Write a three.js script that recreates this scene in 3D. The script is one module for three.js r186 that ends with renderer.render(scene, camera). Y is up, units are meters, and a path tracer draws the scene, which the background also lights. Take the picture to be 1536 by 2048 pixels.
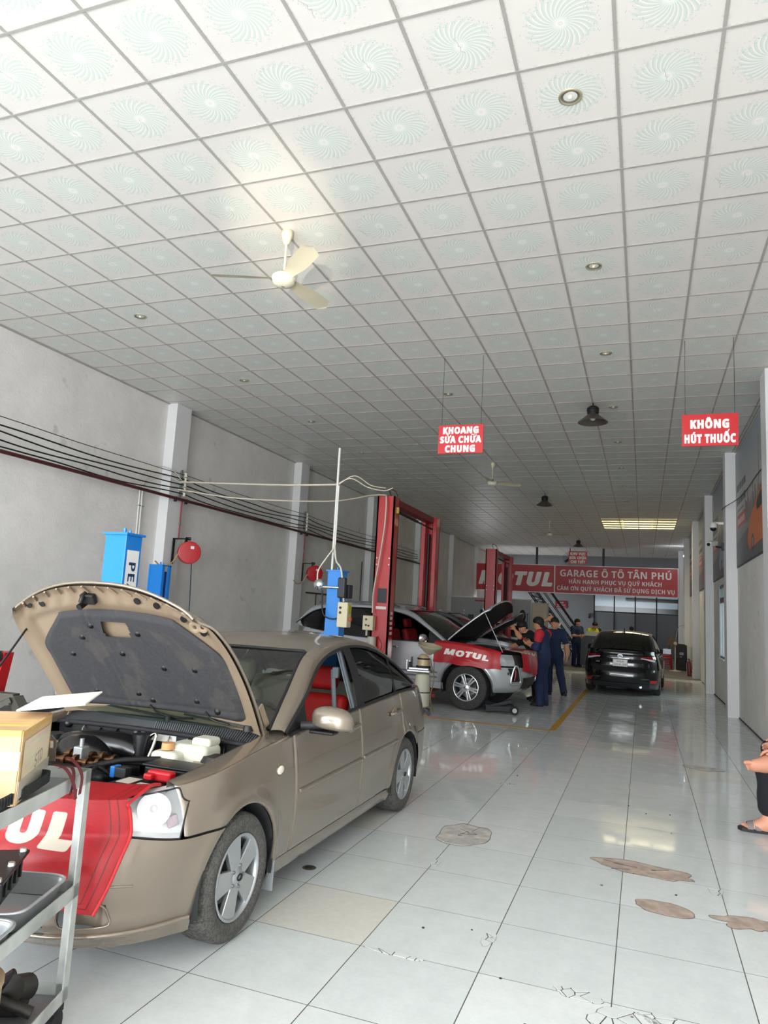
import * as THREE from 'three';
import { mergeGeometries, mergeVertices, toCreasedNormals } from 'three/addons/utils/BufferGeometryUtils.js';
import { RoundedBoxGeometry } from 'three/addons/geometries/RoundedBoxGeometry.js';
import { RectAreaLightUniformsLib } from 'three/addons/lights/RectAreaLightUniformsLib.js';

// ---------- camera, sky, sun, daylight, exposure ----------
const scene = new THREE.Scene();
const camera = new THREE.PerspectiveCamera(71.74, 0.75, 0.05, 200);
camera.position.set(0, 1.652, 0);
camera.rotation.order = 'YXZ';
camera.rotation.set(0.1382, 0.3553, 0.0555);
scene.add(camera);
const renderer = new THREE.WebGLRenderer({ antialias: true });
renderer.toneMapping = THREE.LinearToneMapping;
renderer.toneMappingExposure = 1.3;
renderer.shadowMap.enabled = true;
RectAreaLightUniformsLib.init();

scene.background = new THREE.Color().setRGB(0.93, 0.97, 1.0);     // bright hazy sky
scene.backgroundIntensity = 4.5;
const sun = new THREE.DirectionalLight(0xfff1dc, 3.0);
sun.position.set(-6, 22, 16); sun.target.position.set(-3, 0, 9);
sun.castShadow = true;
Object.assign(sun.shadow.camera, { left: -30, right: 30, top: 30, bottom: -30, near: 1, far: 90 });
sun.shadow.mapSize.set(2048, 2048);
scene.add(sun, sun.target);
function daylight(w, h, x, y, z, tx, ty, tz, power, color = 0xf3f8ff) {   // daylight entering through an opening of the building
  const l = new THREE.RectAreaLight(color, power, w, h);
  l.position.set(x, y, z); l.lookAt(tx, ty, tz); scene.add(l); return l;
}
daylight(9.4, 4.5, -3.2, 2.3, 5.35, -3.2, 2.1, -10, 6.5);         // open front of the garage
daylight(2.3, 2.9, -0.13, 5.9, -26.6, -0.13, 0, -26.6, 6, 0xfff2d2);       // roof light over the gap in the ceiling
daylight(4.2, 2.4, -8.15, 1.25, -37.2, 0, 1.6, -37.2, 4);         // side door at the far left corner
daylight(1.0, 1.3, 1.84, 1.65, -18.45, -5, 1.65, -18.45, 6);      // window in the right wall

const glint = new THREE.SpotLight(0xfff0d8, 400, 30, 3.0 * Math.PI / 180, 0.8, 2);   // sun thrown back by a windscreen in the yard, striking the ceiling round the fan
glint.position.set(1.3, 0.42, 5.7); glint.target.position.set(-3.2, 5.16, -5.55); glint.castShadow = true; scene.add(glint, glint.target);

// ---------- helpers ----------
const R = Math.PI / 180, V3 = (x, y, z) => new THREE.Vector3(x, y, z);
let seed = 7; const rnd = () => { seed = (seed * 1664525 + 1013904223) >>> 0; return seed / 4294967296; };
const rr = (a, b) => a + (b - a) * rnd(), lerp = (a, b, t) => a + (b - a) * t, clamp = (x, a = 0, b = 1) => Math.min(b, Math.max(a, x));
const smooth = (a, b, x) => { const t = clamp((x - a) / (b - a)); return t * t * (3 - 2 * t); };
const names = {};
function numbered(n) { const k = names[n] = (names[n] ?? -1) + 1; return k ? n + '_' + String(k).padStart(3, '0') : n; }
function thing(name, label, category, [x, y, z] = [0, 0, 0], turn = 0, group) {
  const o = new THREE.Group(); o.name = numbered(name); scene.add(o); o.position.set(x, y, z); o.rotation.y = turn;
  o.userData = { label, category }; if (group) o.userData.group = group; return o;
}
function obj(name, geos, m, parent = scene) {
  let g = Array.isArray(geos) ? merge(geos) : geos;
  const o = new THREE.Mesh(g, m); o.name = parent === scene ? numbered(name) : name; o.castShadow = o.receiveShadow = true; parent.add(o); return o;
}
function tag(o, label, category, group) { o.userData.label = label; o.userData.category = category; if (group) o.userData.group = group; return o; }
function struct(name, geos, m, parent = scene) { const o = obj(name, geos, m, parent); if (parent === scene) o.userData.kind = 'structure'; return o; }
function structGroup(name) { const o = new THREE.Group(); o.name = numbered(name); o.userData.kind = 'structure'; scene.add(o); return o; }
function dup(root, [x, y, z], turn, label, group) {
  const r = root.clone(); r.name = numbered(root.name.replace(/_\d+$/, '')); scene.add(r); r.position.set(x, y, z); r.rotation.y = turn;
  if (label) r.userData.label = label; if (group) r.userData.group = group; return r;
}
function norm(g) {
  g = g.index ? g.toNonIndexed() : g; const n = new THREE.BufferGeometry();
  if (!g.attributes.normal) g.computeVertexNormals();
  n.setAttribute('position', g.attributes.position); n.setAttribute('normal', g.attributes.normal);
  n.setAttribute('uv', g.attributes.uv ?? new THREE.BufferAttribute(new Float32Array(g.attributes.position.count * 2), 2));
  return n;
}
function merge(list) { return list.length === 1 ? list[0] : mergeGeometries(list.map(norm)); }
function box(w, h, d, x = 0, y = 0, z = 0, r = 0) {   // rounded edges where r > 0; uv in metres on plain boxes
  if (r) { const g = new RoundedBoxGeometry(w, h, d, 2, Math.min(r, w / 2.01, h / 2.01, d / 2.01)); g.translate(x, y, z); return g; }
  const g = new THREE.BoxGeometry(w, h, d), u = g.attributes.uv, dims = [[d, h], [d, h], [w, d], [w, d], [w, h], [w, h]];
  for (let i = 0; i < 24; i++) { const [a, b] = dims[i >> 2]; u.setXY(i, u.getX(i) * a + x, u.getY(i) * b + y); }
  g.translate(x, y, z); return g;
}
function rot(g, x = 0, y = 0, z = 0, px = 0, py = 0, pz = 0) { g.applyMatrix4(new THREE.Matrix4().makeRotationFromEuler(new THREE.Euler(x, y, z))); g.translate(px, py, pz); return g; }
function cyl(r0, r1, h, seg = 16, x = 0, y = 0, z = 0) { const g = new THREE.CylinderGeometry(r1, r0, h, seg); g.translate(x, y, z); return g; }
function rodG(a, b, r = 0.01, seg = 8, r2 = r) {      // straight rod from a to b
  const A = V3(...a), B = V3(...b), d = B.clone().sub(A), g = new THREE.CylinderGeometry(r2, r, d.length(), seg);
  g.applyQuaternion(new THREE.Quaternion().setFromUnitVectors(V3(0, 1, 0), d.normalize())); g.translate((A.x + B.x) / 2, (A.y + B.y) / 2, (A.z + B.z) / 2); return g;
}
function barG(a, b, w, t, up = [0, 1, 0]) {           // straight rectangular bar from a to b
  const A = V3(...a), B = V3(...b), d = B.clone().sub(A), L = d.length(); d.normalize();
  const s = V3(...up).cross(d).normalize(), n = d.clone().cross(s);
  const g = new THREE.BoxGeometry(w, t, L); g.applyMatrix4(new THREE.Matrix4().makeBasis(s, n, d)); g.translate((A.x + B.x) / 2, (A.y + B.y) / 2, (A.z + B.z) / 2); return g;
}
function tube(pts, r = 0.01, seg = 24, rad = 8, closed = false) { return new THREE.TubeGeometry(new THREE.CatmullRomCurve3(pts.map((p) => V3(...p)), closed, 'catmullrom', 0.5), seg, r, rad, closed); }
function lathe(pts, seg = 32) { return new THREE.LatheGeometry(pts.map(([a, b]) => new THREE.Vector2(a, b)), seg); }
function extrude(pts, depth, bevel = 0, holes = []) {
  const s = new THREE.Shape(pts.map(([a, b]) => new THREE.Vector2(a, b)));
  for (const h of holes) s.holes.push(new THREE.Path(h.map(([a, b]) => new THREE.Vector2(a, b))));
  return new THREE.ExtrudeGeometry(s, { depth, bevelEnabled: bevel > 0, bevelThickness: bevel, bevelSize: bevel, bevelSegments: 2, steps: 1, curveSegments: 8 });
}
function patch(fn, us, vs, skip) {                    // surface through fn(u, v) -> [x, y, z]; us, vs are lists of parameters
  const p = [], uv = [], idx = [], n = us.length, m = vs.length;
  for (let j = 0; j < m; j++) for (let i = 0; i < n; i++) { p.push(...fn(us[i], vs[j])); uv.push(us[i], vs[j]); }
  for (let j = 0; j < m - 1; j++) for (let i = 0; i < n - 1; i++) {
    if (skip && skip((us[i] + us[i + 1]) / 2, (vs[j] + vs[j + 1]) / 2)) continue;
    const a = j * n + i; idx.push(a, a + 1, a + n + 1, a, a + n + 1, a + n);
  }
  const g = new THREE.BufferGeometry(); g.setAttribute('position', new THREE.Float32BufferAttribute(p, 3)); g.setAttribute('uv', new THREE.Float32BufferAttribute(uv, 2)); g.setIndex(idx); g.computeVertexNormals(); return g;
}
const range = (a, b, n) => Array.from({ length: n + 1 }, (_, i) => a + (b - a) * i / n);
function mirrorX(g) {
  g = g.clone(); const p = g.attributes.position; for (let i = 0; i < p.count; i++) p.setX(i, -p.getX(i));
  if (g.index) { const ix = g.index.array; for (let i = 0; i < ix.length; i += 3) { const t = ix[i]; ix[i] = ix[i + 1]; ix[i + 1] = t; } }
  else for (const at of ['position', 'normal', 'uv']) { const a = g.attributes[at]; if (!a) continue; const s = a.itemSize, r = a.array; for (let i = 0; i < a.count; i += 3) for (let k = 0; k < s; k++) { const t = r[i * s + k]; r[i * s + k] = r[(i + 1) * s + k]; r[(i + 1) * s + k] = t; } }
  const nm = g.attributes.normal; if (nm) for (let i = 0; i < nm.count; i++) nm.setX(i, -nm.getX(i)); return g;
}
function curve(pts) { const c = new THREE.CatmullRomCurve3(pts.map((p) => V3(...p)), false, 'centripetal'); return (t) => c.getPoint(clamp(t)).toArray(); }
function table(rows) {                                // piecewise smooth y(x) through rows [x, y] with ascending x
  return (x) => {
    if (x <= rows[0][0]) return rows[0][1];
    const n = rows.length - 1; if (x >= rows[n][0]) return rows[n][1];
    let i = 0; while (x > rows[i + 1][0]) i++;
    const t = (x - rows[i][0]) / (rows[i + 1][0] - rows[i][0]);
    const y0 = rows[Math.max(0, i - 1)], y1 = rows[i], y2 = rows[i + 1], y3 = rows[Math.min(n, i + 2)];
    const m1 = (y2[1] - y0[1]) / (y2[0] - y0[0] || 1), m2 = (y3[1] - y1[1]) / (y3[0] - y1[0] || 1), h = y2[0] - y1[0];
    return (2 * t ** 3 - 3 * t * t + 1) * y1[1] + (t ** 3 - 2 * t * t + t) * h * m1 + (-2 * t ** 3 + 3 * t * t) * y2[1] + (t ** 3 - t * t) * h * m2;
  };
}
// noise textures
function hash2(x, y, s) { let h = (x * 374761393 + y * 668265263 + s * 974711) | 0; h = Math.imul(h ^ (h >>> 13), 1274126177); return ((h ^ (h >>> 16)) >>> 0) / 4294967296; }
function vnoise(x, y, per, s) { const xi = Math.floor(x), yi = Math.floor(y), f = x - xi, g = y - yi, m = (a) => ((a % per) + per) % per, u = f * f * (3 - 2 * f), v = g * g * (3 - 2 * g);
  return lerp(lerp(hash2(m(xi), m(yi), s), hash2(m(xi + 1), m(yi), s), u), lerp(hash2(m(xi), m(yi + 1), s), hash2(m(xi + 1), m(yi + 1), s), u), v); }
function fbm(x, y, per, s, oct = 4) { let a = 0, w = 0.5, t = 0; for (let o = 0; o < oct; o++) { a += w * vnoise(x, y, per, s + o * 17); t += w; x *= 2; y *= 2; per *= 2; w *= 0.55; } return a / t; }
function noiseTex(n, fn, srgb = true, repeat = 1) {   // fn(u, v) -> [r, g, b] in 0..1
  const d = new Uint8Array(n * n * 4);
  for (let j = 0; j < n; j++) for (let i = 0; i < n; i++) { const c = fn(i / n, j / n), k = (j * n + i) * 4; d[k] = clamp(c[0]) * 255; d[k + 1] = clamp(c[1]) * 255; d[k + 2] = clamp(c[2]) * 255; d[k + 3] = 255; }
  const t = new THREE.DataTexture(d, n, n); t.wrapS = t.wrapT = THREE.RepeatWrapping; t.magFilter = THREE.LinearFilter; t.minFilter = THREE.LinearMipmapLinearFilter; t.generateMipmaps = true; if (srgb) t.colorSpace = THREE.SRGBColorSpace;
  t.repeat.set(repeat, repeat); t.needsUpdate = true; return t;
}
function canvasTex(w, h, draw) {
  const c = document.createElement('canvas'); c.width = w; c.height = h; draw(c.getContext('2d'), w, h);
  const t = new THREE.CanvasTexture(c); t.colorSpace = THREE.SRGBColorSpace; t.anisotropy = 8; return t;
}
const mat = (color, roughness = 0.6, o = {}) => new THREE.MeshStandardMaterial({ color, roughness, ...o });
const phys = (color, roughness = 0.4, o = {}) => new THREE.MeshPhysicalMaterial({ color, roughness, ...o });
const M = {
  white: mat(0xdedcd6, 0.5), black: mat(0x0c0c0d, 0.5), rubber: mat(0x17171a, 0.75), steel: mat(0x9a9c9e, 0.35, { metalness: 0.9 }), chrome: mat(0xdfe2e4, 0.12, { metalness: 1 }),
  darkSteel: mat(0x3a3c3f, 0.5, { metalness: 0.6 }), red: phys(0xb5141b, 0.35, { clearcoat: 0.4 }), blue: phys(0x0b80d8, 0.38, { clearcoat: 0.3 }), darkGlass: phys(0x07090a, 0.05, { clearcoat: 1 }),
  skin: mat(0xc98e6d, 0.6), hair: mat(0x0d0b0a, 0.7), navy: mat(0x18233f, 0.85), cream: mat(0xcfc6a6, 0.5),
};
// ---------- the building ----------
const XL = -8.13, XR = 1.72, ZB = -39.75, ZF = 5.4, H = 5.164;
const plasterTex = noiseTex(1024, (u, v) => {
  const a = fbm(u * 6, v * 6, 6, 3, 6), b = fbm(u * 24, v * 24, 24, 9, 4), c = fbm(u * 3, v * 3, 3, 21, 5), m = smooth(0.62, 0.78, b) * smooth(0.5, 0.62, c);
  const k = 0.90 + 0.09 * (a - 0.5) + 0.05 * (b - 0.5) - 0.10 * m; return [k, k * 0.985, k * 0.965];
});
const plasterBump = noiseTex(512, (u, v) => { const k = 0.6 * fbm(u * 20, v * 20, 20, 5, 4) + 0.4 * fbm(u * 90, v * 90, 90, 8, 2); return [k, k, k]; }, false);
plasterTex.repeat.set(0.25, 0.25); plasterBump.repeat.set(0.5, 0.5);
const plaster = mat(0xffffff, 0.85, { map: plasterTex, bumpMap: plasterBump, bumpScale: 0.006 });
const paint = mat(0xdededd, 0.8, { bumpMap: plasterBump, bumpScale: 0.004 });
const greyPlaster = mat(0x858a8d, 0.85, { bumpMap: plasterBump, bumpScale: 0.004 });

// walls (20 cm thick); the far left bay has a side door, the right wall a window
const wl = structGroup('wall_left');
obj('masonry', [box(0.2, 5.9, ZF + 35.0, XL - 0.1, 2.95, (ZF - 35.0) / 2), box(0.2, 5.9, 0.45, XL - 0.1, 2.95, -39.53), box(0.2, 3.4, 4.4, XL - 0.1, 4.2, -37.15)], plaster, wl);
const WZ0 = -18.98, WZ1 = -17.93, WY0 = 0.97, WY1 = 2.68;
const wr = structGroup('wall_right');
obj('masonry', [box(0.2, 5.9, ZF - WZ1, XR + 0.1, 2.95, (ZF + WZ1) / 2), box(0.2, 5.9, WZ0 - ZB, XR + 0.1, 2.95, (WZ0 + ZB) / 2), box(0.2, WY0, WZ1 - WZ0, XR + 0.1, WY0 / 2, (WZ0 + WZ1) / 2), box(0.2, 5.9 - WY1, WZ1 - WZ0, XR + 0.1, (5.9 + WY1) / 2, (WZ0 + WZ1) / 2)], plaster, wr);
const wf = structGroup('wall_front');
obj('lintel', box(XR - XL, 1.3, 0.25, (XL + XR) / 2, 5.25, ZF + 0.12), plaster, wf);
const wb = structGroup('wall_back');
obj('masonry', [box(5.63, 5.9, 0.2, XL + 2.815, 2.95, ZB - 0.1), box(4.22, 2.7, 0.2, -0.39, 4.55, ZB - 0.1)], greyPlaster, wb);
for (let k = -2; k < 6; k++) {
  if (k === 5) { struct('pillar', box(0.2, H, 0.43, XL + 0.1, H / 2, -10.35 - 5.037 * k - 0.215), paint); continue; }
  struct('pillar', box(0.2, H, 0.43, XL + 0.1, H / 2, -10.35 - 5.037 * k - 0.215), paint);
}
for (let k = -2; k < 6; k++) struct('pillar', box(0.2, H, 0.43, XR - 0.1, H / 2, -10.32 - 5.037 * k - 0.215), paint);
struct('baseboard_right', [...Array(6)].map((_, k) => box(0.012, 0.02, 4.6, XR - 0.006, 0.01, -10.32 - 5.037 * k + 2.31 - 0.0)), mat(0x4a4a48, 0.8));

// floor: screed below, polished tiles on top, each with its joint
const TF = 0.595, TX = -0.1243, TZ = -4.738, tileTop = 0;
const floor = structGroup('floor');
obj('screed', box(XR - XL, 0.12, ZF - ZB, (XL + XR) / 2, -0.0604, (ZF + ZB) / 2), mat(0x4a4844, 0.9), floor);
const speck = noiseTex(512, (u, v) => { const a = fbm(u * 40, v * 40, 40, 2, 3), b = fbm(u * 5, v * 5, 5, 11, 4), k = 0.865 + 0.03 * (a - 0.5) + 0.05 * (b - 0.5) - (hash2(u * 512 | 0, v * 512 | 0, 4) > 0.9985 ? 0.25 : 0); return [k * 0.985, k, k * 0.995]; });
const speckCream = noiseTex(256, (u, v) => { const a = fbm(u * 30, v * 30, 30, 6, 3), k = 0.85 + 0.04 * (a - 0.5); return [k, k * 0.995, k * 0.955]; });
const scuff = noiseTex(512, (u, v) => { const k = 0.06 + 0.16 * smooth(0.5, 0.75, fbm(u * 4, v * 4, 4, 31, 5)); return [k, k, k]; }, false);
const tileMats = [0xffffff, 0xf6f8f8, 0xfafcfb].map((c) => phys(c, 1, { map: speck, roughnessMap: scuff, specularIntensity: 1 }));
const creamTile = phys(0xffffff, 1, { map: speckCream, roughnessMap: scuff });
const floorTileGeo = (() => { const w = TF - 0.005, g = new THREE.BoxGeometry(w, 0.008, w); g.translate(0, -0.004, 0); return g; })();
const ZT = -24.45, far = [], near = [];
for (let j = -60; j < 18; j++) for (let i = -15; i < 5; i++) {
  let x0 = TX + i * TF, x1 = x0 + TF, z0 = TZ + j * TF, z1 = z0 + TF;
  x0 = Math.max(x0, XL); x1 = Math.min(x1, XR); z0 = Math.max(z0, ZT); z1 = Math.min(z1, ZF);
  if (x1 - x0 < 0.03 || z1 - z0 < 0.03) continue;
  const cx = (x0 + x1) / 2, cz = (z0 + z1) / 2, cut = x1 - x0 < TF - 0.01 || z1 - z0 < TF - 0.01;
  const seen = cz < -2.4 && cx > 0.75 * cz + 0.2 && cx < -0.12 * cz + 0.3;
  (seen ? near : far).push([cx, cz, x1 - x0, z1 - z0, cut, i, j]);
}
near.sort((a, b) => b[1] - a[1]);
const cream = new Set(['-3,1', '-4,-2', '1,-8']);
const placeTile = ([cx, cz, w, d, cut]) => { if (!cut) { const g = floorTileGeo.clone(); g.translate(cx, 0, cz); return g; } return box(w - 0.004, 0.008, d - 0.004, cx, -0.004, cz); };
near.slice(0, 300).forEach((t) => {
  const o = new THREE.Mesh(t[4] ? box(t[2] - 0.004, 0.008, t[3] - 0.004, 0, -0.004, 0) : floorTileGeo, cream.has(t[5] + ',' + t[6]) ? creamTile : tileMats[(rnd() * 3) | 0]);
  o.name = 'tile'; o.position.set(t[0], 0, t[1]); o.castShadow = o.receiveShadow = true; floor.add(o);
});
const farTiles = obj('tile', far.concat(near.slice(300)).map(placeTile), tileMats[0], floor); farTiles.userData.kind = 'stuff';
const concreteTex = noiseTex(512, (u, v) => { const a = fbm(u * 8, v * 8, 8, 13, 6), k = 0.42 + 0.2 * (a - 0.5); return [k, k * 0.985, k * 0.96]; }); concreteTex.repeat.set(0.3, 0.3);
obj('concrete_slab', box(XR - XL, 0.05, ZT - ZB - 0.004, (XL + XR) / 2, 0.005, (ZT + ZB) / 2), mat(0xffffff, 0.45, { map: concreteTex }), floor);
obj('edge_strip', box(XR - XL, 0.052, 0.08, (XL + XR) / 2, 0.006, ZT - 0.04), mat(0xd5d5d0, 0.5), floor);
// yellow bay lines painted on the tiles
const yellow = mat(0xb98a1e, 0.5);
obj('bay_line', box(0.1, 0.002, 9.0, -1.29, 0.001, -15.78), yellow, floor);
obj('bay_line', box(6.6, 0.002, 0.1, -4.6, 0.001, -11.26), yellow, floor);

// ceiling: printed boards in an exposed grid
const CG = 0.61, CX = -0.1746, CZ = -4.147;
const swirl = (dirt) => canvasTex(512, 512, (g, w) => {
  g.fillStyle = '#e6e2dc'; g.fillRect(0, 0, w, w);
  for (let i = 0; i < 2600; i++) { g.fillStyle = `rgba(${150 + rnd() * 60},${150 + rnd() * 50},${140 + rnd() * 50},${0.05 + rnd() * 0.07})`; g.fillRect(rnd() * w, rnd() * w, 1 + rnd() * 3, 1 + rnd() * 3); }
  g.translate(w / 2, w / 2);
  const arms = 26, pt = (a, r, bend) => { const t = a + bend * (r / 190) * 0.95; return [Math.cos(t) * r, Math.sin(t) * r]; };
  for (let k = 0; k < arms; k++) {
    const a = k / arms * Math.PI * 2, L = 165 + 22 * ((k * 7) % 3) / 2;
    g.beginPath();
    for (let r = 18; r <= L; r += 8) { const [x, y] = pt(a + 0.02, r, 1); r === 18 ? g.moveTo(x, y) : g.lineTo(x, y); }
    for (let r = L; r >= 18; r -= 8) { const [x, y] = pt(a + 0.19 - 0.07 * (r / L), r, 1); g.lineTo(x, y); }
    g.closePath(); g.fillStyle = 'rgba(188,214,202,0.42)'; g.fill();
    g.beginPath(); for (let r = 14; r <= L * 0.92; r += 8) { const [x, y] = pt(a - 0.015, r, 1); r === 14 ? g.moveTo(x, y) : g.lineTo(x, y); }
    g.strokeStyle = 'rgba(244,242,238,0.8)'; g.lineWidth = 5; g.stroke();
    g.beginPath(); for (let r = 40; r <= L * 0.95; r += 8) { const [x, y] = pt(a + 0.035, r, 1); r === 40 ? g.moveTo(x, y) : g.lineTo(x, y); }
    g.strokeStyle = 'rgba(160,190,178,0.3)'; g.lineWidth = 2.4; g.stroke();
    for (let q = 0; q < 5; q++) { const [x, y] = pt(a + rr(-0.05, 0.2), L + rr(-28, 26), 1); g.beginPath(); g.ellipse(x, y, rr(2.5, 5), rr(1.8, 3), a, 0, 7); g.fillStyle = 'rgba(140,178,168,0.42)'; g.fill(); }
  }
  g.beginPath(); g.arc(0, 0, 9, 0, 7); g.fillStyle = '#eae7e1'; g.fill();
  if (dirt) for (let c = 0; c < dirt; c++) { g.beginPath(); let x = rr(-200, 200), y = rr(-200, 200); g.moveTo(x, y); for (let s = 0; s < 6; s++) { x += rr(-8, 24); y += rr(4, 30); g.lineTo(x, y); } g.strokeStyle = 'rgba(90,80,70,0.55)'; g.lineWidth = 1.8; g.stroke(); }
  for (let e = 0; e < 60; e++) { const q = rnd() * 4 | 0, s = rr(-256, 256), d = 256 - rnd() * rnd() * 22; g.fillStyle = 'rgba(120,110,100,0.10)'; g.beginPath(); g.ellipse(q < 2 ? s : (q < 3 ? d : -d), q < 2 ? (q ? d : -d) : s, rr(3, 14), rr(2, 8), 0, 0, 7); g.fill(); }
});
const boardMats = [0, 0, 1, 2].map((d) => mat(0xffffff, 0.42, { map: swirl(d) }));
const farBoard = mat(0xd9d7d2, 0.42);
const ceiling = structGroup('ceiling');
const boardGeo = (() => { const g = new THREE.BoxGeometry(CG - 0.008, 0.009, CG - 0.008); g.translate(0, 0.0045 + 0.004, 0); return g; })();
const HX0 = -1.42, HX1 = 1.08, HZ0 = -28.2, HZ1 = -25.05;      // gap where boards are missing
const cn = [], cf = [];
for (let j = -60; j < 17; j++) for (let i = -14; i < 5; i++) {
  const cx = CX + (i + 0.5) * CG, cz = CZ + (j + 0.5) * CG;
  if (cx < XL - 0.25 || cx > XR + 0.25 || cz < ZB || cz > ZF || (cx > HX0 && cx < HX1 && cz > HZ0 && cz < HZ1)) continue;
  const c = cz < -1.9 && cx > 1.35 * cz - 1 && cx < -0.2 * cz + 0.9; (c ? cn : cf).push([cx, cz, i, j]);
}
cn.sort((a, b) => b[1] - a[1]);
const clipBoard = (cx, w0) => { const x0 = Math.max(cx - CG / 2 + 0.004, XL + 0.002), x1 = Math.min(cx + CG / 2 - 0.004, XR - 0.002); return [x0, x1]; };
const boardAt = ([cx, cz]) => { const g = boardGeo.clone(), [x0, x1] = clipBoard(cx); if (x1 - x0 < CG - 0.03) { const p = g.attributes.position; for (let k = 0; k < p.count; k++) p.setX(k, clamp(p.getX(k) + cx, x0, x1) - cx); } g.translate(cx, H, cz); return g; };
cn.slice(0, 300).forEach((t) => {
  const [x0, x1] = clipBoard(t[0]), cut = x1 - x0 < CG - 0.03, g = cut ? boardAt(t) : boardGeo;
  const o = new THREE.Mesh(g, boardMats[rnd() < 0.55 ? 0 : rnd() < 0.6 ? 1 : rnd() < 0.7 ? 2 : 3]); o.name = 'tile'; if (!cut) o.position.set(t[0], H, t[1]); o.castShadow = o.receiveShadow = true; ceiling.add(o);
});
const midBoards = obj('tile', cn.slice(300).concat(cf).map(boardAt), boardMats[0], ceiling); midBoards.userData.kind = 'stuff';
const gridMat = mat(0xaaa7a1, 0.5);
for (let i = -13; i < 4; i++) { const x = CX + i * CG; if (x > XL && x < XR) obj('grid_bar', box(0.022, 0.005, ZF - ZB, x, H + 0.0015, (ZF + ZB) / 2), gridMat, ceiling); }
for (let j = -58; j < 16; j++) { const z = CZ + j * CG; if (z > ZB && z < ZF) obj('grid_bar', box(XR - XL, 0.005, 0.02, (XL + XR) / 2, H + 0.0005, z), gridMat, ceiling); }
obj('edge_trim', [box(0.03, 0.02, ZF - ZB, XL + 0.015, H - 0.004, (ZF + ZB) / 2), box(0.03, 0.02, ZF - ZB, XR - 0.015, H - 0.004, (ZF + ZB) / 2), box(XR - XL, 0.02, 0.03, (XL + XR) / 2, H - 0.004, ZB + 0.015)], gridMat, ceiling);
// roof above, with a clear sheet over the gap and battens below it
const roof = structGroup('roof');
const rw = XR - XL + 0.6, rx = (XL + XR) / 2;
obj('sheeting', [box(rw, 0.06, ZF + 0.6 - HZ1, rx, 5.98, (ZF + 0.6 + HZ1) / 2), box(rw, 0.06, HZ0 - ZB + 0.3, rx, 5.98, (HZ0 + ZB - 0.3) / 2), box(HX0 - XL + 0.3, 0.06, HZ1 - HZ0, (HX0 + XL - 0.3) / 2, 5.98, (HZ0 + HZ1) / 2), box(XR + 0.3 - HX1, 0.06, HZ1 - HZ0, (XR + 0.3 + HX1) / 2, 5.98, (HZ0 + HZ1) / 2)], mat(0x8b8f92, 0.6), roof);
obj('clear_sheet', box(HX1 - HX0 + 0.1, 0.004, HZ1 - HZ0 + 0.1, (HX0 + HX1) / 2, 6.02, (HZ0 + HZ1) / 2), phys(0xf6ecc4, 0.9, { transmission: 0.6, thickness: 0 }), roof);
for (let k = 0; k < 5; k++) obj('batten', box(HX1 - HX0 + 1.0, 0.045, 0.14, (HX0 + HX1) / 2, 5.21, HZ1 - 0.35 - k * 0.62), mat(0xe8e2cc, 0.8), roof);
for (const x of [-0.75, 0.3]) obj('batten', box(0.05, 0.1, 3.4, x, 5.33, (HZ0 + HZ1) / 2), mat(0xc9c2ac, 0.8), roof);
// the yard in front and beside the building
struct('ground', [box(60, 0.2, 30, -3, -0.235, ZF + 15.0), box(20, 0.2, 46, XL - 10.2, -0.235, -22), box(20, 0.2, 46, XR + 10.2, -0.235, -22), box(60, 0.2, 20, -3, -0.235, ZB - 10.2)], mat(0x8c8880, 0.9));
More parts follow.
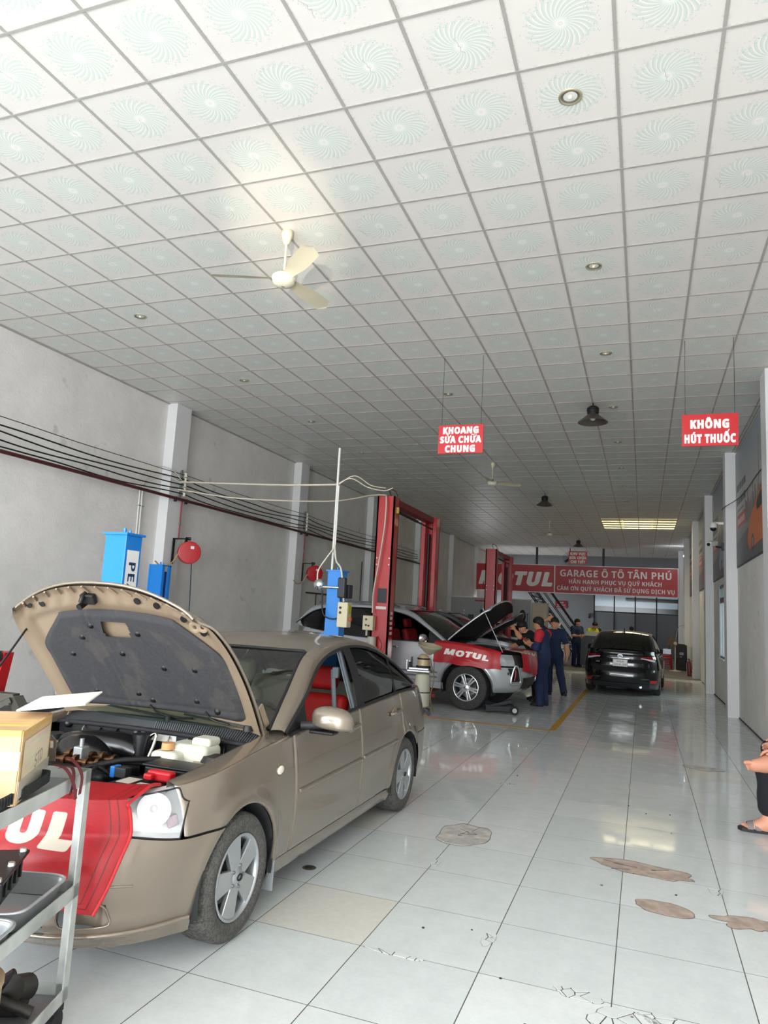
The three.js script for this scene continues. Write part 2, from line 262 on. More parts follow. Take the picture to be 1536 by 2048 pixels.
// ---------- lettering ----------
const HORN = { 'Ư': 'U', 'Ơ': 'O', 'Ử': 'U', 'Ữ': 'U', 'Ự': 'U' }, DOT = { 'Ạ': 'A', 'Ụ': 'U', 'Ị': 'I', 'Ự': 'U', 'Ệ': 'Ê' }, HOOK = { 'Ử': 'U' }, TILDE = { 'Ữ': 'U' }, ACUTE = { 'Ố': 'Ô', 'Ế': 'Ê' };
function vtext(g, text, cx, y, size, { font = 'sans-serif', weight = 0, squeeze = 1, color = '#fff', slant = 0, maxW = 1e9 } = {}) {   // capital letters with every Vietnamese mark, centred on cx
  g.save(); g.font = `bold ${size}px ${font}`; g.fillStyle = g.strokeStyle = color; g.lineJoin = 'round';
  const base = [...text].map((c) => ACUTE[c] ?? HOOK[c] ?? TILDE[c] ?? DOT[c] ?? HORN[c] ?? c), ws = base.map((c) => g.measureText(c).width + weight * 0.6), W = ws.reduce((a, b) => a + b, 0); squeeze = Math.min(squeeze, maxW / W);
  g.transform(squeeze, 0, -slant * squeeze, 1, cx - W * squeeze / 2, y);
  let x = 0; const s = size / 100;
  [...text].forEach((c, i) => {
    g.fillText(base[i], x, 0); if (weight) { g.lineWidth = weight; g.strokeText(base[i], x, 0); }
    const m = x + ws[i] / 2; g.lineWidth = 8 * s + weight * 0.5; g.lineCap = 'round';
    if (HORN[c]) { g.beginPath(); g.moveTo(x + ws[i] * 0.88, -66 * s); g.quadraticCurveTo(x + ws[i] * 1.06, -70 * s, x + ws[i] * 1.02, -86 * s); g.stroke(); }
    if (DOT[c]) { g.beginPath(); g.arc(m, 17 * s, 7 * s + weight * 0.3, 0, 7); g.fill(); }
    if (ACUTE[c]) { g.beginPath(); g.moveTo(m + 14 * s, -96 * s); g.lineTo(m + 27 * s, -112 * s); g.stroke(); }
    if (HOOK[c]) { g.lineWidth = 6 * s + weight * 0.3; g.beginPath(); g.arc(m, -95 * s, 8 * s, Math.PI, Math.PI * 2.4); g.lineTo(m, -80 * s); g.stroke(); }
    if (TILDE[c]) { g.lineWidth = 6 * s + weight * 0.3; g.beginPath(); g.moveTo(m - 18 * s, -84 * s); g.quadraticCurveTo(m - 9 * s, -99 * s, m, -90 * s); g.quadraticCurveTo(m + 9 * s, -81 * s, m + 18 * s, -96 * s); g.stroke(); }
    x += ws[i];
  });
  g.restore();
}
function heavyWord(g, cx, cy, h, color) {             // the slanted heavy word on the red cloths and the board, cap height h
  vtext(g, 'MOTUL', cx, cy + h / 2, h / 0.72, { weight: h * 0.13, squeeze: 1.12, slant: 0.2, color });
}
const leather = noiseTex(256, (u, v) => { const k = 0.5 + 0.5 * (fbm(u * 40, v * 40, 40, 3, 3) - 0.5); return [k, k, k]; }, false); leather.repeat.set(6, 6);
const clothMat = (draw, w = 1024, h = 512) => mat(0xffffff, 0.42, { map: canvasTex(w, h, (g) => { g.fillStyle = '#a8101b'; g.fillRect(0, 0, w, h); for (let i = 0; i < 240; i++) { g.fillStyle = `rgba(${rnd() < 0.5 ? 30 : 210},${20},${28},0.05)`; g.beginPath(); g.ellipse(rnd() * w, rnd() * h, rr(4, 60), rr(2, 20), rnd() * 3, 0, 7); g.fill(); } draw(g, w, h); }), bumpMap: leather, bumpScale: 0.0006 });

// ---------- wheels ----------
const tyreTex = noiseTex(256, (u, v) => { const a = fbm(u * 24, v * 24, 24, 2, 4), k = 0.17 + 0.10 * smooth(0.45, 0.7, a); return [k, k * 0.98, k * 0.95]; }); tyreTex.repeat.set(14, 1);
const dustyTyreTex = noiseTex(256, (u, v) => { const a = fbm(u * 24, v * 24, 24, 5, 4), k = 0.27 + 0.11 * smooth(0.35, 0.7, a); return [k, k * 0.98, k * 0.94]; }); dustyTyreTex.repeat.set(14, 1);
const treadBump = noiseTex(256, (u, v) => { const k = Math.abs(((u * 8 + 0.3 * Math.sin(v * 12)) % 1) - 0.5) < 0.1 ? 0 : 1; return [k, k, k]; }, false); treadBump.repeat.set(9, 1);
const tyreMat = mat(0xffffff, 0.85, { map: tyreTex }), dustyTyreMat = mat(0xffffff, 0.9, { map: dustyTyreTex }), treadMat = mat(0xffffff, 0.92, { map: dustyTyreTex, bumpMap: treadBump, bumpScale: 0.004 });
const alloy = mat(0xb9bdc0, 0.32, { metalness: 0.75 }), alloyBright = mat(0xdadde0, 0.2, { metalness: 0.9 }), discMat = mat(0x6d6a68, 0.4, { metalness: 0.8 });
function makeWheel(name, { r = 0.3, w = 0.2, rim = 0.2, kind = 'five', dusty = false }, parent) {      // axle along x, outer face towards +x
  const g = new THREE.Group(); g.name = name; parent.add(g); const h = w / 2;
  const ax = (q) => { q.rotateZ(-Math.PI / 2); return q; };
  obj('tread', ax(lathe([[r - 0.012, -h + 0.012], [r - 0.003, -h + 0.025], [r, -h * 0.5], [r - 0.007, -h * 0.46], [r - 0.007, -h * 0.4], [r, -h * 0.36], [r, -h * 0.06], [r - 0.007, -h * 0.03], [r - 0.007, h * 0.03], [r, h * 0.06], [r, h * 0.36], [r - 0.007, h * 0.4], [r - 0.007, h * 0.46], [r, h * 0.5], [r - 0.003, h - 0.025], [r - 0.012, h - 0.012]], 72)), dusty ? treadMat : tyreMat, g);
  const wall = (s) => [[rim + 0.002, s * (h - 0.012)], [rim + 0.012, s * h], [lerp(rim, r, 0.42), s * (h + 0.007)], [lerp(rim, r, 0.45), s * (h + 0.005)], [lerp(rim, r, 0.75), s * (h + 0.001)], [r - 0.022, s * (h - 0.006)], [r - 0.012, s * (h - 0.012)]];
  obj('sidewall', [ax(lathe(wall(1), 64)), ax(lathe(wall(-1), 64))], dusty ? dustyTyreMat : tyreMat, g);
  const rm = kind === 'six' ? alloyBright : alloy;
  obj('rim', ax(lathe([[rim + 0.003, h - 0.004], [rim - 0.006, h + 0.001], [rim - 0.012, h - 0.006], [rim - 0.022, h - 0.02], [rim - 0.03, 0], [rim - 0.025, -h + 0.01], [rim, -h + 0.004]], 64)), rm, g);
  obj('brake_disc', [ax(cyl(rim * 0.68, rim * 0.68, 0.02, 32, 0, -0.0, 0)), ax(cyl(rim * 0.3, rim * 0.3, 0.05, 20))], discMat, g);
  obj('brake_caliper', rot(box(0.05, rim * 0.35, rim * 0.5, 0, 0, 0, 0.01), 0.3, 0, 0, 0, rim * 0.25, -rim * 0.55), M.darkSteel, g);
  const n = kind === 'six' ? 6 : 5;
  for (let k = 0; k < n; k++) {
    const a = k / n * Math.PI * 2 + 0.3, gs = [];
    const spoke = (off, w0, w1) => { const s = extrude([[-w0 + off * 0.5, rim * 0.16], [w0 + off * 0.5, rim * 0.16], [w1 + off, rim - 0.016], [-w1 + off, rim - 0.016]], 0.018, 0.004); s.translate(0, 0, -0.009); s.rotateY(Math.PI / 2); s.rotateX(a); s.translate(h - 0.022, 0, 0); return s; };
    if (kind === 'six') gs.push(spoke(0.026, 0.012, 0.012), spoke(-0.026, 0.012, 0.012)); else gs.push(spoke(0, rim * 0.17, rim * 0.30));
    obj('spoke', gs, rm, g);
    const nut = ax(cyl(0.009, 0.009, 0.016, 8)); nut.translate(h - 0.008, Math.cos(a + 0.62) * rim * 0.26, Math.sin(a + 0.62) * rim * 0.26); obj('wheel_nut', nut, M.steel, g);
  }
  const hub = obj('hub_cap', [ax(lathe([[0.0, 0.014], [rim * 0.14, 0.012], [rim * 0.17, 0.004], [rim * 0.34, -0.004], [rim * 0.36, -0.02]], 32)).translate(h - 0.01, 0, 0)], rm, g);
  const ring = new THREE.TorusGeometry(0.02, 0.004, 6, 24); ring.scale(1, 0.75, 1); ring.rotateY(Math.PI / 2); ring.translate(h + 0.006, 0, 0); obj('emblem', ring, M.black, hub);
  const valve = rot(cyl(0.004, 0.004, 0.035, 6), 0, 0, -1.2, h - 0.02, Math.cos(1.2) * (rim - 0.03), Math.sin(1.2) * (rim - 0.03)); obj('valve', valve, M.black, g);
  return g;
}

// ---------- car bodies ----------
const paintOf = (c, o = {}) => phys(c, 0.27, { metalness: 0.45, clearcoat: 1, clearcoatRoughness: 0.06, ...o });
const glassClear = phys(0xdfe8e4, 0.02, { transmission: 1, thickness: 0, ior: 1.5 }), glassTint = phys(0x3b403e, 0.02, { transmission: 1, thickness: 0, ior: 1.5 }), glassScreen = phys(0xc5d2cc, 0.02, { transmission: 1, thickness: 0, ior: 1.5 });
const trimBlack = mat(0x151517, 0.55), seal = mat(0x5f656c, 0.6), linerMat = mat(0x2a2c2e, 0.9);
function bodyOf(s) {                                   // s: measures of one car; origin on the ground under the front axle, z forward, x to its left
  const n = s.n ?? 2.8, nr = s.nr ?? 3.2;
  const zf = table(s.nose), zr = table(s.tail), wy = table(s.section);
  const plan = (z, y) => { const F = zf(y), B = zr(y); let k = 1; if (z > s.zs) { const t = clamp((z - s.zs) / (F - s.zs)); k = Math.pow(Math.max(0, 1 - t ** n), 1 / n); } else if (z < s.zt) { const t = clamp((s.zt - z) / (s.zt - B)); k = Math.pow(Math.max(0, 1 - t ** nr), 1 / nr); } return k; };
  const flare = (z, y) => { let f = 0; for (const za of s.axles) { const d = Math.hypot(z - za, y - s.hub); f += (s.flare ?? 0.014) * Math.exp(-(((d - s.arch - 0.02) / 0.045) ** 2)); } return f; };
  const side = (z, y) => [s.w * wy(y) * plan(z, y) + flare(z, y) + (s.crease ? 0.006 * Math.exp(-(((y - s.crease(z)) / 0.02) ** 2)) : 0), y, z];
  const front = (a, y) => { const sn = Math.sin(a * Math.PI / 2), cs = Math.cos(a * Math.PI / 2); return [s.w * wy(y) * Math.pow(Math.max(cs, 0), 2 / n) + (a < 0.6 ? flare(s.zs + sn ** (2 / n) * (zf(y) - s.zs), y) : 0), y, s.zs + sn ** (2 / n) * (zf(y) - s.zs)]; };
  const back = (a, y) => { const sn = Math.sin(a * Math.PI / 2), cs = Math.cos(a * Math.PI / 2); return [s.w * wy(y) * Math.pow(Math.max(cs, 0), 2 / nr) + (a < 0.6 ? flare(s.zt - sn ** (2 / nr) * (s.zt - zr(y)), y) : 0), y, s.zt - sn ** (2 / nr) * (s.zt - zr(y))]; };
  const aF = (z, y) => Math.asin(clamp((z - s.zs) / (zf(y) - s.zs)) ** (n / 2)) / (Math.PI / 2);
  const aB = (z, y) => Math.asin(clamp((s.zt - z) / (s.zt - zr(y))) ** (nr / 2)) / (Math.PI / 2);
  const archAt = (z, za) => { const d = Math.abs(z - za); return d < s.arch ? s.hub + Math.sqrt(s.arch ** 2 - d * d) : -1; };
  const archZ = (y, za, dir) => { const d = Math.abs(y - s.hub); return za + dir * (d < s.arch ? Math.sqrt(s.arch ** 2 - d * d) : 0); };
  // a side panel between z0 and z1, from lower(z) to upper(z); its rim is turned in to leave a joint
  const panel = (z0, z1, lower, upper, nz = 26, ny = 16) => {
    const us = [0, 0.006, 0.016, ...range(0.04, 0.96, nz), 0.984, 0.994, 1], vs = [0, 0.01, 0.03, ...range(0.06, 0.94, ny), 0.97, 0.99, 1], g = 0.0035;
    return patch((u, v) => { const z = lerp(z0 + g, z1 - g, u), lo = lower(z), p = side(z, lerp(lo, upper(z), v)); const e = Math.min(u, 1 - u) < 0.005 || v < 0.005 || v > 0.995 ? 0.012 : Math.min(u, 1 - u) < 0.01 || v < 0.02 || v > 0.98 ? 0.002 : 0; p[0] -= e; return p; }, us, vs);
  };
  return { s, side, front, back, aF, aB, archAt, archZ, panel, zf, zr, wy, plan };
}
function twoSides(name, g, m, parent) { if (Array.isArray(g)) g = merge(g); const a = obj(name, g, m, parent), b = obj(name, mirrorX(g), m, parent); return [a, b]; }
function addWheels(B, root, o) {
  const s = B.s; for (const za of s.axles) for (const sx of [1, -1]) { const w = makeWheel('wheel', o, root); w.position.set(sx * (s.w - o.w / 2 - 0.012), o.r, za); if (sx < 0) w.rotation.y = Math.PI; if (za === 0 && s.steer) w.rotation.y += s.steer; }
  for (const za of s.axles) {                          // wheel wells
    const g = patch((a, v) => [lerp(s.w - 0.012, s.w - 0.3, v), s.hub + Math.sin(a) * (s.arch + 0.004), za + Math.cos(a) * (s.arch + 0.004)], range(-0.25, Math.PI + 0.25, 28), [0, 0.1, 1]);
    const disc = patch((a, v) => [s.w - 0.3, s.hub + Math.sin(a) * (s.arch + 0.004) * v, za + Math.cos(a) * (s.arch + 0.004) * v], range(-0.25, Math.PI + 0.25, 28), [0, 1]);
    twoSides('wheel_well', [g, disc], linerMat, root);
  }
}
// roof, pillars and glass from two curves along each side: the top of the side windows and the edge of the roof
function addGreenhouse(B, root, pm, c) {
  const top = curve(c.windowTop), edge = curve(c.roofEdge), N = 40;
  const rail = patch((t, v) => { const a = top(t), b = edge(t), k = Math.sin(v * Math.PI) * 0.018; return [lerp(a[0], b[0], v) + k, lerp(a[1], b[1], v) + k * 0.6, lerp(a[2], b[2], v)]; }, range(0, 1, N), range(0, 1, 6));
  twoSides('roof_rail', rail, pm, root);
  const cross = (t, s, bulge, dz) => { const e = edge(t), k = 1 - s * s; return [e[0] * s, e[1] + bulge * k, e[2] + dz * k]; };
  const roof = patch((t, s) => cross(t, s, c.crown * smooth(c.t0 - 0.001, c.t0 + 0.12, t) * 1, 0.04 * (1 - smooth(c.t0, c.t0 + 0.15, t)) - 0.02 * smooth(c.t1 - 0.15, c.t1, t)), range(c.t0, c.t1, 20), range(-1, 1, 20));
  obj('roof', roof, pm, root);
  const ws = patch((t, s) => { const u = t / c.t0, k = 1 - s * s; return cross(t, s, c.crown * smooth(0.9, 1, u) * 0 , lerp(c.bow, 0.04, u)); }, range(0, c.t0, 12), range(-1, 1, 16));
  obj('windscreen', ws, c.screenGlass ?? glassScreen, root);
  const rg = patch((t, s) => { const u = (t - c.t1) / (1 - c.t1); return cross(t, s, c.crown * (1 - u) * 0.9, lerp(-0.02, -(c.bowRear ?? 0.12), u)); }, range(c.t1, 1, 12), range(-1, 1, 16));
  obj('rear_window', rg, c.rearGlass ?? glassTint, root);
  // black ceramic edge of the windscreen and the drip moulding over the doors
  obj('screen_seal', tube([...range(0, c.t0, 10).map((t) => cross(t, 0.985, 0.003, lerp(c.bow, 0.04, t / c.t0) + 0.004)), ...range(0.97, -0.97, 12).map((q) => cross(c.t0, q, 0.003, 0.045)), ...range(c.t0, 0, 10).map((t) => cross(t, -0.985, 0.003, lerp(c.bow, 0.04, t / c.t0) + 0.004))], 0.011, 60, 6), trimBlack, root);
  const drip = tube(range(0, 1, 24).map((t) => { const p = top(t); return [p[0] + 0.004, p[1] - 0.004, p[2]]; }), 0.011, 60, 6); twoSides('window_frame', drip, trimBlack, root);
  return { top, edge, cross };
}
function sideGlass(G, belt, t0, t1, inset = 0.012, n = 14) {   // glass between the window top curve and the belt line
  return patch((t, v) => { const a = G.top(t), b = belt(a[2]); return [lerp(a[0], b[0], v) - inset + 0.02 * Math.sin(v * Math.PI), lerp(a[1], b[1], v), a[2]]; }, range(t0, t1, n), range(0, 1, 6));
}
function seatG(x, y, z, w = 0.5) {
  return [box(w, 0.16, 0.5, x, y + 0.08, z, 0.06), rot(box(w, 0.6, 0.14, 0, 0.3, 0, 0.06), -0.28, 0, 0, x, y + 0.12, z - 0.24), rot(box(w * 0.55, 0.18, 0.1, 0, 0.72, 0, 0.045), -0.28, 0, 0, x, y + 0.12, z - 0.24)];
}
function steeringWheel(parent, x, y, z) {
  const t = new THREE.TorusGeometry(0.18, 0.015, 10, 36), s = [t, rodG([-0.17, 0, 0], [0.17, 0, 0], 0.012), rodG([0, 0, 0], [0, -0.17, 0], 0.012), cyl(0.05, 0.05, 0.04, 16).rotateX(Math.PI / 2)];
  const g = merge(s); g.rotateX(0.5); g.translate(x, y, z); return obj('steering_wheel', g, M.black, parent);
}
// ---------- the champagne sedan with its bonnet up ----------
const champagne = paintOf(0x887c6e, { metalness: 0.5 }), champagneIn = mat(0x9c8a74, 0.45, { metalness: 0.25 });
const sedan = thing('sedan', 'champagne four-door sedan with open bonnet, nearest car in the garage', 'car', [-2.72, 0, -3.3]);
const SB = bodyOf({
  w: 0.845, zs: 0.02, zt: -2.85, axles: [0, -2.63], hub: 0.30, arch: 0.345, n: 2.7, nr: 3.2,
  nose: [[0.17, 0.74], [0.22, 0.80], [0.27, 0.86], [0.33, 0.865], [0.45, 0.88], [0.55, 0.865], [0.62, 0.82], [0.72, 0.74], [0.85, 0.60]],
  tail: [[0.2, -3.5], [0.3, -3.6], [0.55, -3.62], [0.7, -3.57], [0.9, -3.5], [1.02, -3.42]],
  section: [[0.15, 0.93], [0.22, 0.955], [0.35, 0.985], [0.55, 1.0], [0.7, 0.99], [0.85, 0.965], [0.95, 0.94], [1.02, 0.9]],
});
{
  const s = SB.s, belt = table([[-3.5, 0.97], [-2.6, 0.985], [-1.6, 0.955], [-0.6, 0.92], [0, 0.87], [0.35, 0.82], [0.62, 0.775]]);
  const sill = 0.255, seam = () => 0.592;
  const fLow = (z) => { const a = SB.archAt(z, 0); if (z > 0.19) return seam(z); return a > 0 ? Math.max(a, sill) : sill; };
  twoSides('front_fender', SB.panel(-0.56, 0.43, fLow, (z) => belt(z), 60, 16), champagne, sedan);
  // top of the fender, turned in to the bonnet opening
  const ftop = patch((z, v) => { const p = SB.side(z, belt(z)); return [lerp(p[0] - 0.001, 0.70 - 0.05 * smooth(0.1, 0.6, z), v), p[1] + 0.014 * Math.sin(v * 1.7) - 0.05 * (v > 0.99 ? 1 : 0), z]; }, range(-0.56, 0.43, 24), [0, 0.15, 0.3, 0.5, 0.7, 0.85, 0.97, 1]);
  twoSides('fender_top', ftop, champagne, sedan);
  const dLow = () => sill, rLow = (z) => Math.max(sill, SB.archAt(z, -2.63));
  const dents = (z) => belt(z) - 0.008;
  const [fdL, fdR] = twoSides('front_door', SB.panel(-1.60, -0.56, dLow, dents, 40, 20), champagne, sedan);
  const [rdL, rdR] = twoSides('rear_door', SB.panel(-2.53, -1.60, rLow, dents, 44, 20), champagne, sedan);
  const qLow = (z) => { const a = SB.archAt(z, -2.63); return z < -2.93 ? 0.60 : Math.max(a, 0.3); };
  twoSides('rear_quarter', SB.panel(-3.3, -2.53, qLow, (z) => belt(z), 44, 18), champagne, sedan);
  for (const [door, side, z0, z1, zh] of [[fdL, 1, -1.58, -0.6, -1.42], [fdR, -1, -1.58, -0.6, -1.42], [rdL, 1, -2.36, -1.62, -2.34], [rdR, -1, -2.36, -1.62, -2.34]]) {
    const m = patch((u, v) => { const z = lerp(z0, z1, u), y = 0.575 + 0.025 * v + 0.03 * (-z - 0.6) / 1.8, p = SB.side(z, y); return [side * (p[0] + (v === 0 || v === 1 || u === 0 || u === 1 ? 0.001 : 0.011)), y, z]; }, [0, 0.004, ...range(0.02, 0.98, 20), 0.996, 1], [0, 0.12, 0.5, 0.88, 1]);
    obj('side_moulding', m, champagne, door);
    const hx = SB.side(zh, 0.84)[0], hg = [tube([[side * (hx + 0.002), 0.83, zh + 0.11], [side * (hx + 0.032), 0.838, zh + 0.08], [side * (hx + 0.036), 0.843, zh], [side * (hx + 0.03), 0.846, zh - 0.08], [side * (hx + 0.002), 0.847, zh - 0.11]], 0.014, 20, 8)];
    obj('door_handle', hg, champagne, door);
    const cup = new THREE.SphereGeometry(0.055, 16, 10); cup.scale(0.14, 0.75, 1.2); cup.translate(side * (hx + 0.001), 0.835, zh + 0.01); obj('handle_recess', cup, champagneIn, door);
  }
  // sill under the doors
  twoSides('sill', patch((z, v) => { const p = SB.side(z, lerp(0.16, sill - 0.006, v)); return [p[0] - 0.012 + 0.01 * Math.sin(v * 3.1), p[1], z]; }, range(-2.29, -0.33, 30), range(0, 1, 6)), champagne, sedan);
  // inner shell that closes the joints
  const inner = (z0, z1, lo, hi) => patch((z, v) => { const p = SB.side(z, lerp(lo(z), hi(z), v)); return [p[0] - 0.02, p[1], z]; }, range(z0, z1, 50), range(0, 1, 6));
  twoSides('inner_shell', [inner(-3.2, -2.25, (z) => Math.max(0.35, SB.archAt(z, -2.63) + 0.004), belt), inner(-2.3, -0.33, () => 0.2, (z) => belt(z) - 0.02), inner(-0.36, 0.40, (z) => Math.max(0.45, SB.archAt(z, 0) + 0.004), (z) => belt(z) - 0.02)], trimBlack, sedan);
  // front bumper: one skin round the nose with openings for the intakes and the lamp recesses
  const yTop = (a) => lerp(0.585, 0.63, smooth(0.2, 0.6, a));
  const bumpPt = (u, v) => { const y = lerp(0.165, 0.6, v), a0 = SB.aF(Math.max(SB.archZ(y, 0, 1), y > 0.5 ? 0.19 : 0.2), y), uu = Math.abs(u), a = 1 - (1 - a0) * uu, yy = v > 0.97 ? yTop(a) : y, p = SB.front(a, yy); let o = 0; if (y < 0.245) o = 0.012; return [Math.sign(u || 1) * p[0] * 1, yy, p[2] + o * a]; };
  const hole = (u, v) => { const x = Math.abs(u), y = lerp(0.165, 0.6, v); return (x < 0.30 && ((y > 0.245 && y < 0.325) || (y > 0.345 && y < 0.43))) || (x > 0.36 && x < 0.57 && y > 0.285 && y < 0.395 - 0.25 * Math.max(0, x - 0.47)); };
  const bus = range(-1, 1, 100), bvs = range(0, 1, 44);
  const bump = obj('front_bumper', patch(bumpPt, bus, bvs, hole), champagne, sedan);
  const recess = (u0, u1, y0, y1, dep) => patch((u, v) => { const p = bumpPt(u, (v - 0.165) / 0.435), k = dep; return [p[0] * (1 - k * 0.35), p[1], p[2] - k]; }, range(u0, u1, 10), range(y0, y1, 5));
  obj('intake', [recess(-0.32, 0.32, 0.235, 0.335, 0.07), recess(-0.32, 0.32, 0.335, 0.44, 0.07)], M.black, bump);
  for (const sx of [1, -1]) {
    const inn = patch((u, v) => { const p = bumpPt(sx * u, (v - 0.165) / 0.435), k = 0.05 * smooth(0.57, 0.42, u); return [p[0] - sx * 0.004, p[1], p[2] - 0.004 - k]; }, range(0.355, 0.575, 12), range(0.278, 0.40, 6));
    obj('lamp_recess', inn, champagne, bump);
    obj('recess_rim', tube([[0.575, 0.285], [0.37, 0.287], [0.365, 0.39], [0.46, 0.395], [0.54, 0.37], [0.575, 0.33]].map(([u, y]) => { const p = bumpPt(sx * u, (y - 0.165) / 0.435); return [p[0] + sx * 0.002, p[1], p[2] + 0.002]; }), 0.0055, 40, 6, true), champagne, bump);
  }
  obj('lip', tube(range(-0.98, 0.98, 30).map((u) => { const p = bumpPt(u, 0.17); return [p[0] * 1.004, p[1], p[2] + 0.004]; }), 0.012, 80, 6), champagne, bump);
  obj('crease', tube(range(0.34, 0.66, 8).map((u) => { const p = bumpPt(u, 0.62); return [p[0], p[1] + 0.01 * Math.sin((u - 0.34) * 9), p[2] - 0.001]; }), 0.006, 20, 6), champagne, bump);
  // upper nose between the lamps with the grille (mostly under the red cover)
  obj('grille', [box(0.86, 0.11, 0.03, 0, 0.675, 0.735, 0.01), box(0.9, 0.02, 0.04, 0, 0.735, 0.73, 0.008), ...range(-0.4, 0.4, 10).map((x) => box(0.008, 0.1, 0.02, x, 0.675, 0.752))], M.darkSteel, sedan);
  obj('radiator_panel', [box(0.96, 0.05, 0.14, 0, 0.755, 0.60, 0.015), box(1.1, 0.33, 0.03, 0, 0.56, 0.50)], champagneIn, sedan);
  const lampSilver = mat(0xf2f4f5, 0.2, { metalness: 0.12 });
  // head lamps: bowl, chrome reflectors, bulb shields and a clear lens
  for (const sx of [1, -1]) {
    const lamp = new THREE.Group(); lamp.name = 'head_lamp'; sedan.add(lamp);
    const low = (a) => yTop(a) + 0.006, hi = (a) => { const p = SB.front(a, 0.74); return lerp(0.80, 0.755, smooth(0.3, 0.75, a)) - 0.06 * smooth(0.36, 0.30, a); };
    const a0 = 0.285, a1 = 0.72, sk = (d) => (u, v) => { const a = lerp(a0, a1, u), e = 1 - 0.06 * Math.exp(-u * 14), p = SB.front(a, lerp(low(a), hi(a) , v)), k = d + 0.012 * Math.sin(v * Math.PI) * Math.sin(u * Math.PI); return [sx * (p[0] + k * 0.6), p[1], p[2] + k * 0.8]; };
    obj('bowl', patch(sk(-0.085), range(0, 1, 14), range(0, 1, 8)), lampSilver, lamp);
    obj('housing', [patch((u, k) => sk(-0.085 * k)(u, 0), range(0, 1, 14), range(0, 1, 3)), patch((u, k) => sk(-0.085 * k)(u, 1), range(0, 1, 14), range(0, 1, 3)), patch((v, k) => sk(-0.085 * k)(0, v), range(0, 1, 6), range(0, 1, 3)), patch((v, k) => sk(-0.085 * k)(1, v), range(0, 1, 6), range(0, 1, 3))], lampSilver, lamp);
    for (const [u, v, q] of [[0.34, 0.56, 0.075], [0.72, 0.5, 0.07]]) {
      const c = sk(-0.07)(u, v), dish = lathe([[0.012, -0.03], [q * 0.5, -0.02], [q * 0.85, 0.005], [q, 0.03]], 28); dish.rotateX(Math.PI / 2); dish.rotateY(sx * 0.45); dish.translate(c[0], c[1], c[2]); obj('reflector', dish, lampSilver, lamp);
      const bulb = new THREE.SphereGeometry(0.016, 12, 8); bulb.translate(c[0], c[1], c[2] + 0.012); obj('bulb', bulb, mat(0xd8d8d4, 0.2), lamp);
    }
    const side = sk(-0.05)(0.12, 0.32); obj('side_reflector', rot(box(0.05, 0.05, 0.02, 0, 0, 0, 0.006), 0, sx * 0.9, 0.3, ...side), mat(0xb9a9b0, 0.25, { metalness: 0.4 }), lamp);
    obj('lens', patch(sk(0.002), range(0, 1, 18), range(0, 1, 10)), phys(0xffffff, 0.01, { transmission: 1, thickness: 0, ior: 1.5 }), lamp);
    obj('lens_edge', tube([...range(0, 1, 12).map((u) => sk(0.002)(u, 0)), ...range(0, 1, 6).map((v) => sk(0.002)(1, v)), ...range(1, 0, 12).map((u) => sk(0.002)(u, 1)), ...range(1, 0, 6).map((v) => sk(0.002)(0, v))], 0.004, 90, 5, true), trimBlack, lamp);
  }
  // cowl, greenhouse
  const G = addGreenhouse(SB, sedan, champagne, {
    windowTop: [[0.795, 0.925, -0.46], [0.745, 1.10, -0.80], [0.68, 1.265, -1.10], [0.64, 1.352, -1.45], [0.63, 1.372, -1.85], [0.645, 1.33, -2.22], [0.69, 1.21, -2.60], [0.755, 1.02, -2.98]],
    roofEdge: [[0.735, 0.945, -0.40], [0.675, 1.14, -0.70], [0.60, 1.335, -1.05], [0.565, 1.40, -1.45], [0.555, 1.415, -1.85], [0.565, 1.385, -2.22], [0.60, 1.26, -2.62], [0.66, 1.02, -3.08]],
    t0: 0.305, t1: 0.72, crown: 0.045, bow: 0.16, bowRear: 0.13,
  });
  const beltPt = (z) => { const y = belt(z) - 0.01, p = SB.side(Math.min(z, -0.45), y); return [p[0] - 0.014, y, z]; };
  const pillarB = patch((t, v) => { const a = G.top(t), b = beltPt(a[2] - 0.015); return [lerp(a[0], b[0], v) + 0.004 + 0.02 * Math.sin(v * Math.PI), lerp(a[1], b[1], v), lerp(a[2], b[2] , v)]; }, range(0.475, 0.525, 4), range(0, 1, 8)); twoSides('b_pillar', pillarB, trimBlack, sedan);
  twoSides('belt_moulding', tube(range(-2.95, -0.5, 24).map((z) => { const p = beltPt(z); return [p[0] + 0.012, p[1] + 0.006, z]; }), 0.011, 60, 6), trimBlack, sedan);
  const rg = sideGlass(G, beltPt, 0.525, 0.80), qg = sideGlass(G, beltPt, 0.815, 0.985);
  twoSides('rear_side_window', rg, glassTint, sedan); twoSides('quarter_window', qg, glassTint, sedan);
  obj('front_side_window', mirrorX(sideGlass(G, beltPt, 0.10, 0.475)), glassClear, sedan);
  const corner = patch((t, v) => { const a = G.top(t), b = beltPt(a[2]); return [lerp(a[0], b[0], v) + 0.002, lerp(a[1], b[1], v), a[2]]; }, range(0.0, 0.13, 5), range(0, 1, 4)); twoSides('corner_trim', corner, trimBlack, sedan);
  twoSides('quarter_bar', [patch((t, v) => { const a = G.top(t), b = beltPt(a[2]); return [lerp(a[0], b[0], v) + 0.003, lerp(a[1], b[1], v), a[2]]; }, [0.798, 0.816], range(0, 1, 4))], trimBlack, sedan);
  // grey window seal of the open driver's window and the seat belt
  obj('window_seal', tube(range(0.13, 0.475, 14).map((t) => { const p = G.top(t); return [p[0] - 0.022, p[1] - 0.022, p[2]]; }).concat(range(0.1, 1, 6).map((v) => { const a = G.top(0.472), b = beltPt(a[2]); return [lerp(a[0], b[0], v) - 0.02, lerp(a[1], b[1], v), a[2]]; })), 0.013, 50, 6), seal, sedan);
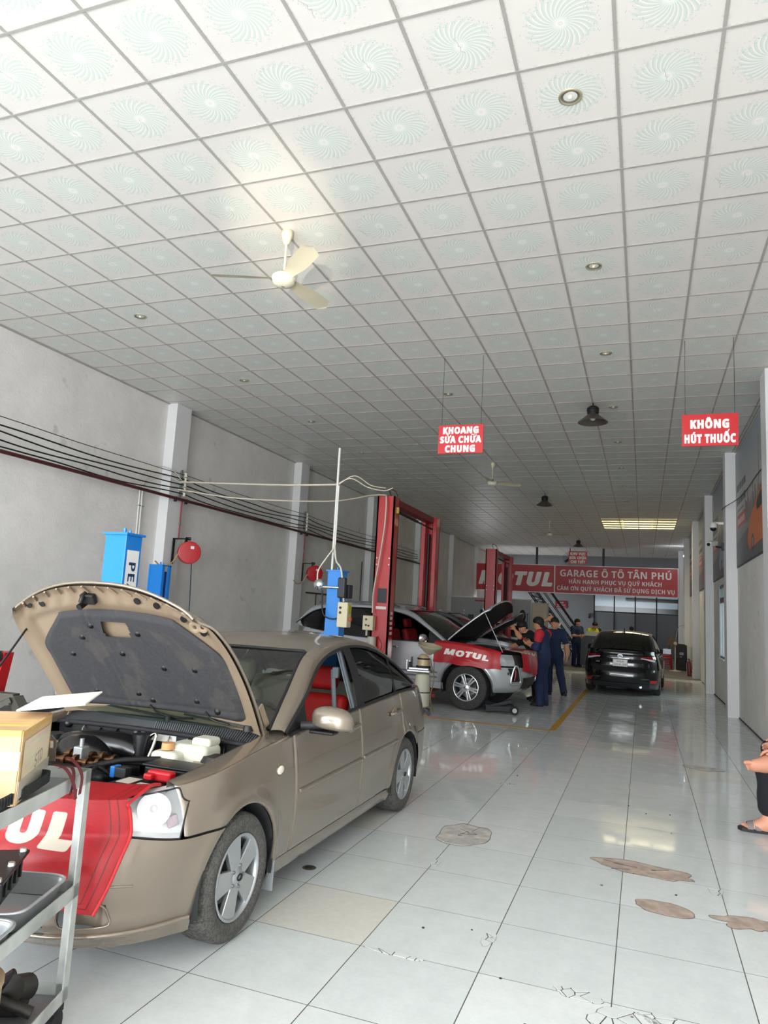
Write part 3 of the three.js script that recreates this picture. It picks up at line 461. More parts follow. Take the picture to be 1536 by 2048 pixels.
  obj('pillar_trim', patch((t, v) => { const a = G.top(t), b = beltPt(a[2]); return [lerp(a[0], b[0], v) - 0.03, lerp(a[1], b[1], v), a[2]]; }, [0.462, 0.5], range(0, 1, 4)), mat(0x8f97a0, 0.7), sedan);
  obj('seat_belt', [rodG([0.56, 1.2, -1.62], [0.62, 0.6, -1.64], 0.018, 8), box(0.05, 0.08, 0.04, 0.585, 1.18, -1.62, 0.01)], mat(0x8f97a0, 0.7), sedan);
  // boot lid, tail lamps, rear bumper
  obj('boot_lid', patch((u, s2) => { const z = lerp(-3.0, -3.47, u), y = 1.0 + 0.02 * Math.sin(u * 3) + 0.02 * (1 - s2 * s2), p = SB.side(z, 0.97); return [s2 * (p[0] - 0.02), y - 0.06 * (Math.abs(s2) > 0.97 ? 1 : 0), z]; }, range(0, 1, 14), range(-1, 1, 20)), champagne, sedan);
  twoSides('rear_shoulder', patch((z, v) => { const p = SB.side(z, belt(z)), q = [0.66, 1.0, Math.min(z, -2.95)]; return [lerp(p[0], q[0], v), lerp(p[1], q[1], v), z]; }, range(-3.3, -2.9, 10), range(0, 1, 4)), champagne, sedan);
  obj('tail_panel', patch((a, y) => SB.back(Math.abs(a) > 1 ? 2 - Math.abs(a) : a, y), range(0.5, 1, 12), range(0.6, 0.99, 8)), champagne, sedan);
  obj('tail_panel', mirrorX(patch((a, y) => SB.back(a, y), range(0.5, 1, 12), range(0.6, 0.99, 8))), champagne, sedan);
  twoSides('tail_lamp', patch((a, y) => { const p = SB.back(a, y); return [p[0] + 0.005, p[1], p[2] - 0.008]; }, range(0.3, 0.62, 10), range(0.66, 0.88, 6)), phys(0x8a0d12, 0.1, { clearcoat: 1 }), sedan);
  obj('rear_bumper', patch((u, v) => { const y = lerp(0.2, 0.6, v), a0 = SB.aB(Math.min(SB.archZ(y, -2.63, -1), -2.9), y), a = 1 - (1 - a0) * Math.abs(u), p = SB.back(a, y); return [Math.sign(u || 1) * p[0], y, p[2]]; }, range(-1, 1, 60), range(0, 1, 12)), champagne, sedan);
  // floor pan and cabin
  obj('floor_pan', [box(1.5, 0.04, 2.0, 0, 0.22, -1.3), box(1.0, 0.05, 0.8, 0, 0.4, -2.9), box(0.9, 0.04, 0.9, 0, 0.25, 0.1)], trimBlack, sedan);
  const redCover = mat(0xcf1d1b, 0.6), beige = mat(0xa39c8c, 0.8);
  obj('seat', seatG(0.37, 0.3, -1.42), redCover, sedan); obj('seat', seatG(-0.37, 0.3, -1.42), beige, sedan);
  obj('seat', [box(1.3, 0.2, 0.5, 0, 0.4, -2.2, 0.06), rot(box(1.3, 0.55, 0.14, 0, 0.27, 0, 0.06), -0.35, 0, 0, 0, 0.5, -2.42)], beige, sedan);
  obj('cabin_trim', [box(0.02, 0.6, 1.9, -0.74, 0.62, -1.6), box(1.3, 0.02, 0.5, 0, 0.93, -2.85)], mat(0x7d786c, 0.8), sedan);
  obj('dashboard', [rot(box(1.42, 0.16, 0.42, 0, 0, 0, 0.05), 0.1, 0, 0, 0, 0.86, -0.68), box(1.4, 0.3, 0.1, 0, 0.7, -0.85, 0.04)], mat(0x4c4a45, 0.8), sedan);
  obj('dashboard_box', box(0.1, 0.04, 0.05, 0.03, 0.965, -0.60, 0.01), mat(0x1f7fc4, 0.5), sedan);
  steeringWheel(sedan, 0.37, 0.86, -0.98);
  obj('rear_view_mirror', box(0.2, 0.06, 0.02, 0, 1.24, -1.02, 0.01), trimBlack, sedan);
  // door mirror
  for (const sx of [1, -1]) {
    const m = new THREE.Group(); m.name = 'door_mirror'; sedan.add(m);
    const sh = new THREE.SphereGeometry(0.12, 28, 18); { const p = sh.attributes.position; for (let i = 0; i < p.count; i++) { const x = p.getX(i), y = p.getY(i), z = p.getZ(i); const q = Math.sign(x) * Math.pow(Math.abs(x) / 0.12, 0.8) * 0.135; p.setXYZ(i, q, (y > 0 ? Math.pow(y / 0.12, 0.7) * 0.082 : -Math.pow(-y / 0.12, 0.45) * 0.052) + 0.02 * q / 0.135 * -1 * sx * 0.4, (z > 0 ? z * 0.7 : z * 0.3)); } sh.computeVertexNormals(); }
    sh.translate(sx * 0.985, 0.985, -0.70); obj('shell', sh, champagne, m);
    obj('stalk', [rodG([sx * 0.80, 0.945, -0.66], [sx * 0.92, 0.955, -0.69], 0.028, 10), box(0.16, 0.02, 0.09, sx * 0.93, 0.915, -0.70, 0.01)], trimBlack, m);
    obj('mirror_glass', box(0.18, 0.1, 0.004, sx * 0.985, 0.985, -0.745), M.chrome, m);
  }
  twoSides('side_repeater', (() => { const p = SB.side(-0.37, 0.745), g = new THREE.SphereGeometry(0.03, 14, 10); g.scale(0.3, 0.8, 1.25); g.translate(p[0] + 0.002, 0.745, -0.37); return g; })(), phys(0xf2ead8, 0.1, { clearcoat: 1 }), sedan);
  addWheels(SB, sedan, { r: 0.3, w: 0.195, rim: 0.2, dusty: true });
  obj('mud_flap', [box(0.2, 0.26, 0.012, 0.73, 0.24, -0.375, 0.004)], mat(0x8d9296, 0.8), sedan);

  // engine bay
  const bay = new THREE.Group(); bay.name = 'engine_bay'; sedan.add(bay);
  obj('bay_walls', [box(1.40, 0.42, 0.03, 0, 0.66, -0.33), box(0.04, 0.4, 0.7, 0.67, 0.58, 0.0), box(0.04, 0.4, 0.7, -0.67, 0.58, 0.0)], mat(0x141416, 0.6), bay);
  for (const sx of [1, -1]) { obj('strut_tower', [cyl(0.13, 0.11, 0.2, 24, sx * 0.56, 0.70, -0.12), cyl(0.15, 0.15, 0.02, 24, sx * 0.56, 0.61, -0.12)], champagneIn, bay); obj('strut_cap', cyl(0.075, 0.06, 0.03, 20, sx * 0.56, 0.815, -0.12), M.black, bay); }
  obj('engine_block', [box(0.62, 0.26, 0.42, -0.12, 0.55, 0.08, 0.04), box(0.5, 0.1, 0.32, -0.12, 0.70, 0.08, 0.03), box(0.3, 0.16, 0.22, -0.35, 0.6, 0.3, 0.03)], mat(0x232426, 0.5, { metalness: 0.4 }), bay);
  const bronze = mat(0x5e4128, 0.3, { metalness: 0.8 });
  for (let k = 0; k < 5; k++) obj('cam_lobe', rot(cyl(0.028, 0.028, 0.02, 16), 0, 0, 1.57, -0.28 + k * 0.075, 0.768 + 0.008 * (k % 2), 0.02), bronze, bay);
  obj('camshaft', [rodG([-0.32, 0.765, 0.02], [0.08, 0.765, 0.02], 0.014, 10), rodG([-0.32, 0.765, 0.14], [0.08, 0.765, 0.14], 0.014, 10)], bronze, bay);
  for (let k = 0; k < 5; k++) obj('cam_lobe', rot(cyl(0.028, 0.028, 0.02, 16), 0, 0, 1.57, -0.28 + k * 0.075, 0.772 - 0.008 * (k % 2), 0.14), bronze, bay);
  obj('intake_duct', [tube([[-0.6, 0.72, -0.12], [-0.4, 0.78, -0.17], [-0.15, 0.79, -0.2], [0.0, 0.76, -0.22]], 0.075, 24, 14), (() => { const g = new THREE.SphereGeometry(0.17, 24, 16); g.scale(1.3, 0.75, 0.75); g.translate(-0.33, 0.72, -0.13); return g; })()], mat(0x0d0d0f, 0.22), bay);
  obj('vacuum_unit', [cyl(0.05, 0.05, 0.12, 18, 0.02, 0.80, -0.2), cyl(0.055, 0.055, 0.02, 18, 0.02, 0.865, -0.2)], mat(0x121214, 0.35), bay);
  obj('metal_pipe', tube([[0.06, 0.86, -0.2], [0.11, 0.885, -0.2], [0.115, 0.83, -0.18], [0.115, 0.76, -0.14]], 0.009, 20, 8), M.chrome, bay);
  const tank = obj('coolant_tank', [box(0.26, 0.15, 0.17, 0.40, 0.80, -0.16, 0.035), box(0.17, 0.10, 0.12, 0.31, 0.79, -0.06, 0.03), box(0.12, 0.05, 0.12, 0.46, 0.885, -0.18, 0.02)], phys(0xdcdccb, 0.5, { transmission: 0.15 }), bay);
  obj('cap', cyl(0.035, 0.033, 0.035, 18, 0.30, 0.862, -0.06), mat(0xcf9a63, 0.5), tank);
  const bat = obj('battery', [box(0.26, 0.2, 0.18, 0.42, 0.66, 0.30, 0.01)], mat(0x101113, 0.4), bay);
  obj('battery_label', [box(0.08, 0.002, 0.1, 0.36, 0.762, 0.31), box(0.1, 0.002, 0.05, 0.48, 0.762, 0.34)], mat(0xc9bfb6, 0.5), bat);
  obj('terminal_cover', [box(0.14, 0.05, 0.055, 0.50, 0.79, 0.25, 0.014), box(0.05, 0.03, 0.06, 0.46, 0.79, 0.28, 0.01)], mat(0xc01825, 0.35), bat);
  obj('fuse_box', [box(0.28, 0.12, 0.15, 0.46, 0.74, 0.08, 0.012), box(0.30, 0.012, 0.16, 0.46, 0.805, 0.08, 0.005)], mat(0x0e0f11, 0.45), bay);
  obj('connector', [box(0.07, 0.05, 0.05, 0.26, 0.775, 0.24, 0.006)], mat(0x222428, 0.5), bay); obj('connector', [box(0.03, 0.055, 0.055, 0.215, 0.775, 0.24, 0.006)], mat(0x1d6fc0, 0.4), bay);
  for (const [a, b, c2, r] of [[[0.30, 0.80, 0.0], [0.15, 0.80, 0.16], [-0.04, 0.74, 0.40], 0.017], [[0.27, 0.78, 0.02], [0.1, 0.79, 0.2], [-0.1, 0.72, 0.44], 0.014], [[0.2, 0.74, 0.22], [0.12, 0.80, 0.32], [0.08, 0.70, 0.46], 0.012], [[0.12, 0.78, 0.22], [0.16, 0.79, 0.34], [0.22, 0.7, 0.46], 0.009], [[-0.5, 0.7, 0.2], [-0.3, 0.76, 0.36], [0.0, 0.72, 0.42], 0.02]]) obj('hose', tube([a, b, c2], r, 24, 8), mat(0x101012, 0.55), bay);
  for (let k = 0; k < 9; k++) { const x = -0.5 + k * 0.125; obj('wiring', tube([[x, 0.86 + rr(-0.01, 0.01), -0.31], [x + 0.02, 0.83, -0.27], [x + rr(0.02, 0.06), rr(0.74, 0.79), -0.26]], 0.005, 14, 6), rnd() < 0.4 ? mat(0x8d8d88, 0.5) : M.black, bay); }
  for (const [x, c] of [[-0.04, 0xcac3b0], [0.1, 0xe6e4dc]]) obj('fire_wall_label', box(0.14, 0.05, 0.004, x, 0.848, -0.312), mat(c, 0.6), bay);
  obj('fire_wall_label', rot(box(0.055, 0.12, 0.004), 0, 0, 0.06, 0.19, 0.775, -0.29), mat(0xd8d2b4, 0.6), bay);
  for (const x of [-0.62, -0.1, 0.33, 0.42]) obj('bolt_cap', [new THREE.SphereGeometry(0.026, 12, 8).translate(x, 0.856, -0.30)], mat(0x15161a, 0.4), bay);
  obj('engine_mount', rot(box(0.05, 0.09, 0.012, 0, 0, 0, 0.01), 0.2, 0.3, 0, -0.44, 0.83, 0.12), M.steel, bay); obj('sensor', [box(0.06, 0.07, 0.06, -0.14, 0.80, 0.10, 0.008), cyl(0.012, 0.012, 0.05, 10, -0.14, 0.85, 0.10)], mat(0xa9acae, 0.4, { metalness: 0.6 }), bay);
  // cowl with ribbed grille, wipers
  const cowlPt = (x, v) => { const k = (x / 0.74) ** 2; return [x, 0.885 + 0.06 * v - 0.02 * k, lerp(-0.30 - 0.02 * k, -0.36 - 0.10 * k + 0.0, v) + 0.11 * (1 - k) * 0.3 * v]; };
  const cowl = obj('cowl', [patch(cowlPt, range(-0.74, 0.74, 30), range(0, 1, 6))], mat(0x2b2d30, 0.6), sedan);
  obj('cowl_seal', tube(range(-0.74, 0.74, 20).map((x) => { const p = cowlPt(x, 0); return [p[0], p[1] - 0.004, p[2] + 0.012]; }), 0.014, 60, 8), M.rubber, sedan);
  for (let k = 0; k < 46; k++) { const x = 0.02 + k * 0.0145, a = cowlPt(x, 0.08), b = cowlPt(x, 0.72); obj('rib', barG([a[0], a[1] + 0.004, a[2]], [b[0], b[1] + 0.004, b[2]], 0.006, 0.008), mat(0x4a4d50, 0.5), cowl); }
  for (const [x0, x1, z1, y1] of [[0.62, -0.02, -0.37, 1.0], [0.08, -0.58, -0.40, 1.0]]) {
    const wp = obj('wiper', [barG([x0, 0.955, -0.345], [x1 + 0.2, 0.985, -0.36], 0.02, 0.012), cyl(0.03, 0.026, 0.03, 14, x0, 0.95, -0.345)], M.black, sedan);
    obj('wiper_blade', [barG([x1 + 0.45, 0.978, -0.375], [x1 - 0.02, y1 - 0.012, z1 - 0.02], 0.012, 0.02)], M.rubber, wp);
  }
  // bonnet, hinged at the cowl and held up
  const hood = new THREE.Group(); hood.name = 'bonnet'; sedan.add(hood); hood.position.set(0, 0.945, -0.42); hood.rotation.x = -57 * R;
  const hs = (s2, t, off = 0) => { const a = Math.abs(s2), hw = table([[0, 0.71], [0.5, 0.72], [0.8, 0.70], [0.93, 0.66], [1, 0.60]])(t), L = 1.03 - 0.17 * a ** 2.4; return [s2 * hw, -0.03 - 0.03 * t - 0.115 * t * t + 0.028 * (1 - s2 * s2) - 0.02 * smooth(0.94, 1, t) - 0.018 * smooth(0.9, 1, a) - off, t * L]; };
  obj('outer_skin', patch((u, v) => hs(u, v), range(-1, 1, 40), range(0, 1, 30)), champagne, hood);
  obj('edge', tube([...range(0, 1, 14).map((t) => hs(1, t, 0.006)), ...range(1, -1, 30).map((q) => hs(q, 1, 0.006)), ...range(1, 0, 14).map((t) => hs(-1, t, 0.006)), ...range(-1, 1, 20).map((q) => hs(q, 0, 0.006))], 0.009, 160, 6, true), champagne, hood);
  const tb = table([[-0.98, 0.5], [-0.8, 0.83], [-0.3, 0.80], [0.3, 0.80], [0.8, 0.83], [0.98, 0.5]]);
  obj('inner_frame', patch((u, v) => { const a = Math.abs(u), inn = smooth(0.05, 0.12, v) * smooth(0.86, 0.80, v) * smooth(0.9, 0.84, a), rib = 0.004 * Math.sin(u * 40) * smooth(0.86, 0.9, v) * smooth(1, 0.96, v); return hs(u * 0.985, 0.012 + v * 0.976, 0.026 - 0.016 * inn - rib + 0.006 * Math.exp(-(((a - 0.93) / 0.025) ** 2))); }, range(-1, 1, 90), range(0, 1, 50)), champagneIn, hood);
  // dark insulation: outline narrows to the hinge side, with pressed channels and a window to the metal
  const lw = (t) => table([[0.07, 0.80], [0.12, 0.86], [0.5, 0.86], [0.62, 0.84], [0.76, 0.62], [0.8, 0.55]])(t);
  const chan = (x, t) => { const ch = (d) => Math.exp(-((d / 0.012) ** 2)); let k = 0; k += ch(x + 0.28 + 0.06 * (t - 0.4)); k += ch(x + 0.21 + 0.06 * (t - 0.4)) * 0.8; k += ch(x - 0.05 - 0.9 * (0.72 - t)) * smooth(0.74, 0.6, t); k += ch(t - 0.13 - 0.05 * x * x) * 0.8; return Math.min(k, 1); };
  const lpt = (u, v) => { const t = 0.07 + v * 0.735, x = u * lw(t), b = Math.max(Math.abs(u), Math.abs(v - 0.5) * 2), e = 1 - smooth(0.9, 1, b); return hs(x, t, 0.022 + 0.02 * e - 0.008 * chan(x, t) * e); };
  const linerTex = noiseTex(256, (u, v) => { const a = fbm(u * 60, v * 60, 60, 3, 3), c = smooth(0.52, 0.72, fbm(u * 5, v * 5, 5, 9, 4)), k = 0.19 + 0.05 * a; return [k + 0.05 * c, k + 0.042 * c, k + 0.01 + 0.025 * c]; });
  const lm = mat(0xffffff, 0.95, { map: linerTex });
  const liner = obj('insulation', patch(lpt, range(-1, 1, 96), range(0, 1, 60), (u, v) => { const t = 0.07 + v * 0.735, x = u * lw(t); return x > -0.17 + 0.2 * (t - 0.68) && x < 0.08 + 0.2 * (t - 0.68) && t > 0.62 && t < 0.73; }), lm, hood);
  for (const [x, t] of [[-0.55, 0.2], [-0.6, 0.5], [-0.42, 0.62], [-0.12, 0.2], [-0.1, 0.5], [0.15, 0.66], [0.25, 0.42], [0.55, 0.45], [0.45, 0.2], [0.62, 0.14], [0.0, 0.16], [-0.28, 0.7]]) { const p = hs(x, t, 0.043), g = lathe([[0, -0.008], [0.012, -0.008], [0.016, 0], [0.022, 0.003]], 14); g.translate(...p); obj('clip', g, M.black, liner); }
  obj('latch', [tube([hs(-0.16, 0.93, 0.03), hs(-0.155, 0.92, 0.07), hs(-0.16, 0.9, 0.09)], 0.012, 12, 8), box(0.09, 0.03, 0.06, ...hs(-0.13, 0.9, 0.05), 0.008), ...range(0, 5, 5).map((k) => cyl(0.018, 0.018, 0.005, 12, -0.13, hs(-0.16, 0.87, 0.05)[1] - k * 0.009, hs(-0.16, 0.87, 0.05)[2]))], M.black, hood);
  for (let k = 0; k < 13; k++) { const u = -0.86 + k * 0.143, a = hs(u, 0.985, 0.03), b = hs(u + 0.015, 0.935, 0.032); obj('pressed_rib', rodG(a, b, 0.006, 6), champagneIn, hood); }
  for (const [u, t] of [[-0.8, 0.93], [-0.66, 0.9], [0.32, 0.9], [0.5, 0.9], [0.7, 0.86], [0.82, 0.8]]) { const h2 = rot(cyl(0.02, 0.02, 0.004, 12), 0, 0, 0, ...hs(u, t, 0.031)); obj('slot', h2, M.black, hood); }
  for (const u of [0.8, 0.9]) { const g = lathe([[0.012, 0], [0.03, -0.006], [0.035, 0]], 16); g.translate(...hs(u * 0.95, 0.82 + (u - 0.8) * 0.4, 0.03)); obj('stop_buffer', g, champagneIn, hood); }
  obj('washer_hose', [tube([hs(-0.05, 0.12, 0.044), hs(0.02, 0.07, 0.05), hs(0.2, 0.05, 0.046), hs(0.35, 0.06, 0.046)], 0.006, 30, 6), tube([hs(0.5, 0.13, 0.044), hs(0.56, 0.08, 0.05), hs(0.7, 0.06, 0.046)], 0.006, 30, 6)], M.black, hood);
  obj('sticker', box(0.09, 0.003, 0.06, ...hs(-0.9, 0.11, 0.04)), mat(0xe9e6d6, 0.5), hood);
  twoSides('hinge', [barG([0.70, 0.80, -0.36], [0.70, 0.955, -0.42], 0.012, 0.05), barG([0.70, 0.955, -0.42], [0.70, 1.08, -0.32], 0.012, 0.045)], champagneIn, sedan);
  obj('prop_rod', rodG([-0.60, 0.78, 0.62], [-0.66, 1.50, 0.02], 0.006, 8), M.black, sedan);
}
// red cover hung over the nose
{
  const tex = clothMat((g, w, h) => { heavyWord(g, w * 0.56, h * 0.40, 110, '#cfc6b4'); g.strokeStyle = 'rgba(90,10,15,0.8)'; g.lineWidth = 3; g.strokeRect(-10, -10, w - 14, h - 6); g.strokeRect(-10, -10, w - 34, h - 20); }, 1024, 400);
  const xr = (v) => lerp(0.62, 0.60, v) + 0.05 * Math.sin(v * 3) + 0.06 * smooth(0.6, 0.9, v) * 0;
  const g = patch((u, v) => {
    const x = lerp(-0.80, xr(v), u); let y, z;
    const ax = Math.abs(x), edge = 0.62 + (0.86 - 0.62) * 1, nz = (yy) => { const F = SB.zf(yy), t = clamp(ax / (SB.s.w * SB.wy(yy))); return SB.s.zs + (F - SB.s.zs) * Math.pow(Math.max(0, 1 - t ** 2.7), 1 / 2.7); };
    if (v < 0.12) { y = 0.80 - 0.01 * v; z = lerp(nz(0.74) - 0.16, nz(0.74) - 0.02, v / 0.12); y += 0.012 * Math.sin(v / 0.12 * 3.1); }
    else { const q = (v - 0.12) / 0.88; y = lerp(0.79, 0.375 + 0.03 * Math.sin(x * 5 + 1), q); z = Math.max(nz(Math.max(y, 0.45)), nz(0.62) - 0.02 * (1 - q)) + 0.022 + 0.012 * Math.sin(x * 9 + 2 * q) * smooth(0.2, 1, q) + 0.008 * Math.sin(x * 23) * q; }
    return [x, y, z];
  }, range(0, 1, 80), range(0, 1, 50));
  { const uv = g.attributes.uv; for (let i = 0; i < uv.count; i++) uv.setY(i, 1 - uv.getY(i)); }
  const t = thing('fender_cover', 'red leatherette cover with white lettering hung over the nose of the sedan', 'cover', [-2.72, 0, -3.3]);
  obj('sheet', g, tex, t);
  const piping = tube(range(0, 1, 20).map((v) => { const i = Math.round(v * 50) * 81 + 80, p = g.attributes.position; return [p.getX(i) + 0.003, p.getY(i), p.getZ(i) + 0.003]; }), 0.008, 80, 6); obj('piping', piping, mat(0xc3262b, 0.45), t);
}
// ---------- the other cars, from one set of panels with their own measures ----------
function familyCar(root, B, pm, o) {
  const s = B.s, { belt, sill, z, cut = 0.004 } = o, [zNose, zA, zB2, zC, zTail] = z, low = (a) => (zz) => Math.max(sill, B.archAt(zz, a));
  const fl = (zz) => { const a = B.archAt(zz, 0); return zz > s.arch * 0.75 ? Math.max(a, o.seam) : Math.max(a, sill); };
  const res = {};
  res.fender = twoSides('front_fender', B.panel(zA, zNose, fl, belt, 44, 10), pm, root);
  res.doors = [twoSides('front_door', B.panel(zB2, zA, () => sill, (q) => belt(q) - 0.006, 26, 12), pm, root), twoSides('rear_door', B.panel(zC, zB2, low(s.axles[1]), (q) => belt(q) - 0.006, 34, 12), pm, root)];
  twoSides('rear_quarter', B.panel(zTail, zC, (q) => q < s.axles[1] - s.arch * 0.8 ? Math.max(o.rseam, B.archAt(q, s.axles[1])) : Math.max(sill, B.archAt(q, s.axles[1])), belt, 44, 12), pm, root);
  twoSides('sill', patch((q, v) => { const p = B.side(q, lerp(sill - 0.12, sill - 0.004, v)); return [p[0] - 0.01, p[1], q]; }, range(s.axles[1] + s.arch - 0.02, -s.arch + 0.02, 20), range(0, 1, 4)), o.sillMat ?? pm, root);
  const inner = (z0, z1, lo, hi) => patch((q, v) => { const p = B.side(q, lerp(lo(q), hi(q), v)); return [p[0] - 0.022, p[1], q]; }, range(z0, z1, 40), range(0, 1, 5));
  twoSides('inner_shell', [inner(zTail + 0.02, zC, (q) => Math.max(o.rseam, B.archAt(q, s.axles[1]) + 0.004), belt), inner(zC - 0.02, zA, (q) => Math.max(sill - 0.05, B.archAt(q, s.axles[1])), (q) => belt(q) - 0.02), inner(zA - 0.02, zNose - 0.02, (q) => Math.max(o.seam, B.archAt(q, 0) + 0.004), (q) => belt(q) - 0.02)], trimBlack, root);
  res.bp = (u, v) => { const y = lerp(o.bumpLow, o.seam, v), a0 = B.aF(Math.max(B.archZ(y, 0, 1), s.arch * 0.6), y), a = 1 - (1 - a0) * Math.abs(u), p = B.front(a, y); return [Math.sign(u || 1) * p[0], y, p[2]]; };
  res.bumper = obj('front_bumper', patch(res.bp, range(-1, 1, 60), range(0, 1, 18), o.frontHole), pm, root);
  res.rp = (u, v) => { const y = lerp(o.bumpLow, o.rseam, v), a0 = B.aB(Math.min(B.archZ(y, s.axles[1], -1), s.axles[1] - s.arch * 0.6), y), a = 1 - (1 - a0) * Math.abs(u), p = B.back(a, y); return [Math.sign(u || 1) * p[0], y, p[2]]; };
  res.rear = obj('rear_bumper', patch(res.rp, range(-1, 1, 60), range(0, 1, 18), o.rearHole), pm, root);
  const nose = (a, v) => B.front(a, lerp(o.seam, o.noseTop(a), v));
  const aN = B.aF(zNose, o.seam);
  const lampA = o.lamp ?? [aN, 0.62];
  twoSides('head_lamp', patch((a, v) => { const p = nose(a, v), k = 0.012 * Math.sin(v * 3.1); return [p[0] + 0.004 + k, p[1], p[2] + k]; }, range(lampA[0], lampA[1], 12), range(0.12, 1, 6)), phys(0xc9ced2, 0.06, { metalness: 0.55, clearcoat: 1 }), root);
  twoSides('grille', patch((a, v) => nose(a, v), range(lampA[1], 1, 10), range(0, 1, 8)), o.grille ?? mat(0x55585b, 0.3, { metalness: 0.7 }), root);
  // bonnet
  const hb = o.bonnet, hood = new THREE.Group(); hood.name = 'bonnet'; root.add(hood); hood.position.set(0, hb.y, hb.z); hood.rotation.x = -(hb.open ?? 0) * R;
  const hs = (q, t, off = 0) => { const a = Math.abs(q), hw = lerp(hb.w0, hb.w1, t * t), L = hb.len - hb.corner * a ** 2.4; return [q * hw, -hb.drop * t ** 1.6 + hb.crown * (1 - q * q) - 0.02 * smooth(0.93, 1, t) - 0.015 * smooth(0.92, 1, a) - off, t * L]; };
  obj('outer_skin', patch((a, b) => hs(a, b), range(-1, 1, 24), range(0, 1, 16)), pm, hood);
  obj('inner_frame', patch((a, b) => hs(a * 0.985, b * 0.98 + 0.01, 0.03), range(-1, 1, 20), range(0, 1, 12)), hb.inner ?? trimBlack, hood);
  obj('edge', tube([...range(0, 1, 10).map((t) => hs(1, t, 0.012)), ...range(1, -1, 20).map((q) => hs(q, 1, 0.012)), ...range(1, 0, 10).map((t) => hs(-1, t, 0.012)), ...range(-1, 1, 10).map((q) => hs(q, 0, 0.012))], 0.016, 100, 6, true), pm, hood);
  if (hb.open) obj('insulation', patch((a, b) => hs(a * 0.84, 0.08 + b * 0.74, 0.034 + 0.016 * (1 - smooth(0.9, 1, Math.max(Math.abs(a), Math.abs(b - 0.5) * 2)))), range(-1, 1, 24), range(0, 1, 16)), mat(0x121315, 0.9), hood);
  res.hs = hs; res.hood = hood;
  if (hb.open) {
    obj('engine_bay', [box(hb.w0 * 1.9, 0.04, hb.len, 0, belt(0) - 0.42, hb.z + hb.len / 2), box(hb.w0 * 1.96, 0.4, 0.03, 0, belt(0) - 0.22, hb.z + 0.04), box(hb.w0 * 1.8, 0.3, 0.04, 0, belt(0) - 0.28, hb.z + hb.len - 0.1)], M.black, root);
    const eng = obj('engine', [box(0.7, 0.3, 0.5, 0, belt(0) - 0.26, hb.z + 0.5, 0.05), box(0.6, 0.08, 0.42, 0, belt(0) - 0.07, hb.z + 0.48, 0.03), cyl(0.12, 0.1, 0.14, 18, -0.45, belt(0) - 0.12, hb.z + 0.3), box(0.26, 0.2, 0.2, -0.5, belt(0) - 0.14, hb.z + 0.7, 0.02)], mat(0x1d1e20, 0.5), root);
    obj('hose', [tube([[-0.4, belt(0) - 0.03, hb.z + 0.3], [-0.1, belt(0), hb.z + 0.45], [0.3, belt(0) - 0.04, hb.z + 0.8]], 0.025, 20, 8)], M.rubber, eng);
    twoSides('fender_top', patch((q, v) => { const p = B.side(q, belt(q)); return [lerp(p[0], hb.w0 - 0.02, v), p[1] + 0.012 * Math.sin(v * 2) - (v > 0.99 ? 0.06 : 0), q]; }, range(zA, zNose, 14), [0, 0.3, 0.6, 0.95, 1]), pm, root);
  } else twoSides('fender_top', patch((q, v) => { const p = B.side(q, belt(q)), t = clamp((q - hb.z) / hb.len), h = hs(1, t); return [lerp(p[0], h[0], v), lerp(p[1], h[1] + hb.y, v), q]; }, range(zA, zNose, 14), range(0, 1, 4)), pm, root);
  obj('cowl', patch((q, v) => [q * hb.w0, hb.y - 0.03 + 0.05 * v, hb.z - 0.02 - 0.16 * v * (1 - 0 * q) + 0.1 * (1 - q * q) * v], range(-1, 1, 12), range(0, 1, 3)), trimBlack, root);
  // greenhouse
  const G = addGreenhouse(B, root, o.roofMat ?? pm, o.house); res.G = G;
  const beltPt = (q) => { const y = belt(q) - 0.008, p = B.side(clamp(q, zTail, zA + 0.1), y); return [p[0] - 0.014, y, q]; };
  const strip = (t0, t1, m, nm) => twoSides(nm, patch((t, v) => { const a = G.top(t), b = beltPt(a[2]); return [lerp(a[0], b[0], v) + 0.004 + 0.02 * Math.sin(v * Math.PI), lerp(a[1], b[1], v), a[2]]; }, range(t0, t1, 3), range(0, 1, 6)), m, root);
  const w = o.windows; for (let k = 0; k < w.length; k++) { const [t0, t1, nm, open] = w[k]; const gm = o.sideGlass ?? glassTint; if (open) obj(nm, sideGlass(G, beltPt, t0, t1), gm, root); else twoSides(nm, sideGlass(G, beltPt, t0, t1), gm, root); if (k < w.length - 1) strip(t1, w[k + 1][0], trimBlack, 'window_pillar'); }
  if (w[0][0] > 0) strip(0, w[0][0], trimBlack, 'corner_trim');
  if (o.dPillar) strip(w[w.length - 1][1], 1, pm, 'd_pillar');
  twoSides('belt_moulding', tube(range(zTail + 0.25, zA + 0.05, 16).map((q) => { const p = beltPt(q); return [p[0] + 0.012, p[1] + 0.006, q]; }), 0.012, 40, 6), o.beltMat ?? trimBlack, root);
  // handles, mirrors
  for (const [k, zh] of [[0, zB2 + 0.16], [1, zC + 0.2]]) for (const sx of [0, 1]) {
    const yh = belt(zh) - 0.13, hx = B.side(zh, yh)[0], sg = sx ? -1 : 1;
    obj('door_handle', tube([[sg * (hx + 0.002), yh, zh + 0.12], [sg * (hx + 0.035), yh + 0.006, zh + 0.08], [sg * (hx + 0.038), yh + 0.008, zh - 0.06], [sg * (hx + 0.002), yh + 0.01, zh - 0.11]], 0.015, 16, 8), o.handleMat ?? pm, res.doors[k][sx]);
  }
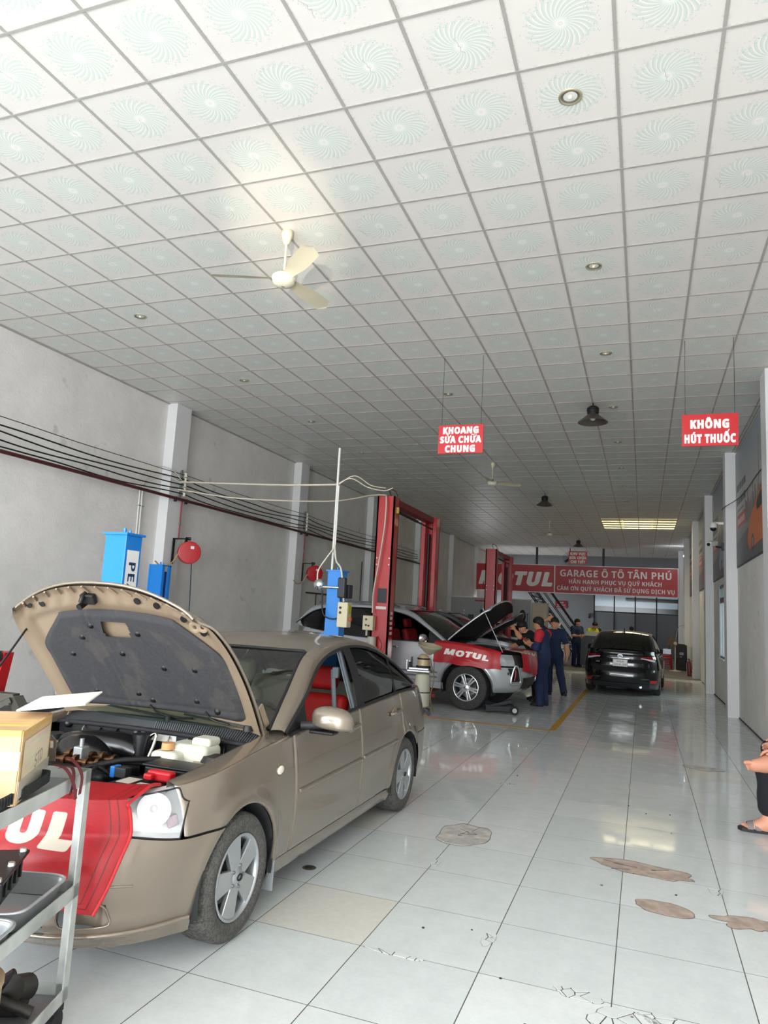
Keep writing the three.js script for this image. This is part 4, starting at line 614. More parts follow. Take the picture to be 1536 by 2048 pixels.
  for (const sx of [1, -1]) {
    const m = new THREE.Group(); m.name = 'door_mirror'; root.add(m);
    const sh = new THREE.SphereGeometry(0.125, 20, 14); { const p = sh.attributes.position; for (let i = 0; i < p.count; i++) { const y = p.getY(i), q = p.getZ(i); p.setY(i, Math.sign(y) * Math.pow(Math.abs(y) / 0.125, 0.75) * (o.mirrorH ?? 0.085)); p.setZ(i, q > 0 ? q * 0.7 : q * 0.4); } sh.computeVertexNormals(); }
    const mz = zA - 0.2, mx = B.side(mz, belt(mz))[0], my = belt(mz) + 0.06; sh.translate(sx * (mx + 0.14), my, mz); obj('shell', sh, o.mirrorMat ?? pm, m);
    obj('stalk', rodG([sx * (mx - 0.04), my - 0.05, mz + 0.03], [sx * (mx + 0.1), my - 0.03, mz], 0.03, 8), trimBlack, m);
    obj('mirror_glass', box(0.2, 0.13, 0.004, sx * (mx + 0.14), my, mz - 0.052), mat(0x2a2d30, 0.1, { metalness: 0.6 }), m);
  }
  // cabin
  obj('floor_pan', [box(s.w * 1.8, 0.04, -s.axles[1] - s.arch * 2, 0, sill + 0.02, s.axles[1] / 2), box(s.w * 1.1, 0.04, 1.0, 0, sill + 0.15, s.axles[1] - 0.2), box(s.w, 0.04, 1.0, 0, sill + 0.08, 0.2)], trimBlack, root);
  const sy = sill + (o.seatY ?? 0.1), sz = (zA + zB2) / 2 - 0.25;
  for (const sx of [1, -1]) obj('seat', seatG(sx * s.w * 0.44, sy, sz, 0.52), o.seatMat ?? trimBlack, root);
  obj('seat', [box(s.w * 1.5, 0.2, 0.5, 0, sy + 0.1, sz - 0.85, 0.06), rot(box(s.w * 1.5, 0.6, 0.14, 0, 0.3, 0, 0.06), -0.3, 0, 0, 0, sy + 0.2, sz - 1.08)], trimBlack, root);
  obj('dashboard', box(s.w * 1.66, 0.26, 0.4, 0, belt(zA) - 0.14, zA - 0.22, 0.06), trimBlack, root);
  steeringWheel(root, s.w * 0.44, belt(zA) - 0.06, zA - 0.52);
  addWheels(B, root, o.wheel);
  return res;
}
const plateTex = (lines) => canvasTex(256, 192, (g, w, h) => { g.fillStyle = '#e8e8e2'; g.fillRect(0, 0, w, h); g.strokeStyle = '#555'; g.lineWidth = 5; g.strokeRect(5, 5, w - 10, h - 10); vtext(g, lines[0], w / 2, 84, 76, { color: '#8a8f92' }); vtext(g, lines[1], w / 2, 166, 76, { color: '#8a8f92' }); });

// silver SUV on the first red lift
const silver = paintOf(0xbfc3c7, { metalness: 0.5 }), suvGrey = mat(0x6c6f72, 0.45, { metalness: 0.4 });
const suvSpec = () => bodyOf({
  w: 0.925, zs: 0.0, zt: -3.0, axles: [0, -2.745], hub: 0.39, arch: 0.465, n: 2.6, nr: 3.4, flare: 0.03,
  nose: [[0.3, 0.72], [0.42, 0.86], [0.55, 0.92], [0.75, 0.93], [0.85, 0.90], [1.0, 0.84], [1.12, 0.74]],
  tail: [[0.35, -3.7], [0.5, -3.84], [0.8, -3.86], [1.1, -3.78], [1.3, -3.72]],
  section: [[0.3, 0.92], [0.45, 0.97], [0.7, 0.995], [0.9, 1.0], [1.05, 0.985], [1.2, 0.95], [1.3, 0.92]],
});
const suvHouse = { windowTop: [[0.87, 1.17, -0.50], [0.80, 1.40, -0.88], [0.73, 1.58, -1.25], [0.705, 1.665, -1.7], [0.70, 1.69, -2.3], [0.71, 1.665, -2.9], [0.74, 1.58, -3.35], [0.80, 1.33, -3.72]], roofEdge: [[0.80, 1.17, -0.42], [0.73, 1.43, -0.82], [0.655, 1.66, -1.22], [0.64, 1.735, -1.7], [0.635, 1.755, -2.3], [0.64, 1.735, -2.9], [0.66, 1.66, -3.45], [0.72, 1.30, -3.80]], t0: 0.31, t1: 0.86, crown: 0.05, bow: 0.18, bowRear: 0.06 };
const suvOpts = (over) => ({ belt: table([[-3.75, 1.27], [-3.2, 1.22], [-2.6, 1.16], [-1.6, 1.13], [-0.6, 1.13], [0, 1.10], [0.5, 1.04], [0.7, 1.0]]), sill: 0.44, z: [0.5, -0.62, -1.62, -2.62, -3.6], seam: 0.78, rseam: 0.8, bumpLow: 0.34, noseTop: (a) => lerp(1.02, 0.98, a), house: suvHouse, windows: [[0.10, 0.46, 'front_side_window'], [0.485, 0.70, 'rear_side_window'], [0.725, 0.97, 'quarter_window']], dPillar: true, bonnet: { y: 1.15, z: -0.5, len: 1.22, corner: 0.2, w0: 0.76, w1: 0.70, drop: 0.12, crown: 0.04, open: 46 }, handleMat: M.chrome, mirrorMat: M.chrome, beltMat: trimBlack, sideGlass: glassTint, seatY: 0.18, wheel: { r: 0.39, w: 0.25, rim: 0.235, kind: 'six' }, ...over });
const SUVB = suvSpec();
const suv = thing('suv', 'silver SUV with raised bonnet between the nearer red lift posts', 'car', [-2.83, 0, -13.45], 83 * R);
{
  const r = familyCar(suv, SUVB, silver, suvOpts({ seatMat: mat(0xa01818, 0.6), sideGlass: phys(0x1b1e1f, 0.03, { transmission: 0.75, thickness: 0 }), windows: [[0.10, 0.46, 'front_side_window', true], [0.485, 0.70, 'rear_side_window'], [0.725, 0.97, 'quarter_window']] }));
  for (const sx of [-1, 1]) {     // fog lamp recess, chrome surround, tail lamp, door strips, roof rails
    const f = obj('fog_lamp', patch((u, v) => { const p = r.bp(sx * lerp(0.40, 0.60, u), lerp(0.45, 0.98, v)); return [p[0] + sx * 0.008, p[1], p[2] + 0.008]; }, range(0, 1, 6), range(0, 1, 6)), mat(0x15161a, 0.4), r.bumper);
    obj('chrome_surround', tube([[0.38, 0.45], [0.40, 1.0], [0.47, 1.02], [0.62, 0.4], [0.5, 0.36]].map(([u, v]) => { const p = r.bp(sx * u, v); return [p[0] + sx * 0.016, p[1], p[2] + 0.016]; }), 0.02, 40, 6, true), M.chrome, f);
    obj('lamp_strip', tube([[0.46, 0.92], [0.5, 0.7], [0.54, 0.5]].map(([u, v]) => { const p = r.bp(sx * u, v); return [p[0] + sx * 0.02, p[1], p[2] + 0.02]; }), 0.014, 12, 6), mat(0x8a1c22, 0.3), f);
    obj('tail_lamp', patch((z, v) => { const y = lerp(1.03, 1.03 + 0.13 * smooth(-3.25, -3.6, z), v), p = SUVB.side(z, y); return [sx * (p[0] + 0.012), y, z]; }, range(-3.3, -3.74, 10), range(0, 1, 3)), phys(0x9c0d14, 0.08, { clearcoat: 1 }), suv);
    obj('roof_bar', tube([[0.64, 1.74, -1.5], [0.63, 1.79, -1.75], [0.63, 1.80, -2.6], [0.64, 1.76, -3.3]].map(([x, y, z]) => [sx * x, y, z]), 0.016, 30, 8), suvGrey, suv);
    for (const y of [0.52, 0.6]) obj('door_strip', tube(range(-2.3, -0.55, 8).map((z) => { const p = SUVB.side(z, y); return [sx * (p[0] + 0.006), y, z]; }), 0.013, 30, 6), suvGrey, suv);
    obj('arch_trim', tube(range(0.1, 3.0, 16).map((a) => { const y = SUVB.s.hub + Math.sin(a) * 0.475, z = Math.cos(a) * 0.475, p = SUVB.side(Math.min(z, 0.42), y); return [sx * (p[0] + 0.004), y, z]; }), 0.016, 40, 6), suvGrey, suv);
  }
  obj('lower_grille', patch((u, v) => { const p = r.bp(u, v); return [p[0], p[1], p[2] + 0.006]; }, range(-0.3, 0.3, 10), range(0.15, 0.6, 4)), M.black, r.bumper);
  obj('front_axle', [rodG([-0.7, 0.3, 0.05], [0.7, 0.3, 0.05], 0.04), box(1.0, 0.1, 0.5, 0, 0.36, 0.2, 0.03)], M.darkSteel, suv);
  obj('prop_rod', rodG([-0.55, 1.02, 0.55], [-0.60, 1.80, 0.16], 0.008), M.steel, suv);
  // red covers on the near wing and across the nose
  const word = clothMat((g, w, h) => heavyWord(g, w * 0.50, h * 0.50, h * 0.235, '#e9e6e0'), 1024, 512);
  const wing = (rows, name, label, m, fn) => { const t = thing(name, label, 'cover', [-2.83, 0, -13.45], 83 * R); const g = patch(fn, range(0, 1, 40), range(0, 1, 30)); { const uv = g.attributes.uv; for (let i = 0; i < uv.count; i++) uv.setY(i, 1 - uv.getY(i)); } obj('sheet', g, m, t); return t; };
  wing(0, 'fender_cover', 'red cover with white lettering hung over the wing of the silver SUV', word, (u, v) => { const z = lerp(-0.62, 0.62 - 0.02 * Math.sin(v * 4), u), yt = table([[-0.7, 1.155], [0, 1.12], [0.4, 1.06], [0.7, 1.0]])(z); if (v < 0.12) { const k = v / 0.12; return [-lerp(0.70, SUVB.side(Math.min(z, 0.45), yt - 0.02)[0] + 0.012, k), yt + 0.03 * Math.sin(k * 2.2), z]; } const q = (v - 0.12) / 0.88, y = lerp(yt, lerp(0.80, 0.74, u) + 0.01 * Math.sin(z * 14), q), p = SUVB.side(Math.min(z, 0.5), Math.max(y, 0.85)); return [-(p[0] + 0.03 + 0.012 * Math.sin(z * 16 + q * 2) * q + 0.02 * q), y, z]; });
  const plain = clothMat((g, w, h) => { g.save(); g.translate(w * 0.55, h * 0.30); g.rotate(0.25); heavyWord(g, 0, 0, h * 0.2, '#c9bfae'); g.restore(); }, 512, 512);
  wing(0, 'fender_cover', 'red cover draped across the grille of the silver SUV', plain, (u, v) => { const x = lerp(-0.5, 0.75, u); const t = clamp(Math.abs(x) / 0.9), nz = 0.93 * Math.pow(1 - t ** 2.6, 1 / 2.6); if (v < 0.25) { const k = v / 0.25; return [x, 1.07 - 0.02 * k + 0.01 * Math.sin(x * 12), lerp(nz - 0.42, nz - 0.02, k)]; } const q = (v - 0.25) / 0.75; return [x * (1 - 0.1 * q), lerp(1.05, 0.62 + 0.1 * Math.abs(Math.sin(x * 3)), q), nz + 0.02 + 0.04 * Math.sin(q * 2) + 0.015 * Math.sin(x * 15) * q]; });
}
// grey SUV behind, bonnet up
const suv2 = thing('suv', 'dark grey SUV with raised black bonnet behind the silver one', 'car', [-3.35, 0, -18.2], 90 * R);
familyCar(suv2, suvSpec(), paintOf(0x6a6c70), suvOpts({ bonnet: { y: 1.1, z: -0.5, len: 1.18, corner: 0.2, w0: 0.76, w1: 0.70, drop: 0.12, crown: 0.04, open: 40 } }));

// sedans: the black one seen from behind and the white one at the far left
const midSpec = () => bodyOf({
  w: 0.865, zs: 0.0, zt: -2.75, axles: [0, -2.55], hub: 0.305, arch: 0.35, n: 2.6, nr: 3.0,
  nose: [[0.17, 0.72], [0.25, 0.80], [0.4, 0.84], [0.55, 0.83], [0.65, 0.78], [0.8, 0.66]],
  tail: [[0.18, -3.30], [0.26, -3.40], [0.42, -3.47], [0.55, -3.46], [0.62, -3.42], [0.8, -3.40], [0.95, -3.40], [1.02, -3.36]],
  section: [[0.15, 0.93], [0.25, 0.96], [0.45, 0.99], [0.6, 1.0], [0.75, 0.985], [0.9, 0.955], [1.0, 0.92]],
});
const midHouse = { windowTop: [[0.80, 0.93, -0.35], [0.74, 1.12, -0.72], [0.68, 1.30, -1.05], [0.64, 1.385, -1.4], [0.63, 1.40, -1.8], [0.645, 1.36, -2.15], [0.69, 1.23, -2.5], [0.76, 1.03, -2.82]], roofEdge: [[0.74, 0.95, -0.28], [0.67, 1.16, -0.62], [0.60, 1.365, -1.0], [0.565, 1.43, -1.4], [0.56, 1.445, -1.8], [0.565, 1.42, -2.15], [0.60, 1.30, -2.5], [0.68, 1.03, -2.98]], t0: 0.305, t1: 0.70, crown: 0.045, bow: 0.17, bowRear: 0.12 };
const midOpts = (over) => ({ belt: table([[-3.3, 0.97], [-2.55, 0.98], [-1.5, 0.955], [-0.5, 0.925], [0, 0.87], [0.5, 0.79]]), sill: 0.26, z: [0.45, -0.5, -1.52, -2.45, -3.05], seam: 0.6, rseam: 0.62, bumpLow: 0.17, noseTop: (a) => lerp(0.80, 0.75, a), house: midHouse, windows: [[0.10, 0.475, 'front_side_window'], [0.50, 0.80, 'rear_side_window'], [0.815, 0.98, 'quarter_window']], bonnet: { y: 0.945, z: -0.34, len: 1.05, corner: 0.2, w0: 0.74, w1: 0.66, drop: 0.19, crown: 0.03 }, wheel: { r: 0.305, w: 0.19, rim: 0.2, kind: 'five' }, ...over });
function boot(root, B, pm) {
  obj('boot_lid', [patch((u, q) => { const z = lerp(-2.95, -3.36, u), p = B.side(Math.max(z, -3.25), 0.96); return [q * (p[0] - 0.03) * (1 - 0.12 * u * u), 1.02 + 0.02 * (1 - q * q) + 0.025 * u * u - 0.05 * (Math.abs(q) > 0.97 ? 1 : 0), z]; }, range(0, 1, 12), range(-1, 1, 24))], pm, root);
  twoSides('rear_shoulder', patch((z, v) => { const p = B.side(z, 0.975); return [lerp(p[0], Math.max(p[0] - 0.12, 0.6), v), 0.975 + 0.04 * v, z]; }, range(-3.05, -2.85, 6), range(0, 1, 4)), pm, root);
  const tp = obj('boot_face', patch((a, y) => { const k = Math.abs(a), p = B.back(1 - k, y); return [Math.sign(a || 1) * p[0], y, p[2] - 0.03 * smooth(0.9, 1.0, y) + 0.025 * smooth(0.02, 0.1, 0.5 - Math.abs(a)) * smooth(0.84, 0.74, y) * smooth(0.6, 0.66, y)]; }, range(-0.72, 0.72, 50), range(0.6, 1.035, 20)), pm, root); return tp;
}
const blackPaint = paintOf(0x0b0c10, { metalness: 0.2, clearcoat: 1, clearcoatRoughness: 0.02 });
const blk = thing('sedan', 'black sedan seen from behind in the right-hand aisle', 'car', [-0.33, 0, -21.25], 177 * R);
{
  const B = midSpec(), r = familyCar(blk, B, blackPaint, midOpts({})), tp = boot(blk, B, blackPaint);
  for (const sx of [1, -1]) {
    const tl = obj('tail_lamp', patch((a, v) => { const y = lerp(0.80 + 0.055 * smooth(0.4, 0.74, a), 0.925 - 0.01 * smooth(0.5, 0.74, a), v), p = B.back(a, y); return [sx * (p[0] + 0.006), y, p[2] - 0.012]; }, range(0.3, 0.74, 16), range(0.42, 1, 5)), phys(0x7c0a12, 0.08, { clearcoat: 1 }), blk);
    obj('reversing_lens', patch((a, v) => { const y = lerp(0.80 + 0.055 * smooth(0.4, 0.74, a), 0.925 - 0.01 * smooth(0.5, 0.74, a), v), p = B.back(a, y); return [sx * (p[0] + 0.006), y, p[2] - 0.012]; }, range(0.36, 0.74, 16), range(0.05, 0.42, 3)), phys(0xd9d2d2, 0.08, { clearcoat: 1 }), tl);
    obj('reflector', patch((u, v) => { const p = r.rp(sx * u, v); return [p[0] + sx * 0.004, p[1], p[2] - 0.008]; }, range(0.50, 0.78, 8), range(0.32, 0.47, 3)), phys(0xc01414, 0.15, { clearcoat: 1 }), r.rear);
  }
  obj('diffuser', [patch((u, v) => { const p = r.rp(u, v); return [p[0], p[1], p[2] - 0.01]; }, range(-0.5, 0.5, 16), range(0.02, 0.28, 4)), tube([[-0.46, 0.42], [-0.36, 0.52], [0.36, 0.52], [0.46, 0.42]].map(([u, v]) => { const p = r.rp(u, v); return [p[0], p[1], p[2] - 0.014]; }), 0.016, 30, 6)], mat(0x2c2e33, 0.4), r.rear);
  const pz = B.back(1, 0.75)[2];
  const pl = obj('number_plate', box(0.33, 0.165, 0.008, 0, 0.745, pz - 0.002), M.white, tp); const pf = new THREE.PlaneGeometry(0.325, 0.16); pf.rotateY(Math.PI); pf.translate(0, 0.745, pz - 0.008); obj('plate_face', pf, mat(0xffffff, 0.4, { map: plateTex(['60A', '394.38']) }), pl);
  const e1 = new THREE.TorusGeometry(0.055, 0.008, 8, 28); e1.scale(1, 0.72, 1); const e2 = new THREE.TorusGeometry(0.034, 0.006, 8, 24); e2.scale(1, 0.5, 1); e2.translate(0, 0.014, 0); const e3 = new THREE.TorusGeometry(0.022, 0.006, 8, 24); e3.scale(0.8, 1.5, 1); e3.translate(0, -0.006, 0);
  obj('emblem', [e1, e2, e3].map((q) => { q.translate(0, 0.905, pz - 0.006); return q; }), M.chrome, tp); obj('chrome_strip', box(0.4, 0.014, 0.012, 0, 0.852, pz + 0.006, 0.004), M.chrome, tp);
  for (const [x, t] of [[0.52, 'VIOS'], [-0.50, 'G']]) { const g = new THREE.PlaneGeometry(t === 'G' ? 0.03 : 0.13, 0.03); g.rotateY(Math.PI); g.translate(x * 0.98, 0.745, B.back(0.62, 0.745)[2] - 0.03); obj('model_badge', g, mat(0xffffff, 0.4, { transparent: true, map: canvasTex(128, 32, (c, w, h) => { c.clearRect(0, 0, w, h); vtext(c, t, w / 2, 27, 30, { color: '#cfd3d6', squeeze: t === 'G' ? 2 : 1.2 }); }) }), tp); }
  obj('roof_fin', extrude([[0, 0], [0.16, 0], [0.02, 0.06]], 0.02, 0.004).rotateY(-Math.PI / 2).translate(0.01, 1.475, -2.2), blackPaint, blk);
  obj('exhaust', rodG([-0.45, 0.22, -3.35], [-0.45, 0.22, -3.0], 0.03, 12), M.steel, blk); obj('rear_axle', [rodG([-0.7, 0.3, -2.55], [0.7, 0.3, -2.55], 0.05), box(0.9, 0.12, 0.5, 0, 0.26, -3.0, 0.03)], M.darkSteel, blk);
}
const whiteCar = thing('hatchback', 'white car with its bonnet up at the far left', 'car', [-3.35, 0.03, -27.2], 100 * R);
familyCar(whiteCar, midSpec(), paintOf(0xd9dadb, { metalness: 0.05 }), midOpts({ bonnet: { y: 0.945, z: -0.34, len: 1.05, corner: 0.2, w0: 0.74, w1: 0.66, drop: 0.19, crown: 0.03, open: 48 } }));
const whiteCar2 = thing('hatchback', 'white car parked between the grey SUV and the far lift', 'car', [-3.9, 0, -23.38], 90 * R);
familyCar(whiteCar2, midSpec(), paintOf(0xd4d6d8, { metalness: 0.05 }), midOpts({}));
for (const r of [whiteCar, whiteCar2]) boot(r, midSpec(), paintOf(0xd9dadb, { metalness: 0.05 }));
// ---------- fittings on the ceiling ----------
const nearFar = (z) => z > -10 ? 'nearest' : z > -20 ? 'middle' : 'farthest';
const fanCream = mat(0xcfc7ae, 0.4);
function ceilingFan(pos, turn, label, c = fanCream) {
  const t = thing('ceiling_fan', label, 'fan', pos, turn, 'ceiling fans');
  obj('canopy', lathe([[0.0, 0], [0.055, 0], [0.052, -0.05], [0.03, -0.125], [0.016, -0.135], [0, -0.135]], 24), c, t);
  obj('rod', rodG([0, -0.13, 0], [0, -0.42, 0], 0.0125), c, t);
  obj('bracket', [box(0.05, 0.05, 0.03, 0, -0.42, 0, 0.006), rodG([-0.03, -0.42, 0], [0.03, -0.42, 0], 0.008)], mat(0x7d6a55, 0.6), t);
  const m = obj('motor', lathe([[0, -0.43], [0.09, -0.44], [0.112, -0.462], [0.114, -0.485], [0.1, -0.505], [0.105, -0.512], [0.09, -0.535], [0.04, -0.553], [0, -0.556]], 36), mat(0xe0dac4, 0.32), t);
  obj('badge', rot(box(0.03, 0.002, 0.012), 0, 0.5, 0, 0, -0.5565, 0), mat(0x6d4a2a, 0.4), m);
  for (let k = 0; k < 3; k++) {
    const b = patch((u, v) => { const r = lerp(0.1, 0.70, u), w = lerp(0.05, 0.082, smooth(0, 0.5, u)) * Math.sqrt(Math.max(0.02, 1 - smooth(0.86, 1, u) ** 2)); return [r, -0.475 + 0.32 * (v * w) + 0.008 * (1 - v * v), v * w]; }, range(0, 1, 24), range(-1, 1, 8)); b.rotateY(k * 120 * R); obj('blade', b, c, t);
  }
  return t;
}
ceilingFan([-3.19, H, -5.54], 199 * R, 'cream ceiling fan nearest to the front, casting a shadow on the boards');
ceilingFan([-3.27, H, -15.83], 30 * R, 'white ceiling fan behind the sign lettered KHOANG SỬA CHỮA CHUNG');
ceilingFan([-3.18, H, -25.7], 10 * R, 'small ceiling fan farthest away, before the red board');
const dlRing = mat(0xb0a88f, 0.35, { metalness: 0.4 }), dlInner = mat(0x8a8270, 0.3, { metalness: 0.5 });
for (const [x, zs] of [[-0.48, [-4.47, -6.91, -9.35, -11.82, -14.21, -16.68, -18.95, -21.4]], [-6.0, [-6.91, -9.43, -11.89, -14.5, -16.89]], [-2.97, [-10.68, -13.1]]]) zs.forEach((z, k) => {
  const side = x > -1 ? 'right-hand' : x < -5 ? 'left-hand' : 'middle', t = thing('downlight', `round recessed downlight, number ${['one', 'two', 'three', 'four', 'five', 'six', 'seven', 'eight'][k]} from the front in the ${side} row`, 'downlight', [x, H, z], 0, 'recessed downlights');
  obj('ring', lathe([[0.058, 0.004], [0.066, -0.006], [0.078, -0.004], [0.08, 0.004]], 28), dlRing, t); obj('reflector', lathe([[0.0, 0.006], [0.045, 0.005], [0.06, -0.002]], 24), dlInner, t); obj('bulb', new THREE.SphereGeometry(0.016, 12, 8).translate(0, 0.001, 0), mat(0xe4dcc8, 0.3), t);
});
for (const [x, z, label] of [[-0.78, -11.54, 'dark bell-shaped high-bay lamp nearest to the front'], [-2.63, -20.07, 'black high-bay lamp beyond the second ceiling fan'], [-2.64, -31.35, 'small high-bay lamp above the sign lettered KHU VỰC']]) {
  const t = thing('high_bay_lamp', label, 'lamp', [x, H, z], 0, 'high-bay lamps');
  obj('hook', tube([[0, 0, 0], [0, -0.03, 0.01], [0, -0.06, 0]], 0.008, 10, 6), M.darkSteel, t);
  const c = obj('housing', lathe([[0, -0.05], [0.05, -0.055], [0.085, -0.08], [0.09, -0.15], [0.082, -0.16], [0.088, -0.17], [0.085, -0.2]], 28), mat(0x2d2b29, 0.5, { metalness: 0.5 }), t);
  for (let k = 0; k < 3; k++) { const r = new THREE.TorusGeometry(0.092, 0.006, 6, 28); r.rotateX(Math.PI / 2); r.translate(0, -0.1 - k * 0.03, 0); obj('cooling_fin', r, M.darkSteel, c); }
  obj('shade', lathe([[0.085, -0.195], [0.13, -0.235], [0.19, -0.285], [0.235, -0.32], [0.238, -0.326], [0.228, -0.322], [0.18, -0.29], [0.12, -0.24], [0.08, -0.2]], 40), mat(0x6a625b, 0.35, { metalness: 0.6 }), t);
  obj('bulb', new THREE.SphereGeometry(0.045, 16, 12).translate(0, -0.25, 0), mat(0xd8d2c4, 0.3), t);
}
// hanging signs
function hangSign(lines, size, [x, y, z], w, h, label, thick = 0.02) {
  const t = thing('hanging_sign', label, 'sign', [x, 0, z]);
  const tex = canvasTex(768, Math.round(768 * h / w), (g, W, HH) => { g.fillStyle = '#c5141d'; g.fillRect(0, 0, W, HH); lines.forEach((l, i) => vtext(g, l, W / 2, HH * (lines.length === 2 ? [0.44, 0.90][i] : [0.30, 0.625, 0.95][i]), size, { weight: size * 0.09, squeeze: lines.length === 2 ? 0.84 : 0.92, maxW: W * (i === 0 && lines.length === 2 ? 0.72 : 0.93), color: '#f4f1ea' })); });
  obj('panel', box(w, h, thick, 0, y - h / 2, 0), mat(0xb5121a, 0.4), t);
  for (const s of [1, -1]) { const f = new THREE.PlaneGeometry(w - 0.004, h - 0.004); if (s < 0) f.rotateY(Math.PI); f.translate(0, y - h / 2, s * (thick / 2 + 0.001)); obj('lettering', f, mat(0xffffff, 0.4, { map: tex }), t); }
  for (const s of [1, -1]) obj('wire', rodG([s * w * 0.44, y - 0.01, 0], [s * w * 0.44, H, 0], 0.003, 6), M.black, t);
  return t;
}
hangSign(['KHOANG', 'SỬA CHỮA', 'CHUNG'], 150, [-2.33, 4.2, -9.1], 0.62, 0.395, 'red hanging sign lettered KHOANG SỬA CHỮA CHUNG');
hangSign(['KHÔNG', 'HÚT THUỐC'], 172, [0.74, 4.215, -9.1], 0.62, 0.395, 'red hanging sign lettered KHÔNG HÚT THUỐC');
hangSign(['KHU VỰC', 'SỬA CHỮA', 'CHI TIẾT'], 150, [-2.79, 4.79, -33.0], 0.81, 0.57, 'small far red sign lettered KHU VỰC SỬA CHỮA CHI TIẾT');
// the long red board across the back
{
  const w = 9.42, h = 1.3, t = thing('signboard', 'long red board lettered MOTUL and GARAGE Ô TÔ TÂN PHÚ across the back', 'signboard', [-3.22, 0, -35.3]);
  obj('panel', box(w, h, 0.1, 0, 3.63, 0), mat(0xb5141c, 0.4), t);
  const f = new THREE.PlaneGeometry(w - 0.02, h - 0.02); f.translate(0, 3.63, 0.0515);
  obj('lettering', f, mat(0xffffff, 0.4, { map: canvasTex(2048, 284, (g, W, HH) => {
    g.fillStyle = '#b9161f'; g.fillRect(0, 0, W, HH); heavyWord(g, W * 0.205, HH * 0.52, 138, '#efebe4');
    g.fillStyle = '#efebe4'; g.fillRect(W * 0.408, 0, 5, HH); const o = { color: '#efebe4' };
    vtext(g, 'GARAGE Ô TÔ TÂN PHÚ', W * 0.705, 110, 100, { ...o, squeeze: 1.0 }); vtext(g, 'HÂN HẠNH PHỤC VỤ QUÝ KHÁCH', W * 0.705, 184, 60, { ...o, squeeze: 0.97 }); vtext(g, 'CẢM ƠN QUÝ KHÁCH ĐÃ SỬ DỤNG DỊCH VỤ'.replace('Ả', 'Á'), W * 0.705, 258, 60, { ...o, squeeze: 0.94 });
  }) }), t);
  obj('frame', [box(w + 0.04, 0.03, 0.13, 0, 4.295, 0), box(w + 0.04, 0.03, 0.13, 0, 2.965, 0), box(0.03, h, 0.13, w / 2, 3.63, 0), box(0.03, h, 0.13, -w / 2, 3.63, 0), box(0.03, h, 0.11, -0.83, 3.63, 0.01)], mat(0xbdb7b0, 0.4, { metalness: 0.4 }), t);
  for (const x of [-1.72, 1.42]) obj('hanger', box(0.1, H - 4.3, 0.1, x, (H + 4.3) / 2, 0), M.black, t);
  const wfan = thing('wall_fan', 'dark round wire-guard fan behind the small far red sign', 'fan', [-3.35, 4.62, -35.1]);
  obj('guard', [0.1, 0.18, 0.26, 0.32].map((r) => new THREE.TorusGeometry(r, 0.006, 6, 36)).concat(range(0, 11, 11).map((k) => rodG([0.05 * Math.cos(k), 0.05 * Math.sin(k), 0.02], [0.32 * Math.cos(k), 0.32 * Math.sin(k), 0], 0.004, 5))), M.darkSteel, wfan);
  for (let k = 0; k < 3; k++) obj('blade', rot(box(0.12, 0.24, 0.006, 0, 0.16, 0, 0.003), 0.2, 0.4, k * 2.094, 0, 0, -0.06), M.darkSteel, wfan);
  obj('motor', [rot(cyl(0.07, 0.07, 0.14, 18), Math.PI / 2, 0, 0, 0, 0, -0.12), rodG([0, 0, -0.12], [0, 0.54, -0.15], 0.02)], M.black, wfan);
}
// one lit tube lamp high on the right-hand pillar near the board
{
  const t = thing('tube_lamp', 'lit white tube lamp high on the right wall near the red board', 'lamp', [1.66, 4.75, -33.2]);
  obj('fitting', box(0.07, 0.05, 1.24, 0.02, 0.03, 0, 0.01), M.white, t);
  obj('tube', rot(cyl(0.016, 0.016, 1.18, 12), Math.PI / 2, 0, 0, -0.012, -0.006, 0), mat(0xffffff, 0.4, { emissive: 0xeaf4ff, emissiveIntensity: 9 }), t);
  const l = new THREE.RectAreaLight(0xeaf4ff, 60, 1.18, 0.04); l.position.set(-0.045, -0.02, 0); l.lookAt(1.66 - 5, 4.0, -33.2); t.add(l);
}

